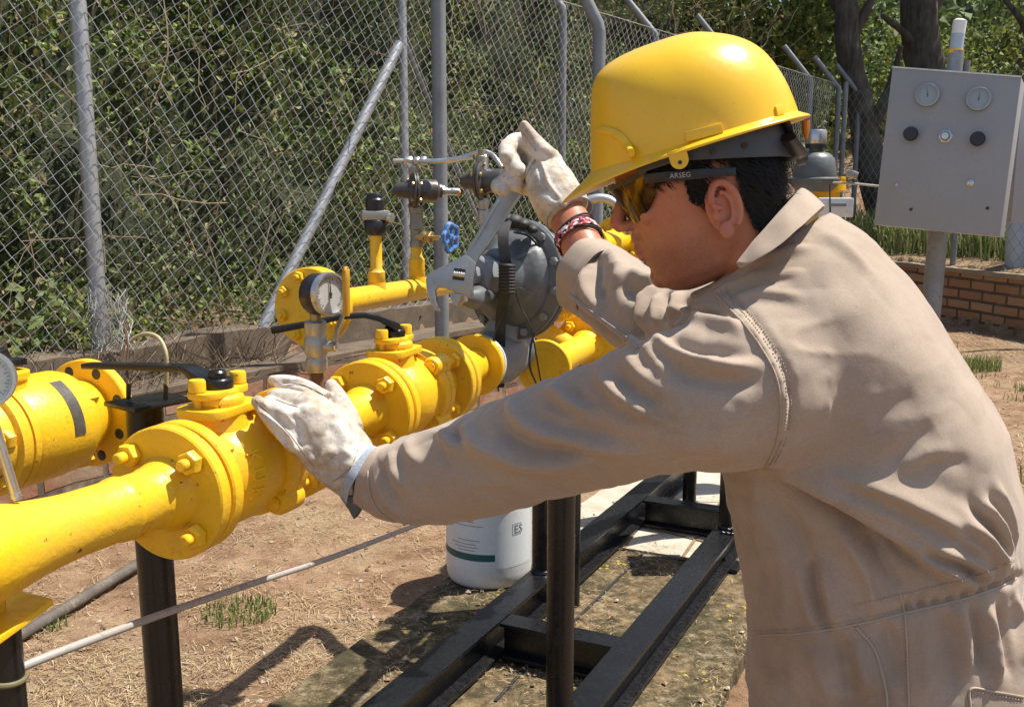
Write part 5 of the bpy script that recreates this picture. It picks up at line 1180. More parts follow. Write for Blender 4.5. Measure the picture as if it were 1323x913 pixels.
for u, v, r, m_ in ((1158, 239, 0.008, 'steel'), (1253.5, 236.5, 0.014, 'steel'), (1177, 270.5, 0.006, 'ink'), (1276, 269, 0.006, 'ink')): MB().lathe([(r, 0), (r, 0.004), (r * 0.6, 0.007), (0, 0.0075)], onp(u, v), Zc, 14).build('screw' if m_ == 'steel' else 'screw_shade_disc', M[m_], cp)  # the holes are raised dark discs, their shade put in as colour
M['chalk'] = paint('chalk_scrawl', (0.365, 0.373, 0.38), 0.7, 0.1)
lettering('faint_scrawl', 'OPPS', 0.044, onp(1218, 155, 0.0008), Xc, Uc, M['chalk'], cp, 0.0002)
Yq = onp(1212, 200).y + 0.25; g0_ = P(1201, 425, Yq); b = MB(); b.tube([V((g0_.x - 0.02, Yq, terrain(g0_.x, Yq) - 0.05)), P(1212, 300, Yq), P(1235.5, 66, Yq)], [0.040, 0.040, 0.030], 24); b.build('pole', M['galv_dark'], cp)
b = MB(); b.tube([P(1235, 67, Yq), P(1238, 44, Yq)], 0.026, 16); b.build('blue_sleeve', M['old_wood_blue'], cp)
b = MB(); b.tube([P(1238, 44, Yq), P(1240.5, 27, Yq), P(1241, 25, Yq)], [0.026, 0.027, 0.016], 16); b.build('pole_cap', M['white_plastic'], cp)
b = MB(); b.tube([P(1234.6, 69, Yq), P(1235.1, 64, Yq)], 0.029, 16); b.build('yellow_band', M['yellow'], cp)
c2 = thing('control_panel', 'second grey cabinet cut off by the right edge of the picture', 'control panel', P(1330, 300, 4.25))
q4 = [P(1322, 108, 4.22), P(1400, 118, 4.3), P(1388, 290, 4.28), P(1306, 288, 4.2)]
b = MB(); b.add(q4 + [p + V((0.03, 0.2, 0)) for p in q4], [(0, 1, 2, 3), (7, 6, 5, 4), (0, 4, 5, 1), (1, 5, 6, 2), (2, 6, 7, 3), (3, 7, 4, 0)]); b.build('cabinet', M['panel'], c2, bevel=0.004)
b = MB(); q = P(1385, 285, 4.35); b.tube([q, V((q.x, q.y, -0.1))], 0.04, 16); b.build('pole', M['galv_dark'], c2)
b = MB(); b.lathe([(0.014, 0), (0.014, 0.016), (0, 0.018)], P(1321, 112, 4.21), (0, -1, 0), 16); b.build('latch', M['steel'], c2)
bp = thing('painted_post', 'pale blue painted post behind the tan brick wall at the right edge', 'post', P(1314, 352, 10.65))
q = P(1314, 350, 10.65); b = MB(); b.tube([V((q.x, q.y, terrain(q.x, q.y) - 0.05)), P(1317, 230, 10.65)], [0.12, 0.11], 20); b.build('post', M['old_wood_blue'], bp)
# ---------------------------------------------------------------- the wrench
WP = P(600, 350, 2.262); WN = V((-0.10, -0.98, 0.17)).normalized()
def onw(zx, zy, h=0.0):
    d = ray(540 + zx / 4.567, 220 + zy / 4.567); o = V((0, 0, CAMH)); k = (WP - o).dot(WN) / d.dot(WN); return o + d * k + WN * h
wr = thing('adjustable_wrench', 'large worn adjustable wrench held by the raised gloved hand', 'wrench', onw(120, 720))
def wplate(name, poly, h0, h1, m, bev=0.002, parent=None):
    a = [onw(x, y, h0) for x, y in poly]; c = [onw(x, y, h1) for x, y in poly]; n = len(poly); b = MB()
    b.add(a + c, [tuple(range(n)), tuple(range(2 * n - 1, n - 1, -1))] + [(i, n + i, n + (i + 1) % n, (i + 1) % n) for i in range(n)]); return b.build(name, m, parent or wr, smooth=30, bevel=bev)
hdl = wplate('handle', [(700, -110), (760, -95), (770, -70), (700, -10), (560, 215), (420, 440), (365, 510), (343, 560), (330, 640), (200, 640), (110, 615), (160, 570), (240, 527), (285, 487), (320, 425), (470, 165), (620, -90), (655, -115)], -0.006, 0.006, M['wrench'])
wplate('fixed_jaw', [(345, 552), (330, 640), (322, 735), (302, 742), (240, 724), (160, 696), (122, 694), (106, 708), (112, 780), (138, 822), (132, 832), (104, 828), (76, 785), (54, 705), (49, 645), (62, 613), (150, 568), (240, 523), (290, 500)], -0.009, 0.009, M['wrench'])
wplate('movable_jaw', [(326, 652), (327, 742), (300, 748), (262, 742), (250, 780), (222, 800), (196, 760), (190, 722), (300, 735), (300, 652)], -0.0075, 0.0078, M['wrench'], 0.0015)
wplate('raised_rim', [(470, 178), (486, 186), (334, 445), (318, 440)], 0.0045, 0.0080, M['wrench'], 0.0008, hdl); wplate('raised_rim', [(600, 148), (612, 156), (408, 458), (394, 452)], 0.0045, 0.0080, M['wrench'], 0.0008, hdl)
wplate('slot_shade_plate', [(218, 578), (285, 588), (276, 655), (206, 645)], 0.0086, 0.0096, M['ink'], 0)  # dark plate painting the shade of the recess behind the worm
b = MB(); a0, a1 = onw(212, 612, 0.009), onw(280, 622, 0.009)
b.tube([a0, a1], 0.0055, 16)
for k in range(5): b.torus(a0.lerp(a1, 0.1 + 0.2 * k), a1 - a0, 0.0058, 0.0013, 18, 6)
b.build('worm_screw', M['steel'], wr)
MB().lathe([(0.005, 0.0086), (0.0045, 0.0098), (0, 0.010)], onw(255, 592) , WN, 12).build('pin', M['ink'], wr)
# ================================================================== THE WORKER
def cloth_mat():
    m, nt, b = nmat('khaki_cotton'); v = coords(nt)
    n1 = tnoise(nt, v, 5, 5, 0.6); n2 = tnoise(nt, v, 420, 3, 0.7); n3 = tnoise(nt, v, 32, 6, 0.65)
    c = ramp(nt, n1, [(0.3, (0.35, 0.270, 0.202)), (0.7, (0.445, 0.352, 0.272))]); c = mixc(nt, ramp(nt, n2, [(0.35, 0.28), (0.6, 0.0)]), c, (0.25, 0.18, 0.13)); c = mixc(nt, ramp(nt, n3, [(0.6, 0.0), (0.75, 0.35)]), c, (0.24, 0.18, 0.13))
    sx = nt.nodes.new('ShaderNodeSeparateXYZ'); nt.links.new(v, sx.inputs[0]); low = ramp(nt, sx.outputs[2], [(0.86, 1.0), (1.02, 0.0)])
    st_ = mathn(nt, 'MULTIPLY', low, ramp(nt, tnoise(nt, v, 6, 6, 0.65, 0.5), [(0.42, 0.0), (0.60, 0.6)])); c = mixc(nt, st_, c, (0.19, 0.135, 0.092))
    c = mixc(nt, ramp(nt, tnoise(nt, v, 9, 6, 0.7, 0.8), [(0.60, 0.0), (0.70, 0.35)]), c, (0.23, 0.165, 0.115))
    nt.links.new(c, b.inputs['Base Color']); b.inputs['Roughness'].default_value = 0.92; b.inputs['Specular IOR Level'].default_value = 0.12
    b.inputs['Sheen Weight'].default_value = 0.25; b.inputs['Sheen Roughness'].default_value = 0.5
    h = bump(nt, None, n3, 0.14, 0.004); bump(nt, b, n2, 0.22, 0.001, h); return m
M['cloth'] = cloth_mat()
M['thread'] = paint('seam_thread', (0.42, 0.34, 0.26), 0.9, 0.1, spec=0.1, bs=0.2, bscale=300)
def skin_mat():
    m, nt, b = nmat('tanned_skin'); v = coords(nt); n1 = tnoise(nt, v, 18, 5, 0.6); n2 = tnoise(nt, v, 260, 4, 0.6); n3 = tnoise(nt, v, 900, 2)
    c = ramp(nt, n1, [(0.32, (0.40, 0.138, 0.068)), (0.68, (0.52, 0.205, 0.115))]); c = mixc(nt, ramp(nt, n2, [(0.55, 0.0), (0.72, 0.35)]), c, (0.24, 0.09, 0.05))
    at_ = nt.nodes.new('ShaderNodeAttribute'); at_.attribute_name = 'complexion'; sp_ = nt.nodes.new('ShaderNodeSeparateColor'); nt.links.new(at_.outputs['Color'], sp_.inputs[0])
    stub = mathn(nt, 'MULTIPLY', sp_.outputs[0], ramp(nt, tnoise(nt, v, 700, 2), [(0.40, 0.25), (0.62, 0.85)])); c = mixc(nt, stub, c, (0.075, 0.045, 0.035)); c = mixc(nt, sp_.outputs[1], c, (0.38, 0.10, 0.075)); c = mixc(nt, mathn(nt, 'MULTIPLY', sp_.outputs[2], 0.6), c, (0.52, 0.15, 0.09))
    nt.links.new(c, b.inputs['Base Color']); b.inputs['Roughness'].default_value = 0.46; b.inputs['Subsurface Weight'].default_value = 0.06; b.inputs['Subsurface Radius'].default_value = (0.012, 0.004, 0.002); b.inputs['Subsurface Scale'].default_value = 0.6
    h = bump(nt, None, n2, 0.30, 0.001); bump(nt, b, n3, 0.30, 0.0006, h); return m
M['skin'] = skin_mat()
def glove_mat():
    m, nt, b = nmat('glove_leather'); v = coords(nt); n1 = tnoise(nt, v, 16, 5, 0.65); n2 = tnoise(nt, v, 70, 6, 0.7); n3 = tnoise(nt, v, 380, 3, 0.6)
    c = ramp(nt, n1, [(0.38, (0.43, 0.345, 0.255)), (0.60, (0.66, 0.60, 0.52))]); c = mixc(nt, ramp(nt, n2, [(0.52, 0.0), (0.70, 0.7)]), c, (0.27, 0.20, 0.14))
    nt.links.new(c, b.inputs['Base Color']); b.inputs['Roughness'].default_value = 0.78; b.inputs['Specular IOR Level'].default_value = 0.25
    h = bump(nt, None, n2, 0.35, 0.004); bump(nt, b, n3, 0.3, 0.001, h); return m
M['glove'] = glove_mat()
M['glove_hem'] = paint('grey_blue_hem', (0.33, 0.37, 0.42), 0.9, 0.15, (0.2, 0.2, 0.2), 0.4, spec=0.1, bs=0.5, bscale=220)
M['glove_dark'] = paint('dark_glove_cuff', (0.10, 0.105, 0.115), 0.85, 0.2, spec=0.15, bs=0.3, bscale=200)
M['hair'] = paint('black_hair', (0.007, 0.0065, 0.006), 0.42, 0.2, bs=0.12, bscale=260, spec=0.22)
def helmet_mat():
    m, nt, b = nmat('helmet_plastic'); v = coords(nt); n1 = tnoise(nt, v, 12, 5); n2 = tnoise(nt, v, 130, 5, 0.7)
    c = ramp(nt, n1, [(0.3, (0.82, 0.475, 0.011)), (0.7, (0.87, 0.53, 0.018))]); c = mixc(nt, ramp(nt, n2, [(0.58, 0.0), (0.72, 0.4)]), c, (0.50, 0.32, 0.06))
    nt.links.new(c, b.inputs['Base Color']); nt.links.new(ramp(nt, n2, [(0.3, 0.26), (0.7, 0.42)]), b.inputs['Roughness']); b.inputs['Coat Weight'].default_value = 0.15; b.inputs['Coat Roughness'].default_value = 0.25
    b.inputs['Subsurface Weight'].default_value = 0.0; bump(nt, b, n1, 0.03, 0.01); return m
M['helmet'] = helmet_mat()
M['suspension'] = paint('dark_grey_plastic', (0.050, 0.055, 0.062), 0.42, 0.15, (0.12, 0.12, 0.12), 0.3, bs=0.08)
def lens_mat():
    m, nt, b = nmat('amber_mirror_lens'); v = coords(nt); n1 = tnoise(nt, v, 40, 4, 0.6, 1.2)
    nt.links.new(ramp(nt, n1, [(0.35, (0.014, 0.009, 0.005)), (0.65, (0.10, 0.055, 0.012))]), b.inputs['Base Color']); b.inputs['Metallic'].default_value = 0.75; b.inputs['Roughness'].default_value = 0.08; return m
M['lens'] = lens_mat()
M['print_white'] = paint('pale_print', (0.45, 0.46, 0.47), 0.6, 0.05, bs=0.0)

FB_ = V((-0.93, 0.37, 0)); LB_ = V((-0.37, -0.93, 0))          # the way the chest faces, and the worker's left
FEET = P(1185, 900, 1.28); worker = None
def sect(mb, rows, n=56):
    """loft of super-ellipses: rows of (centre, half-axis a, half-axis b, exponent)"""
    vs = []; fs = []
    for c, A, B, e in rows:
        for k in range(n):
            t = 2 * math.pi * k / n; ct, st = math.cos(t), math.sin(t)
            vs.append(V(c) + V(A) * (math.copysign(abs(ct) ** (2 / e), ct)) + V(B) * (math.copysign(abs(st) ** (2 / e), st)))
    m = len(rows)
    for i in range(m - 1):
        for k in range(n): fs.append((i * n + k, i * n + (k + 1) % n, (i + 1) * n + (k + 1) % n, (i + 1) * n + k))
    fs.append(tuple(range(n - 1, -1, -1))); fs.append(tuple((m - 1) * n + k for k in range(n)))
    return mb.add(vs, fs)
def limb(mb, pts, n=32, sub=5):
    """(u, v, Y, radius in pixels)"""
    c = smoothpath([P(u, v, Y) for u, v, Y, r in pts], sub); rr = [px(r, Y) for u, v, Y, r in pts]; R = []
    q = [rr[0]] + rr + [rr[-1]]
    for i in range(len(rr) - 1):
        for k in range(sub): t = k / sub; R.append(rr[i] * (1 - t) + rr[i + 1] * t)
    R.append(rr[-1]); return mb.tube(c, R, n)
torso = [((912, 385), (1050, 272), 1.315, .080), ((896, 425), (1098, 304), 1.315, .150), ((906, 468), (1148, 350), 1.315, .192), ((918, 505), (1187, 398), 1.31, .203), ((932, 560), (1233, 467), 1.305, .200),
         ((943, 620), (1281, 540), 1.30, .190), ((952, 680), (1303, 622), 1.29, .180), ((960, 735), (1309, 690), 1.285, .174), ((971, 785), (1301, 744), 1.28, .168), ((970, 830), (1324, 792), 1.28, .178), ((968, 885), (1347, 852), 1.28, .19), ((975, 960), (1364, 940), 1.28, .195), ((1000, 1030), (1360, 1030), 1.28, .19)]
rows = []
for f, bk_, Y, hb in torso:
    a, c = P(*f, Y), P(*bk_, Y); mid = (a + c) / 2; d = (a - c) / 2; A = FB_ * d.length * 0.985; A.z = d.z; rows.append((mid, A, LB_ * hb, 2.35))
def rows_inset(k, s): return [(c, A * s, B * s, e) for c, A, B, e in rows[k:]]
cv = MB(); sect(cv, rows)
NEAR = [(1012, 474, 1.20, 108), (955, 505, 1.165, 103), (880, 517, 1.175, 96), (845, 524, 1.19, 92), (800, 541, 1.22, 85), (700, 572, 1.28, 77), (600, 606, 1.335, 67), (540, 620, 1.375, 61), (500, 624, 1.40, 48), (484, 616, 1.41, 38)]
FAR = [(1010, 430, 1.46, 80), (940, 425, 1.53, 66), (880, 424, 1.64, 58), (838, 409, 1.74, 55), (806, 389, 1.82, 54), (784, 372, 1.88, 52), (772, 364, 1.91, 49)]
limb(cv, NEAR); limb(cv, FAR)
hipc = rows[-1][0]; legs_px = []
GZ = -0.085
for sg, fx in ((1, -0.05), (-1, 0.10)):
    hp0 = hipc + LB_ * (0.095 * sg) + V((0, 0, 0.05)); kn = hp0 + FB_ * (0.10 + fx) + LB_ * 0.05 * sg + V((0, 0, -0.33)); an = kn - FB_ * 0.10 + LB_ * 0.03 * sg; an.z = GZ + 0.09
    cv.tube(smoothpath([hp0, kn, an], 6), [0.125 - 0.055 * i / 12 for i in range(13)], 24); legs_px.append((hp0, kn, an))
cvs, cfs = remeshed(cv, 0.0054, 9, 0.5)
# ---- folds: each stroke is a crease of the cloth, laid on the surface and raised or sunk
bvh = BVHTree.FromPolygons([V(p) for p in cvs], cfs)
def on_cloth(u, v, tree=None):
    h = (tree or bvh).ray_cast(V((0, 0, CAMH)), ray(u, v).normalized()); return h[0]
def stroke_pts(px_list, tree=None, n=5):
    q = smoothpath([V((a, b, 0)) for a, b in px_list], n) if len(px_list) > 2 else [V((*px_list[0], 0)).lerp(V((*px_list[1], 0)), t / 6) for t in range(7)]
    out = [on_cloth(p.x, p.y, tree) for p in q]; return [p for p in out if p is not None]
def z5(*pts): return [(460 + x / 2.205, 380 + y / 2.205) for x, y in pts]
def z6(*pts): return [(940 + x / 1.851, 420 + y / 1.851) for x, y in pts]
def z7(*pts): return [(680 + x / 3.26, 220 + y / 3.26) for x, y in pts]
F_ = []
def fold(pts, amp, w): F_.append((pts, amp, w))
# near sleeve
fold(z5((440, 292), (465, 345), (530, 388), (610, 410), (700, 427), (800, 456)), 11, 15)
fold(z5((462, 318), (500, 355), (570, 382), (660, 398), (760, 410)), -7, 14)
fold(z5((300, 362), (338, 420), (420, 462), (500, 480), (600, 474), (690, 462)), 8.5, 15)
fold(z5((400, 330), (430, 395), (500, 435), (600, 445), (690, 440)), -7, 15)
fold(z5((555, 258), (590, 296), (640, 322), (670, 328)), 6.5, 11); fold(z5((600, 262), (640, 300), (690, 320)), -4.5, 10); fold(z5((530, 290), (580, 325), (640, 350)), -4, 11)
fold(z5((695, 222), (735, 272), (800, 322), (850, 345)), 7.5, 13); fold(z5((730, 225), (790, 280), (870, 320)), -5, 13); fold(z5((660, 250), (720, 310), (800, 350)), -4.5, 14)
fold(z5((852, 112), (880, 152), (950, 185), (1050, 206), (1150, 205)), 9, 13); fold(z5((880, 120), (930, 145), (1010, 165), (1120, 165)), -5.5, 13); fold(z5((870, 190), (950, 228), (1060, 246), (1160, 246)), -5, 18)
fold(z5((890, 92), (960, 82), (1050, 92), (1110, 110)), 6, 11); fold(z5((905, 52), (960, 45), (1040, 40)), 4, 9); fold(z5((900, 70), (980, 62), (1060, 66)), -4, 8)
fold(z5((820, 140), (850, 190), (900, 230)), 5, 11); fold(z5((770, 165), (800, 215), (850, 260)), 4.5, 11)
fold(z5((240, 372), (262, 418), (310, 448)), 5, 10); fold(z5((268, 385), (300, 425)), -4, 9); fold(z5((150, 402), (150, 450), (190, 490)), 4, 12); fold(z5((100, 440), (110, 500), (150, 560)), 3.5, 10); fold(z5((70, 470), (90, 540), (140, 610)), -3.5, 9); fold(z5((45, 520), (90, 590), (150, 640)), 3.5, 8)
fold(z5((900, 430), (1000, 440), (1120, 420)), 3, 26); fold(z5((820, 500), (950, 490), (1060, 480)), -3, 22)
# shoulder and back
fold([(930, 380), (962, 415), (990, 452), (1007, 490), (1012, 534), (1005, 578)], 4, 7); fold([(938, 378), (975, 412), (1001, 450), (1019, 490), (1023, 534), (1016, 578)], -3.5, 7)
fold(z6((240, 352), (340, 372), (450, 428), (540, 480), (620, 545), (668, 580)), 11, 13); fold(z6((90, 358), (200, 412), (330, 490), (430, 552), (560, 628)), -9, 10); fold(z6((150, 352), (260, 398), (370, 455), (480, 525), (580, 590)), 9, 24); fold(z6((110, 380), (220, 438), (340, 515), (450, 585)), -5, 22); fold(z6((320, 330), (430, 390), (540, 440), (620, 500)), 5, 16); fold(z6((300, 420), (420, 488), (540, 560), (610, 604)), -5, 9)
fold(z6((430, 542), (520, 580), (600, 628)), 9, 8); fold(z6((470, 512), (560, 556), (635, 602)), 9, 8); fold(z6((450, 528), (540, 570), (620, 616)), -8, 6); fold(z6((560, 468), (625, 515), (668, 572)), 9, 9); fold(z6((530, 470), (600, 520), (650, 585)), -8, 8)
fold(z6((600, 418), (650, 480), (676, 555)), 8, 10); fold(z6((575, 425), (632, 490), (664, 560)), -7.5, 9); fold(z6((640, 380), (672, 450), (684, 540)), 5, 9); fold(z6((625, 400), (660, 465), (680, 550)), -4, 8)
fold(z6((380, 330), (440, 285), (500, 240)), -3.5, 14); fold(z6((400, 350), (470, 310), (540, 300)), 3, 16); fold(z6((440, 345), (520, 330), (580, 330)), -3, 13); fold(z6((330, 240), (400, 200), (450, 150)), -2.5, 18)
fold(z6((195, 560), (205, 630), (240, 745)), -7, 9); fold(z6((225, 560), (240, 640), (268, 730)), 5, 12); fold(z6((70, 420), (120, 520), (140, 640), (130, 740)), 4, 16); fold(z6((100, 400), (160, 500), (190, 570)), -4, 12); fold(z6((260, 480), (330, 600), (360, 690)), 5, 13); fold(z6((300, 480), (370, 580), (420, 640)), -4, 9); fold(z6((160, 560), (180, 640), (215, 730)), 4, 14); fold(z6((330, 510), (360, 560), (395, 650)), -4, 14); fold(z6((60, 380), (80, 480), (90, 600)), 3, 22); fold(z6((30, 440), (70, 560), (70, 700)), -3, 16)
fold(z6((120, 400), (230, 470), (330, 560), (400, 640)), 3, 22)
# below the waist
for a, b, amp, w in (((552, 655), (578, 830), 6, 11), ((580, 655), (608, 840), -6, 9), ((615, 660), (648, 860), 7, 11), ((648, 650), (680, 850), -6, 9), ((685, 640), (706, 820), 6, 9), ((470, 690), (478, 900), 3, 14), ((520, 672), (540, 880), -4, 10), ((300, 740), (340, 880), 6, 16), ((270, 740), (290, 880), -5, 14), ((370, 700), (410, 870), -5, 14), ((200, 760), (240, 900), 4, 16), ((120, 760), (130, 900), -3, 18)): fold(z6(a, ((a[0] + b[0]) / 2 + 4, (a[1] + b[1]) / 2), b), amp, w)
fold(z6((300, 715), (430, 685), (560, 655), (690, 605), (705, 590)), -4.5, 7)
for k in range(16):                                                             # gathers of the waistband
    t = k / 15; x = 430 + 260 * t; y = 680 - 70 * t - 18 * t * t; fold(z6((x, y - 26), (x + 3, y), (x + 4, y + 24)), 2.6 if k % 2 else -2.6, 4.5)
# neck and collar side
fold([(960, 350), (1000, 330), (1050, 320)], 4, 11); fold([(940, 395), (985, 380), (1040, 385)], 3.5, 12); fold([(950, 378), (990, 362), (1030, 360)], -3, 10); fold([(1060, 300), (1090, 320), (1130, 360)], 3, 14); fold([(920, 380), (960, 362), (985, 352)], 3.5, 8)
# raised sleeve
fold(z7((265, 300), (300, 400), (290, 480), (330, 560)), -6, 12); fold(z7((330, 330), (390, 420), (390, 500)), 6, 14); fold(z7((230, 420), (260, 510), (330, 600)), 5, 12); fold(z7((180, 515), (290, 600), (420, 690), (470, 745)), 6, 7); fold(z7((175, 545), (280, 640), (420, 735)), -6, 8)
fold(z7((470, 560), (460, 640), (470, 720)), -8, 12); fold(z7((540, 490), (495, 560), (500, 680)), 8, 14); fold(z7((590, 510), (600, 580), (590, 640)), -6, 10); fold(z7((640, 520), (640, 580), (610, 650)), 7, 10); fold(z7((430, 420), (500, 470), (560, 480)), 6, 13); fold(z7((400, 480), (470, 520), (530, 520)), -5, 12); fold(z7((560, 520), (550, 600), (560, 660)), 5, 8); fold(z7((670, 545), (690, 600), (660, 640)), -5, 9)
cnm = vnormals(cvs, cfs); disp = np.zeros(len(cvs))
for pts, amp, w in F_:
    q = stroke_pts(pts)
    if len(q) < 2: continue
    q = np.array([p[:] for p in q]); Ym = q[:, 1].mean(); wm = 0.80 * w * Ym / FPX; lo, hi = q.min(0) - 3 * wm, q.max(0) + 3 * wm
    idx = np.where(np.all((cvs > lo) & (cvs < hi), axis=1))[0]
    if len(idx) == 0: continue
    v = cvs[idx]; best = np.full(len(idx), 1e9); tb = np.zeros(len(idx)); m_ = len(q) - 1
    for i in range(m_):
        a, b = q[i], q[i + 1]; ab = b - a; L2 = (ab ** 2).sum() + 1e-12; t = np.clip(((v - a) @ ab) / L2, 0, 1); d = np.linalg.norm(v - (a + t[:, None] * ab), axis=1); k = d < best; best[k] = d[k]; tb[k] = (i + t[k]) / m_
    taper = np.clip(np.minimum(tb, 1 - tb) / 0.22, 0.12, 1) ** 0.8
    disp[idx] += amp * 0.0021 * (Ym / 1.25) * np.exp(-(best / wm) ** 2) * taper
for i, p in enumerate(cvs):
    if p[2] > 0.35: q_ = V((p[0] * 9, p[1] * 9, p[2] * 13)); rg_ = (1 - abs(noise.noise(q_ + 1.3 * noise.noise_vector(q_ * 0.45)))) ** 7; rg2 = (1 - abs(noise.noise(q_ * 2.1 + V((4, 4, 4))))) ** 6; disp[i] += (0.0036 * rg_ - 0.0022 * rg2) * (0.35 if p[0] > 0.36 else 0.9) + 0.0022 * noise.noise(V(p) * 16) + 0.0014 * noise.noise(V((p[0] * 34, p[1] * 34, p[2] * 22)))
# the upper back hangs over the side in one long crease from the armpit to the waistband
_c = np.array(z6((78, 352), (140, 382), (205, 412), (270, 450), (330, 488), (390, 525), (450, 562), (510, 598), (570, 630)))
for i, p in enumerate(cvs):
    if p[2] < 0.5 or p[0] < 0.1: continue
    r_ = V(p) - V((0, 0, CAMH)); dz = r_.y * _ct - r_.z * _st; uu = 661.5 + FPX * r_.x / dz; vv = 456.5 - FPX * (r_.y * _st + r_.z * _ct) / dz
    if uu < 975 or uu > 1255 or cnm[i] @ np.array(r_[:]) > 0: continue
    e = vv - np.interp(uu, _c[:, 0], _c[:, 1]); tp = min(max((uu - 980) / 40, 0), 1) * min(max((1255 - uu) / 70, 0), 1); w_ = 0.5 + 0.5 * math.tanh(e / 3.5)
    disp[i] += tp * ((1 - w_) * 0.010 * math.exp(-(e / 45) ** 2) - w_ * 0.017 * math.exp(-(e / 85) ** 2))
cvs = cvs + cnm * disp[:, None]
cvs, cfs = subdiv(cvs, cfs, 1)

# ---- the body under the clothes: head, neck, trunk, arms and legs as one skin
HC = P(905, 235, 1.29)
psi = math.radians(5); pt = math.radians(24)
HF = V((-math.cos(pt) * math.cos(psi), math.cos(pt) * math.sin(psi), -math.sin(pt))); HU = V((-math.sin(pt) * math.cos(psi), math.sin(pt) * math.sin(psi), math.cos(pt))); HL = HU.cross(HF)
if HL.y > 0: HL = -HL
def H(f, u, c=0.0): return HC + HF * f + HU * u + HL * c
bd = MB()
hs_rows = [(-.122, .066, -.02, .022), (-.114, .086, -.028, .040), (-.100, .098, -.04, .052), (-.080, .101, -.06, .060), (-.057, .104, -.078, .066), (-.035, .103, -.09, .070), (-.01, .099, -.098, .074), (.015, .096, -.100, .076), (.035, .101, -.1, .077), (.06, .096, -.098, .075), (.085, .078, -.085, .064), (.102, .045, -.055, .042), (.108, .01, -.02, .015)]
rr_ = []
for u_, f_, b_, w_ in hs_rows: rr_.append((H((f_ + b_) / 2, u_), HF * ((f_ - b_) / 2), HL * w_, 2.25))
sect(bd, rr_, 40)
bd.tube([H(.096, .024), H(.108, .008), H(.117, -.006), H(.112, -.016)], [.007, .009, .0115, .009], 16)                    # nose
for c in (-1, 1): bd.ellipsoid(H(.106, -.014, .0125 * c), (HF * .011, HL * .0075, HU * .0075), 14, 10); bd.ellipsoid(H(.074, -.010, .036 * c), (HF * .018, HL * .022, HU * .016), 16, 10); bd.ellipsoid(H(.080, .034, .030 * c), (HF * .014, HL * .024, HU * .008), 16, 10)
bd.ellipsoid(H(.103, -.0475), (HF * .0095, HL * .023, HU * .0058), 16, 8); bd.ellipsoid(H(.101, -.0585), (HF * .0095, HL * .020, HU * .0062), 16, 8); bd.ellipsoid(H(.090, -.092), (HF * .017, HL * .020, HU * .016), 16, 10); bd.ellipsoid(H(.099, -.034), (HF * .010, HL * .017, HU * .012), 14, 8)
def ear_skin(c):
    eb = MB(); ec = H(-.004, -.036, .0755 * c); eU = (HU * .97 - HF * .10).normalized(); eo = (HL * c * .90 - HF * .36).normalized(); eF = eo.cross(eU); eF = eF if eF.dot(HF) > 0 else -eF
    E = lambda f, u, o=0.0: ec + eF * (f * .86) + eU * (u * .82) + eo * (o * .82)
    eb.ellipsoid(E(0.002, 0, -.002), (eF * .0185, eU * .031, eo * .0035), 24, 12)
    hp = [E(.0235 * math.cos(math.radians(a)) * (.75 if math.cos(math.radians(a)) > 0 else 1.0), .0365 * math.sin(math.radians(a)), .0085) for a in (15, 40, 65, 90, 115, 140, 165, 190, 215, 240)]
    q = smoothpath(hp, 4); eb.tube(q, [.0042 + .0010 * math.sin(math.pi * i / (len(q) - 1)) for i in range(len(q))], 12)
    q = smoothpath([E(.017, .010, .006), E(.010, .004, .007), E(.002, -.002, .004)], 4); eb.tube(q, .0032, 10)
    q = smoothpath([E(.0125 * math.cos(math.radians(a)) - .001, .023 * math.sin(math.radians(a)) - .001, .0065) for a in (80, 110, 145, 180, 215, 245, 270)], 4); eb.tube(q, .0030, 10)
    eb.ellipsoid(E(.003, -.0335, .004), (eF * .0105, eU * .012, eo * .0050), 16, 10); eb.ellipsoid(E(.0145, -.008, .005), (eF * .0045, eU * .0085, eo * .0055), 14, 8)
    eb.tube([E(-.006, .004, -.014), E(-.003, .0, -.002)], [.022, .017], 18)
    return remeshed(eb, .0013, 3, .5)
ears = [ear_skin(c) for c in (-1, 1)]
nk0, nk1 = H(-.022, -.055), P(1000, 352, 1.315)
bd.tube([nk0, H(-.018, -.085), nk1, nk1 + (nk1 - nk0) * 0.5], [.058, .059, .066, .09], 28)
sect(bd, [(c, A * .62, B * .66, e) for c, A, B, e in rows[1:]], 32)
limb(bd, [(u, v, Y, r * .62) for u, v, Y, r in NEAR[:-1]] + [(470, 606, 1.42, 24)], 20); limb(bd, [(u, v, Y, r * .6) for u, v, Y, r in FAR[:-2]] + [(768, 348, 1.92, 28), (752, 318, 1.96, 27), (738, 288, 2.01, 25), (726, 268, 2.04, 25)], 22)
for hp0, kn, an in legs_px: bd.tube(smoothpath([hp0, kn, an - V((0, 0, .03))], 5), [.085 - .04 * i / 10 for i in range(11)], 16)
bvs, bfs = remeshed(bd, 0.0030, 4, 0.5)
body_v = [V(p) for p in bvs]; body_f = list(bfs)
for ev, ef in ears: o_ = len(body_v); body_v += [V(p) for p in ev]; body_f += [tuple(i + o_ for i in f) for f in ef]
worker = link_mesh('person', body_v, body_f, M['skin'], smooth=180, base=(FEET.x, FEET.y, GZ))
ca = worker.data.color_attributes.new('complexion', 'FLOAT_COLOR', 'POINT')       # beard shadow, lips, flushed ear and nose: true colours of the skin
_base = BASE[worker.name]; cols = []
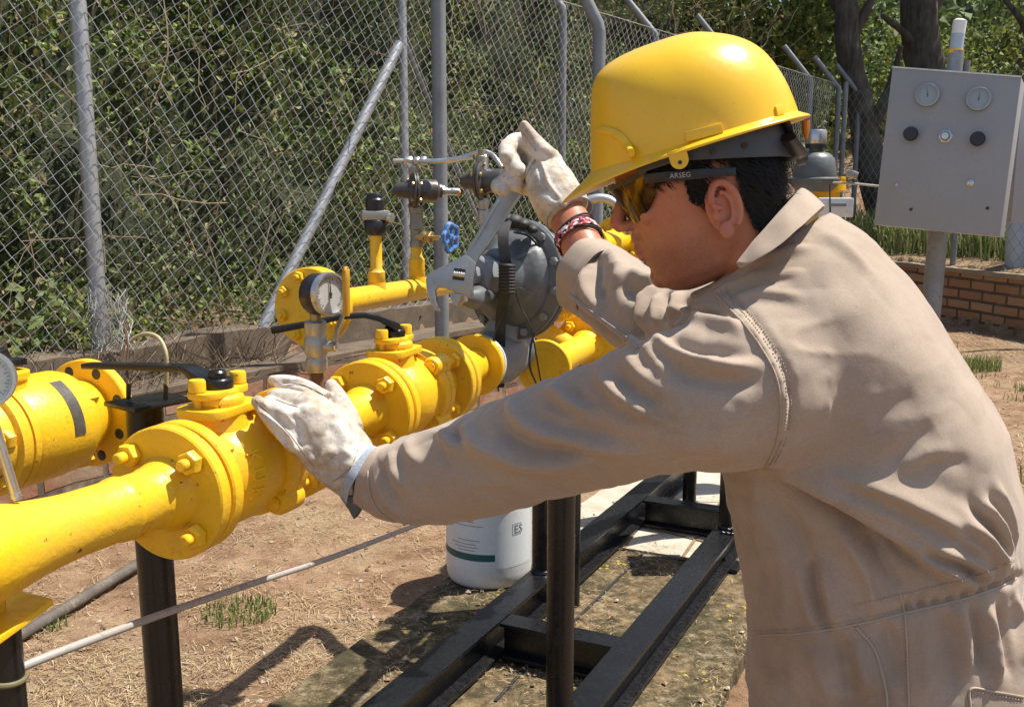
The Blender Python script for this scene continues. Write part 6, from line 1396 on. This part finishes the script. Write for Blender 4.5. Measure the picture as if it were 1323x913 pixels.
for vx in worker.data.vertices:
    r_ = vx.co + _base - HC; f_, u_, c_ = r_.dot(HF), r_.dot(HU), r_.dot(HL); st_ = lp_ = rd_ = 0.0
    if abs(f_) < .15 and abs(u_) < .14:
        jaw = max(0, min((-.045 - u_) / .02, 1)) * max(0, min((f_ - .005) / .03, 1)); mus = max(0, 1 - abs(u_ + .035) / .009) * (1 if f_ > .085 and abs(c_) < .03 else 0); st_ = min(1, .55 * jaw + .8 * mus)
        lp_ = max(0, 1 - abs(u_ + .053) / .012) * max(0, min((f_ - .098) / .006, 1)) * (1 if abs(c_) < .026 else 0); st_ *= 1 - lp_
        rd_ = max(max(0, 1 - (abs(f_ + .004) / .03 + abs(u_ + .034) / .055)) if abs(c_) > .07 else 0, max(0, min((f_ - .105) / .015, 1)) if u_ > -.03 else 0, .5 * max(0, 1 - (abs(f_ - .06) / .03 + abs(u_ + .015) / .03)))
    cols += [st_, lp_, rd_, 1.0]
ca.data.foreach_set('color', cols)
tag(worker, 'worker in a khaki coverall and yellow helmet leaning over the pipes with both gloved hands', 'person')
cover = link_mesh('coverall', [V(p) for p in cvs], cfs, M['cloth'], worker, smooth=180)
bvh2 = BVHTree.FromPolygons([V(p) for p in cvs], cfs)
def lift(p, h=0.0008):
    loc, nrm, i, d = bvh2.find_nearest(p); return loc + nrm * h if nrm.dot(V((0, 0, CAMH)) - loc) > 0 else loc - nrm * h
def seam(pts, r=0.0011, dash=None, off=0.0, name='seam', h=0.0006):
    q = stroke_pts(pts, bvh2, 8)
    if len(q) < 3: return
    q = [lift(p, h) for p in q]; mb = MB()
    if dash is None: mb.tube(q, r, 6)
    else:
        acc = 0; cur = []; d0 = 0
        for a, b in zip(q[:-1], q[1:]):
            n = max(int((b - a).length / 0.0012), 1)
            for k in range(n):
                p = a.lerp(b, k / n); s = d0 + (b - a).length * k / n
                if (s % dash) < dash * 0.62: cur.append(p)
                else:
                    if len(cur) > 1: mb.tube([lift(cur[0], h), lift(cur[len(cur) // 2], h + 0.0005), lift(cur[-1], h)], r, 5)
                    cur = []
            d0 += (b - a).length
    if mb.v: mb.build(name, M['thread'], cover, smooth=60)
arm = [(923, 379), (959, 416), (986, 453), (1004, 490), (1009, 534), (1002, 576), (987, 606)]
seam(arm, 0.0013); seam([(u + 7, v - 4) for u, v in arm], 0.0008, 0.0042, name='stitching'); seam([(u + 13, v - 7) for u, v in arm], 0.0008, 0.0042, name='stitching')
wl = z6((60, 742), (180, 735), (300, 716), (430, 686), (560, 655), (640, 628), (690, 604)); seam(wl, 0.0013); seam([(u, v - 6) for u, v in wl], 0.0007, 0.0045, name='stitching'); seam([(u, v - 25) for u, v in wl[2:]], 0.0008, 0.0045, name='stitching')
seam(z6((424, 690), (430, 780), (434, 912)), 0.0012); seam(z6((418, 690), (424, 780), (428, 912)), 0.0007, 0.0045, name='stitching')
seam(z6((412, 640), (424, 690)), 0.0012); seam(z6((308, 720), (352, 778), (378, 870), (382, 912)), 0.0016); seam(z6((580, 912), (582, 868), (640, 876), (708, 888)), 0.0016); seam(z6((586, 905), (589, 878), (640, 884), (708, 896)), 0.0007, 0.0045, name='stitching')
seam([(480, 585), (476, 612), (479, 640), (492, 662), (520, 680)], 0.0018); seam([(768, 302), (745, 322), (731, 350), (726, 384)], 0.0016); seam([(785, 312), (762, 332), (748, 360), (743, 394)], 0.0008, 0.005, name='stitching'); seam(z7((180, 518), (290, 606), (420, 700), (468, 752)), 0.0014)
def sleeve_cuff(c, ax, rad, length, squash=1.0, n=64):
    X, Y, Z = frame(ax); vs = []; fs = []
    for r, h in [(.985, 0), (1.012, .06), (1.02, .3), (1.012, .34), (1.02, .4), (1.01, .9), (1.03, 1.0), (1.0, 1.03), (.95, 1.0), (.92, .5), (.92, 0)]:
        for k in range(n):
            a = 2 * math.pi * k / n; w = 1 + .035 * math.sin(3 * a + 1) + .02 * math.sin(7 * a); vs.append(V(c) + (X * math.cos(a) + Y * math.sin(a) * squash) * (rad * r * w) + Z * (h * length))
    m = 11
    for i in range(m - 1):
        for k in range(n): fs.append((i * n + k, i * n + (k + 1) % n, (i + 1) * n + (k + 1) % n, (i + 1) * n + k))
    b = MB(); b.add(vs, fs); return b.build('cuff', M['cloth'], cover, smooth=60)
sleeve_cuff(P(784, 370, 1.88), P(742, 346, 1.965) - P(784, 370, 1.88), px(51, 1.91), 0.062)
sleeve_cuff(P(502, 623, 1.40), P(478, 613, 1.412) - P(500, 624, 1.40), px(46, 1.40), 0.026)
# collar: a folded band round the neck
cl = MB(); T = [P(951, 339, 1.205), P(960, 326, 1.208), P(985, 297, 1.215), P(1011, 267, 1.235), P(1031, 245, 1.275), P(1029, 246, 1.33), P(1010, 262, 1.39), P(975, 298, 1.42), P(940, 335, 1.41)]
Bt = [P(956, 347, 1.196), P(974, 338, 1.172), P(1004, 320, 1.165), P(1036, 293, 1.185), P(1062, 270, 1.245), P(1061, 275, 1.34), P(1045, 290, 1.42), P(1000, 325, 1.46), P(955, 365, 1.45)]
T, Bt = smoothpath(T, 6), smoothpath(Bt, 6); vs = []; fs = []; nT = len(T); ctrn = P(985, 320, 1.315)
for i in range(nT):
    t_, b_ = T[i], Bt[i]; o_ = ((t_ + b_) / 2 - ctrn); o_.normalize(); in_ = t_ - o_ * 0.010 + (b_ - t_) * 0.75
    vs += [in_, t_ - o_ * 0.007 + (b_ - t_) * 0.12, t_ - o_ * 0.001, t_ + o_ * 0.005 + (b_ - t_) * 0.06, t_ + (b_ - t_) * 0.5 + o_ * 0.007 + V((0, 0, 0.002 * math.sin(i * 0.9))), b_ + o_ * 0.004, b_ + o_ * 0.0012, t_ + (b_ - t_) * 0.5 + o_ * 0.003]
for i in range(nT - 1):
    for k in range(8): fs.append((i * 8 + k, i * 8 + (k + 1) % 8, (i + 1) * 8 + (k + 1) % 8, (i + 1) * 8 + k))
fs += [tuple(range(7, -1, -1)), tuple((nT - 1) * 8 + k for k in range(8))]
q_, f_ = subdiv(np.array([p[:] for p in vs]), fs, 2)
link_mesh('collar', [V(p) + V((noise.noise(V(p) * 40), noise.noise(V(p) * 40 + V((5, 0, 0))), 0)) * 0.0012 for p in q_], f_, M['cloth'], cover, smooth=180)

# ---- boots (mostly out of the picture, they carry the figure)
for hp0, kn, an in legs_px:
    b = MB(); g = V((an.x, an.y, GZ)); b.tube([g + V((0, 0, .20)), g + V((0, 0, .07))], [.058, .055], 20); b.ellipsoid(g + FB_ * .05 + V((0, 0, .05)), (FB_ * .15, LB_ * .052, V((0, 0, .055))), 20, 12); b.box(g + FB_ * .05 + V((0, 0, .012)), (.27, .09, .024), (FB_, LB_, UP)); vs, fs = remeshed(b, .006, 5); link_mesh('boot', [V(p) for p in vs], fs, M['rubber'], worker, smooth=180)

# ---- hair: a cap grown from the scalp, with loose strands
hv = np.array(bvs); rel = hv - np.array(HC[:]); hf, hu, hc = rel @ np.array(HF[:]), rel @ np.array(HU[:]), rel @ np.array(HL[:])
in_head = (np.abs(hf) < .14) & (np.abs(hc) < .085) & (hu > -.13) & (hu < .13)
edge = np.array([0.006 * noise.noise(V(p) * 60) for p in hv])
region = in_head & (((hf < -.030 + edge) & (hu > -.092 + edge + 0.25 * np.maximum(0, -.03 - hf) * 0 - 0.35 * (hf + .095)) & (hu > -.105)) | ((hu > .018) & (hf < .06)) | ((hf > -.0 + edge) & (hf < .026 + edge) & (hu > -.022 + edge) & (np.abs(hc) > .055)))
bn = vnormals(hv, bfs); sel = [f for f in bfs if all(region[i] for i in f)]; used = sorted({i for f in sel for i in f}); mp2 = {i: k for k, i in enumerate(used)}
off = np.array([0.0042 + 0.0018 * noise.noise(V(hv[i]) * 90) for i in used]); cap = hv[used] + bn[used] * off[:, None]
hair = link_mesh('hair', [V(p) for p in cap], [tuple(mp2[i] for i in f) for f in sel], M['hair'], worker, smooth=180)
svs = []; six = []; cnt = 0; pick = RNG.choice(used, 11000)
for i in pick:
    p = V(hv[i]) + V(bn[i]) * 0.003; n_ = V(bn[i]); down = (-HU * .8 - HF * .55 + V(RNG.normal(0, .22, 3))).normalized(); down = (down - n_ * down.dot(n_) * .8).normalized(); L = RNG.uniform(.014, .034) * (0.5 if hf[i] > -.01 else 1)
    s = n_.cross(down).normalized() * .00045; a0 = p; a1 = p + down * L * .5 + n_ * .0045; a2 = p + down * L + n_ * RNG.uniform(.001, .006)
    for q in (a0 - s, a0 + s, a1 + s * .9, a1 - s * .9, a1 - s * .9, a1 + s * .9, a2 + s * .2, a2 - s * .2): svs.append(q[:])
fast_mesh('strands', np.array(svs), 4, M['hair'], parent=hair)
# eyes behind the glasses
for c in (-1, 1): e = MB(); e.ellipsoid(H(.078, .018, .031 * c), (HF * .0125, HL * .0125, HU * .0125), 16, 12); e.build('eye', M['white_plastic'], worker)

# ---- safety glasses
gl = MB(); nt_ = 36; vs = []; fs = []; 
def lens_curve(t): return .110 - .006 * abs(t) - .044 * abs(t) ** 2.6, .073 * t
def lens_low(t): a = abs(t); return .020 - .033 * math.sin(math.pi * min(max((a - .08) / .92, 0), 1)) ** 0.75 if a > .08 else .020
for i in range(nt_ + 1):
    t = -1 + 2 * i / nt_; f_, c_ = lens_curve(t); lo = lens_low(t) + (.010 if abs(t) > .97 else 0)
    for k in range(7):
        u_ = .040 + (lo - .040) * k / 6; fo = f_ - 0.004 * (k / 6) ** 2; vs.append(H(fo, u_, c_)); 
    for k in range(7):
        u_ = .040 + (lo - .040) * k / 6; fo = f_ - 0.004 * (k / 6) ** 2; vs.append(H(fo - .002, u_, c_ * .985))
for i in range(nt_):
    for k in range(6): a = i * 14 + k; fs.append((a, a + 1, a + 15, a + 14)); a += 7; fs.append((a + 1, a, a + 14, a + 15))
    a = i * 14; fs += [(a + 7, a, a + 14, a + 21), (a + 6, a + 13, a + 27, a + 20)]
gl.add(vs, fs); glasses = gl.build('safety_glasses', M['lens'], worker, smooth=50)
fm = MB(); bar(fm, smoothpath([H(lens_curve(t)[0] + .0005, .039, lens_curve(t)[1]) for t in (-1, -.8, -.5, -.2, 0, .2, .5, .8, 1)], 4), 0.004, 0.006, up=HU); fm.build('brow_bar', M['black_plastic'], glasses, smooth=30)
for c in (-1, 1):
    tm = MB(); bar(tm, smoothpath([H(.066, .033, .072 * c), H(.045, .026, .0805 * c), H(.02, .017, .0840 * c), H(-.006, .008, .0845 * c), H(-.035, -.003, .081 * c)], 5), 0.0035, [0.012] * 15 + [0.010] * 6, up=HU); tm.build('temple', M['black_plastic'], glasses, smooth=30, bevel=0.0008)
tx = (H(.045, .026, .0828) - H(-.006, .008, .0868)).normalized() * -1
lettering('print', 'ARSEG', 0.0085, H(.027, .0195, .0868), tx, HU - tx * HU.dot(tx), M['print_white'], glasses, 0.0003)

# ---- helmet
hp_ = math.radians(17.2); hy = math.radians(10)
E1 = V((math.cos(hp_) * math.cos(hy), -math.cos(hp_) * math.sin(hy), math.sin(hp_))); E2 = V((-math.sin(hp_) * math.cos(hy), math.sin(hp_) * math.sin(hy), math.cos(hp_))); E3 = E1.cross(E2)
if E3.y > 0: E3 = -E3
KH = 0.965 * 1.29 / FPX; T0 = P(726, 255, 1.318)
def HM(a, b, c=0.0): return T0 + E1 * (a * KH) + E2 * (b * KH) + E3 * c
prof = [(8, 46, 322, .1125), (17, 47, 322, .1125), (40, 52, 320, .1115), (60, 58, 317, .1095), (80, 63.5, 311.5, .106), (100, 69, 304, .0995), (115, 73.5, 295, .092), (128, 78, 283, .083), (138, 83, 270, .073), (146, 90, 256, .062), (152, 99, 244, .052), (157.5, 112, 232, .040), (161.5, 132, 218, .026), (163.3, 155, 200, .010)]
n = 96; vs = []; fs = []
def hring(b, fa, ba, hw, e):
    out = []
    for k in range(n):
        t = 2 * math.pi * k / n; ct, st = math.cos(t), math.sin(t); mid = (fa + ba) / 2; ex = 2.35 if ct < 0 else 2.15
        out.append(HM(mid + (ba - fa) / 2 * math.copysign(abs(ct) ** (2 / ex), ct), b, hw * math.copysign(abs(st) ** (2 / ex), st)))
    return out
for b_, fa, ba, hw in prof: vs += hring(b_ * 0.935 + 0.5, fa, ba, hw, 2.2)
m_ = len(prof)
for i in range(m_ - 1):
    for k in range(n): fs.append((i * n + k, i * n + (k + 1) % n, (i + 1) * n + (k + 1) % n, (i + 1) * n + k))
fs.append(tuple((m_ - 1) * n + k for k in range(n)))
hm = MB(); hm.add(vs, fs)
hv_, hf_ = subdiv(np.array([p[:] for p in hm.v]), hm.f, 1)
helmet = link_mesh('helmet', [V(p) for p in hv_], hf_, M['helmet'], worker, smooth=60)
hb = BVHTree.FromPolygons([V(p) for p in hv_], hf_)
# brim with the long peak in front
def brim_ring(k, wd, b_in):
    t = 2 * math.pi * k / n; ct, st = math.cos(t), math.sin(t); return ct, st
vs = []; fs = []
for k in range(n):
    t = 2 * math.pi * k / n; ct, st = math.cos(t), math.sin(t); ex = 2.35 if ct < 0 else 2.15
    sx, sy = math.copysign(abs(ct) ** (2 / ex), ct), math.copysign(abs(st) ** (2 / ex), st); mid, ha = 184.5, 137.5
    fr = max(0, -ct) ** 1.6; ext = 13 + 35 * fr                                   # brim width in pixels: narrow at the sides, long in front
    ao = mid + (ha + ext) * sx; co = (.1125 + .0125 * (1 - fr)) * sy * (1 - 0.04 * fr); bi = 15 + 5 * fr; bo = 3 - 12 * fr ** 1.5 + 1.5 * abs(st)
    if ct > 0: ao = mid + (ha + 13) * sx
    dr = 1 - 0.2 * fr
    vs += [HM(mid + (ha - 1) * sx, bi, .1115 * sy), HM(mid + (ha + ext * .25) * sx, bi - (bi - bo) * .30, (.1125 + (co / (sy if abs(sy) > 1e-6 else 1) - .1125) * .25) * sy), HM(ao - 1.5 * sx, bo + 3.5, co * .992), HM(ao, bo + 1.5, co), HM(ao - 1.0 * sx, bo - 1.5, co * .994), HM(mid + (ha - 4) * sx, bi - 9, .109 * sy), HM(mid + (ha - 4) * sx, bi + 1, .109 * sy)]
for k in range(n):
    k2 = (k + 1) % n
    for j in range(7): fs.append((k * 7 + j, k * 7 + (j + 1) % 7, k2 * 7 + (j + 1) % 7, k2 * 7 + j))
q_, f_ = subdiv(np.array([p[:] for p in vs]), fs, 1); link_mesh('brim', [V(p) for p in q_], f_, M['helmet'], helmet, smooth=60)
def on_h(u, v):
    h_ = hb.ray_cast(V((0, 0, CAMH)), ray(u, v).normalized()); return (h_[0], h_[1] if h_[1].dot(ray(u, v)) < 0 else -h_[1])
rb = MB(); pts = []
for u, v in ((769, 168), (780, 168), (792, 171), (803, 178), (811, 188), (817, 201), (823, 214)):
    h_ = on_h(u, v)
    if h_[0] is not None: pts.append(h_[0] + h_[1] * 0.0005)
rb.tube(smoothpath(pts, 5), [0.0012 + 0.0043 * math.sin(math.pi * i / ((len(pts) - 1) * 5)) ** 0.5 for i in range((len(pts) - 1) * 5 + 1)], 10); rb.build('moulded_rib', M['helmet'], helmet)
def patch(name, corners, h, m):
    q = [on_h(*c) for c in corners]; b = MB(); o = [p + nn * h for p, nn in q]; i_ = [p - nn * .004 for p, nn in q]; b.add(o + i_, [(0, 1, 2, 3), (7, 6, 5, 4), (0, 4, 5, 1), (1, 5, 6, 2), (2, 6, 7, 3), (3, 7, 4, 0)]); return b.build(name, m, helmet, smooth=30, bevel=0.0015)
patch('accessory_slot', [(885, 171), (931, 159), (934, 172), (887, 184)], 0.0045, M['helmet']); patch('accessory_slot', [(1000, 138), (1009, 135), (1012, 148), (1003, 151)], 0.003, M['helmet'])
lg = MB(); lc = HM(163, -3, .1205); lp = []
for k in range(20):
    a = math.pi + math.pi * k / 19; lp.append((11 * KH * math.cos(a), 11 * KH * math.sin(a) + 0))
lp += [(11 * KH, 12 * KH), (-11 * KH, 12 * KH)]; lg.prism(lp, (E1, E2, E3), 0.003, lc); lug = lg.build('lug', M['helmet'], helmet, smooth=30)
MB().lathe([(0, -0.0002), (0.0024, -0.0002), (0.0024, 0.0022), (0, 0.0022)], lc - E2 * 0.003, E3, 14).build('lug_shade_disc', M['ink'], lug)  # solid dark disc for the shade inside the opening of the lug
# suspension band and nape ratchet under the brim
sb = MB(); vs = []; fs = []; nn_ = 50
for i in range(nn_ + 1):
    t = math.radians(-118 + 236 * i / nn_); ct, st = math.cos(t), math.sin(t); a_ = 172 + 132 * ct; c_ = .096 * st; lo = -3 - 36 * max(0, ct + .08) / 1.08; hi = 10
    vs += [HM(a_, hi, c_), HM(a_ + 1.5 * ct, (hi + lo) / 2, c_ * 1.01), HM(a_, lo, c_), HM(a_ - 3 * ct, lo, c_ * .97), HM(a_ - 3 * ct, hi, c_ * .97)]
for i in range(nn_):
    for k in range(5): fs.append((i * 5 + k, i * 5 + (k + 1) % 5, i * 5 + 5 + (k + 1) % 5, i * 5 + 5 + k))
sb.add(vs, fs); sus = sb.build('suspension_band', M['suspension'], helmet, smooth=40)
for a_, b_ in ((205, -5), (178, -4), (243, -9)): MB().lathe([(0.0035, 0), (0.0035, 0.002), (0, 0.0025)], HM(a_, b_, .098 * math.sqrt(max(0, 1 - ((a_ - 172) / 132) ** 2)) + .001), E3, 12).build('stud', M['ink'], sus)
rt = MB(); rc = HM(300, -34, 0.0)
rt.tube([HM(296, -14, .050), HM(303, -32, .030), HM(305, -40, 0), HM(303, -32, -.030), HM(296, -14, -.050)], [.012, .014, .015, .014, .012], 12, flat=0.5); rt.lathe([(0.014, 0), (0.015, 0.010), (0.012, 0.014), (0, 0.0145)], HM(304, -38, 0), E1, 18)
rt.tube([HM(300, 6, .04), HM(303, -14, .032), HM(304, -34, .015)], [.007, .006, .006], 8, flat=0.5); rt.build('ratchet', M['black_plastic'], sus)
MB().tube([HM(327, 0, .012), HM(324, -12, .012), HM(322, -22, .012)], [0.005, 0.0045, 0.002], 8).build('orange_tab', M['orange'], helmet)

# ---- gloves
def glove(name, palm, fingers, hem, voxel=0.0028, folds=(), flare=None):
    mb = MB(); limb(mb, palm, 24)
    for f in fingers: limb(mb, f, 16)
    for f in fingers:
        u, v, Y, r = f[-1]; mb.ellipsoid(P(u, v, Y), ((px(r, Y) * 1.02, 0, 0), (0, px(r, Y) * 1.02, 0), (0, 0, px(r, Y) * 1.02)), 12, 8)
    vs, fs = remeshed(mb, voxel, 2, 0.5); tree = BVHTree.FromPolygons([V(p) for p in vs], fs); nn = vnormals(vs, fs); dd = np.zeros(len(vs))
    for pts, amp, w in folds:
        q = stroke_pts(pts, tree)
        if len(q) < 2: continue
        q = np.array([p[:] for p in q]); wm = w * q[:, 1].mean() / FPX; best = np.full(len(vs), 1e9)
        for a, b in zip(q[:-1], q[1:]):
            ab = b - a; t = np.clip(((vs - a) @ ab) / ((ab ** 2).sum() + 1e-12), 0, 1); best = np.minimum(best, np.linalg.norm(vs - (a + t[:, None] * ab), axis=1))
        dd += amp * 0.0016 * np.exp(-(best / wm) ** 2)
    for i, p in enumerate(vs): dd[i] += 0.0013 * noise.noise(V(p) * 45) + 0.0008 * noise.noise(V(p) * 95)
    vs, fs = subdiv(vs + nn * dd[:, None], fs, 1); return link_mesh(name, [V(p) for p in vs], fs, M['glove'], worker, smooth=180), tree
def zg(*pts): return [(320 + x / 4.15, 470 + y / 4.15) for x, y in pts]
ng, ngt = glove('glove', [(474, 612, 1.405, 36), (456, 604, 1.415, 41), (436, 584, 1.425, 45), (414, 560, 1.435, 44), (394, 540, 1.445, 38), (380, 528, 1.45, 30)],
      [[(408, 586, 1.40, 17), (378, 567, 1.40, 15), (352, 540, 1.41, 12.5), (333, 519, 1.42, 8.5)],                      # little finger along the near edge
       [(402, 556, 1.415, 20), (372, 538, 1.415, 16), (350, 524, 1.43, 12), (345, 520, 1.455, 9)],                        # ring
       [(402, 530, 1.44, 19), (376, 518, 1.45, 15), (358, 513, 1.465, 12), (350, 514, 1.49, 9)],                          # middle
       [(418, 520, 1.47, 17), (392, 502, 1.485, 13), (370, 494, 1.50, 10.5), (353, 491, 1.51, 7.5)],                      # index
       [(450, 556, 1.45, 22), (444, 528, 1.475, 14), (434, 508, 1.50, 11), (428, 497, 1.51, 8)]], None,                   # thumb
      folds=[(zg((70, 230), (160, 290), (230, 350), (280, 420)), -4.5, 5), (zg((150, 190), (230, 215), (300, 200)), -3, 5), (zg((250, 290), (290, 370), (280, 430)), -4, 6), (zg((470, 310), (430, 360), (380, 420), (360, 480)), -4, 7), (zg((480, 320), (520, 400), (520, 470)), 4, 8), (zg((330, 240), (420, 260), (520, 260)), 2.5, 10), (zg((400, 560), (460, 590), (520, 580)), -3, 6), (zg((440, 470), (400, 520), (390, 570)), 3.5, 8), (zg((560, 330), (590, 400), (560, 440)), -3, 6), (zg((300, 520), (380, 600), (470, 660)), 3, 5), (zg((190, 100), (270, 95), (360, 130)), -2, 4), (zg((160, 360), (220, 430)), -3, 5), (zg((180, 130), (280, 140), (330, 160)), 2, 6)])
def glove_seam(tree, parent, pts, r=0.0009):
    q = stroke_pts(pts, tree, 8)
    if len(q) > 2: b = MB(); b.tube([tree.find_nearest(p)[0] for p in q], r, 6); b.build('seam', M['glove_seam'], parent, smooth=60)
M['glove_seam'] = paint('glove_seam_thread', (0.24, 0.18, 0.13), 0.9, 0.2, spec=0.1)
glove_seam(ngt, ng, zg((40, 190), (120, 270), (220, 370), (300, 480), (390, 590), (470, 680))); glove_seam(ngt, ng, zg((190, 100), (270, 105), (350, 135), (420, 175))); glove_seam(ngt, ng, zg((440, 640), (500, 600), (560, 540), (590, 460)), 0.0007); glove_seam(ngt, ng, zg((150, 190), (230, 220), (320, 240)), 0.0008)
hm_ = MB(); hc0 = P(466, 610, 1.41); ha_ = (P(484, 616, 1.41) - P(436, 584, 1.425)).normalized(); X_, Y_, Z_ = frame(ha_)
def cuff_ring(mb, c, ax, rad, length, th, wav=0.0, drop=None, n=48):
    X, Y, Z = frame(ax); vs = []; fs = []
    for i, (r, h) in enumerate([(1, 0), (1.03, .5), (1.06, 1), (1.0, 1.0), (.96, .5), (.94, 0)]):
        for k in range(n):
            a = 2 * math.pi * k / n; rr2 = rad * r + wav * math.sin(5 * a + 1); p = V(c) + X * math.cos(a) * rr2 + Y * math.sin(a) * rr2 + Z * (h * length)
            if drop and (X * math.cos(a) + Y * math.sin(a)).dot(V(drop)) > 0.3: p += V(drop) * (((X * math.cos(a) + Y * math.sin(a)).dot(V(drop)) - .3) * 0.012 * (h + .3))
            vs.append(p)
    for i in range(6):
        for k in range(n): fs.append((i * n + k, i * n + (k + 1) % n, ((i + 1) % 6) * n + (k + 1) % n, ((i + 1) % 6) * n + k))
    return mb.add(vs, fs)
cuff_ring(hm_, P(462, 607, 1.412), ha_, px(40, 1.41), 0.014, 0.002, 0.0012, (0, 0, -1)); hm_.build('hem', M['glove_hem'], ng, smooth=60)
fl_ = MB(); a0, a1, a2, a3 = P(441, 642, 1.385), P(468, 640, 1.372), P(482, 632, 1.375), P(457, 671, 1.385)
fl_.add([a0, a1, a2, a3] + [p + V((0.004, 0.012, 0)) for p in (a0, a1, a2, a3)], [(0, 3, 1), (1, 3, 2), (4, 5, 7), (5, 6, 7), (0, 4, 7, 3), (3, 7, 6, 2), (0, 1, 5, 4), (1, 2, 6, 5)]); fl_.build('cuff_flap', M['glove_dark'], ng, smooth=30, bevel=0.001)
def zf(*pts): return [(630 + x / 4.35, 140 + y / 4.35) for x, y in pts]
fgv, fgt = glove('glove', [(736, 276, 2.025, 31), (724, 262, 2.04, 34), (712, 240, 2.06, 32), (706, 222, 2.08, 27), (704, 208, 2.09, 21)],
      [[(710, 214, 2.07, 16), (698, 196, 2.065, 14), (686, 178, 2.07, 10.5), (677, 163, 2.075, 7)],                        # thumb standing up
       [(708, 208, 2.11, 15), (690, 190, 2.17, 14), (668, 184, 2.20, 12.5), (656, 192, 2.17, 11.5), (655, 204, 2.14, 10)],  # index hooked over the handle
       [(704, 220, 2.12, 15), (688, 206, 2.19, 13), (668, 205, 2.20, 12), (662, 212, 2.15, 11.5), (672, 222, 2.13, 10.5)],   # middle
       [(702, 234, 2.12, 14), (684, 222, 2.19, 13), (664, 224, 2.20, 12), (655, 232, 2.15, 11), (668, 238, 2.135, 10)],      # ring
       [(698, 246, 2.12, 12), (676, 240, 2.18, 11), (652, 236, 2.19, 10), (643, 241, 2.15, 9.5), (651, 246, 2.13, 8)]], None,
      folds=[(zf((240, 250), (300, 310), (340, 420), (400, 500)), 2.6, 3), (zf((225, 260), (285, 320), (325, 430), (385, 505)), -2.5, 3.5), (zf((300, 500), (360, 530), (420, 540)), 3, 8), (zf((180, 500), (220, 540)), -2.5, 6), (zf((330, 230), (390, 260), (400, 300)), 3, 9), (zf((180, 90), (220, 150), (260, 220)), -2, 4)])
glove_seam(fgt, fgv, zf((200, 130), (250, 200), (295, 290), (335, 400), (390, 500))); glove_seam(fgt, fgv, zf((280, 270), (240, 330), (200, 430), (170, 520)), 0.0008)
ha2 = (P(752, 312, 1.97) - P(716, 252, 2.05)).normalized(); hm2 = MB(); cuff_ring(hm2, P(733, 273, 2.03), ha2, px(31, 2.02), 0.012, 0.002, 0.001); hm2.build('hem', M['glove_hem'], fgv, smooth=60)
# bracelets on the wrist
M['red_thread'] = paint('red_white_braid', (0.30, 0.05, 0.06), 0.8, 0.4, (0.75, 0.70, 0.68), 1.0, bs=0.6, bscale=300, spec=0.15)
nt_b = M['red_thread'].node_tree; vo_ = nt_b.nodes.new('ShaderNodeTexVoronoi'); vo_.inputs['Scale'].default_value = 210; nt_b.links.new(coords(nt_b), vo_.inputs['Vector']); sc_ = nt_b.nodes.new('ShaderNodeSeparateColor'); nt_b.links.new(vo_.outputs['Color'], sc_.inputs[0])
nt_b.links.new(ramp(nt_b, sc_.outputs[0], [(0.0, (0.05, 0.015, 0.015)), (0.22, (0.34, 0.04, 0.05)), (0.48, (0.52, 0.12, 0.15)), (0.62, (0.62, 0.36, 0.36)), (0.80, (0.78, 0.75, 0.72))], 'CONSTANT'), nt_b.nodes['Principled BSDF'].inputs['Base Color'])
br = MB(); ba_ = (P(762, 332, 1.94) - P(732, 280, 2.02)).normalized(); bc0 = P(745, 304, 1.98)
cuff_ring(br, bc0 - ba_ * .004, ba_, px(29.5, 1.98), 0.021, .002, .0008); br.build('braided_bracelet', M['red_thread'], worker, smooth=60)
X_, Y_, Z_ = frame(ba_)
for k, (o, r_) in enumerate(((-0.012, 0.0022), (-0.006, 0.0018), (0.016, 0.0018), (0.021, 0.0015))): b = MB(); b.torus(bc0 + ba_ * o, (ba_ + X_ * (0.15 * (k - 1.5))).normalized(), px(29.5, 1.98), r_, 40, 8); b.build('cord_bracelet', M['rubber'], worker)
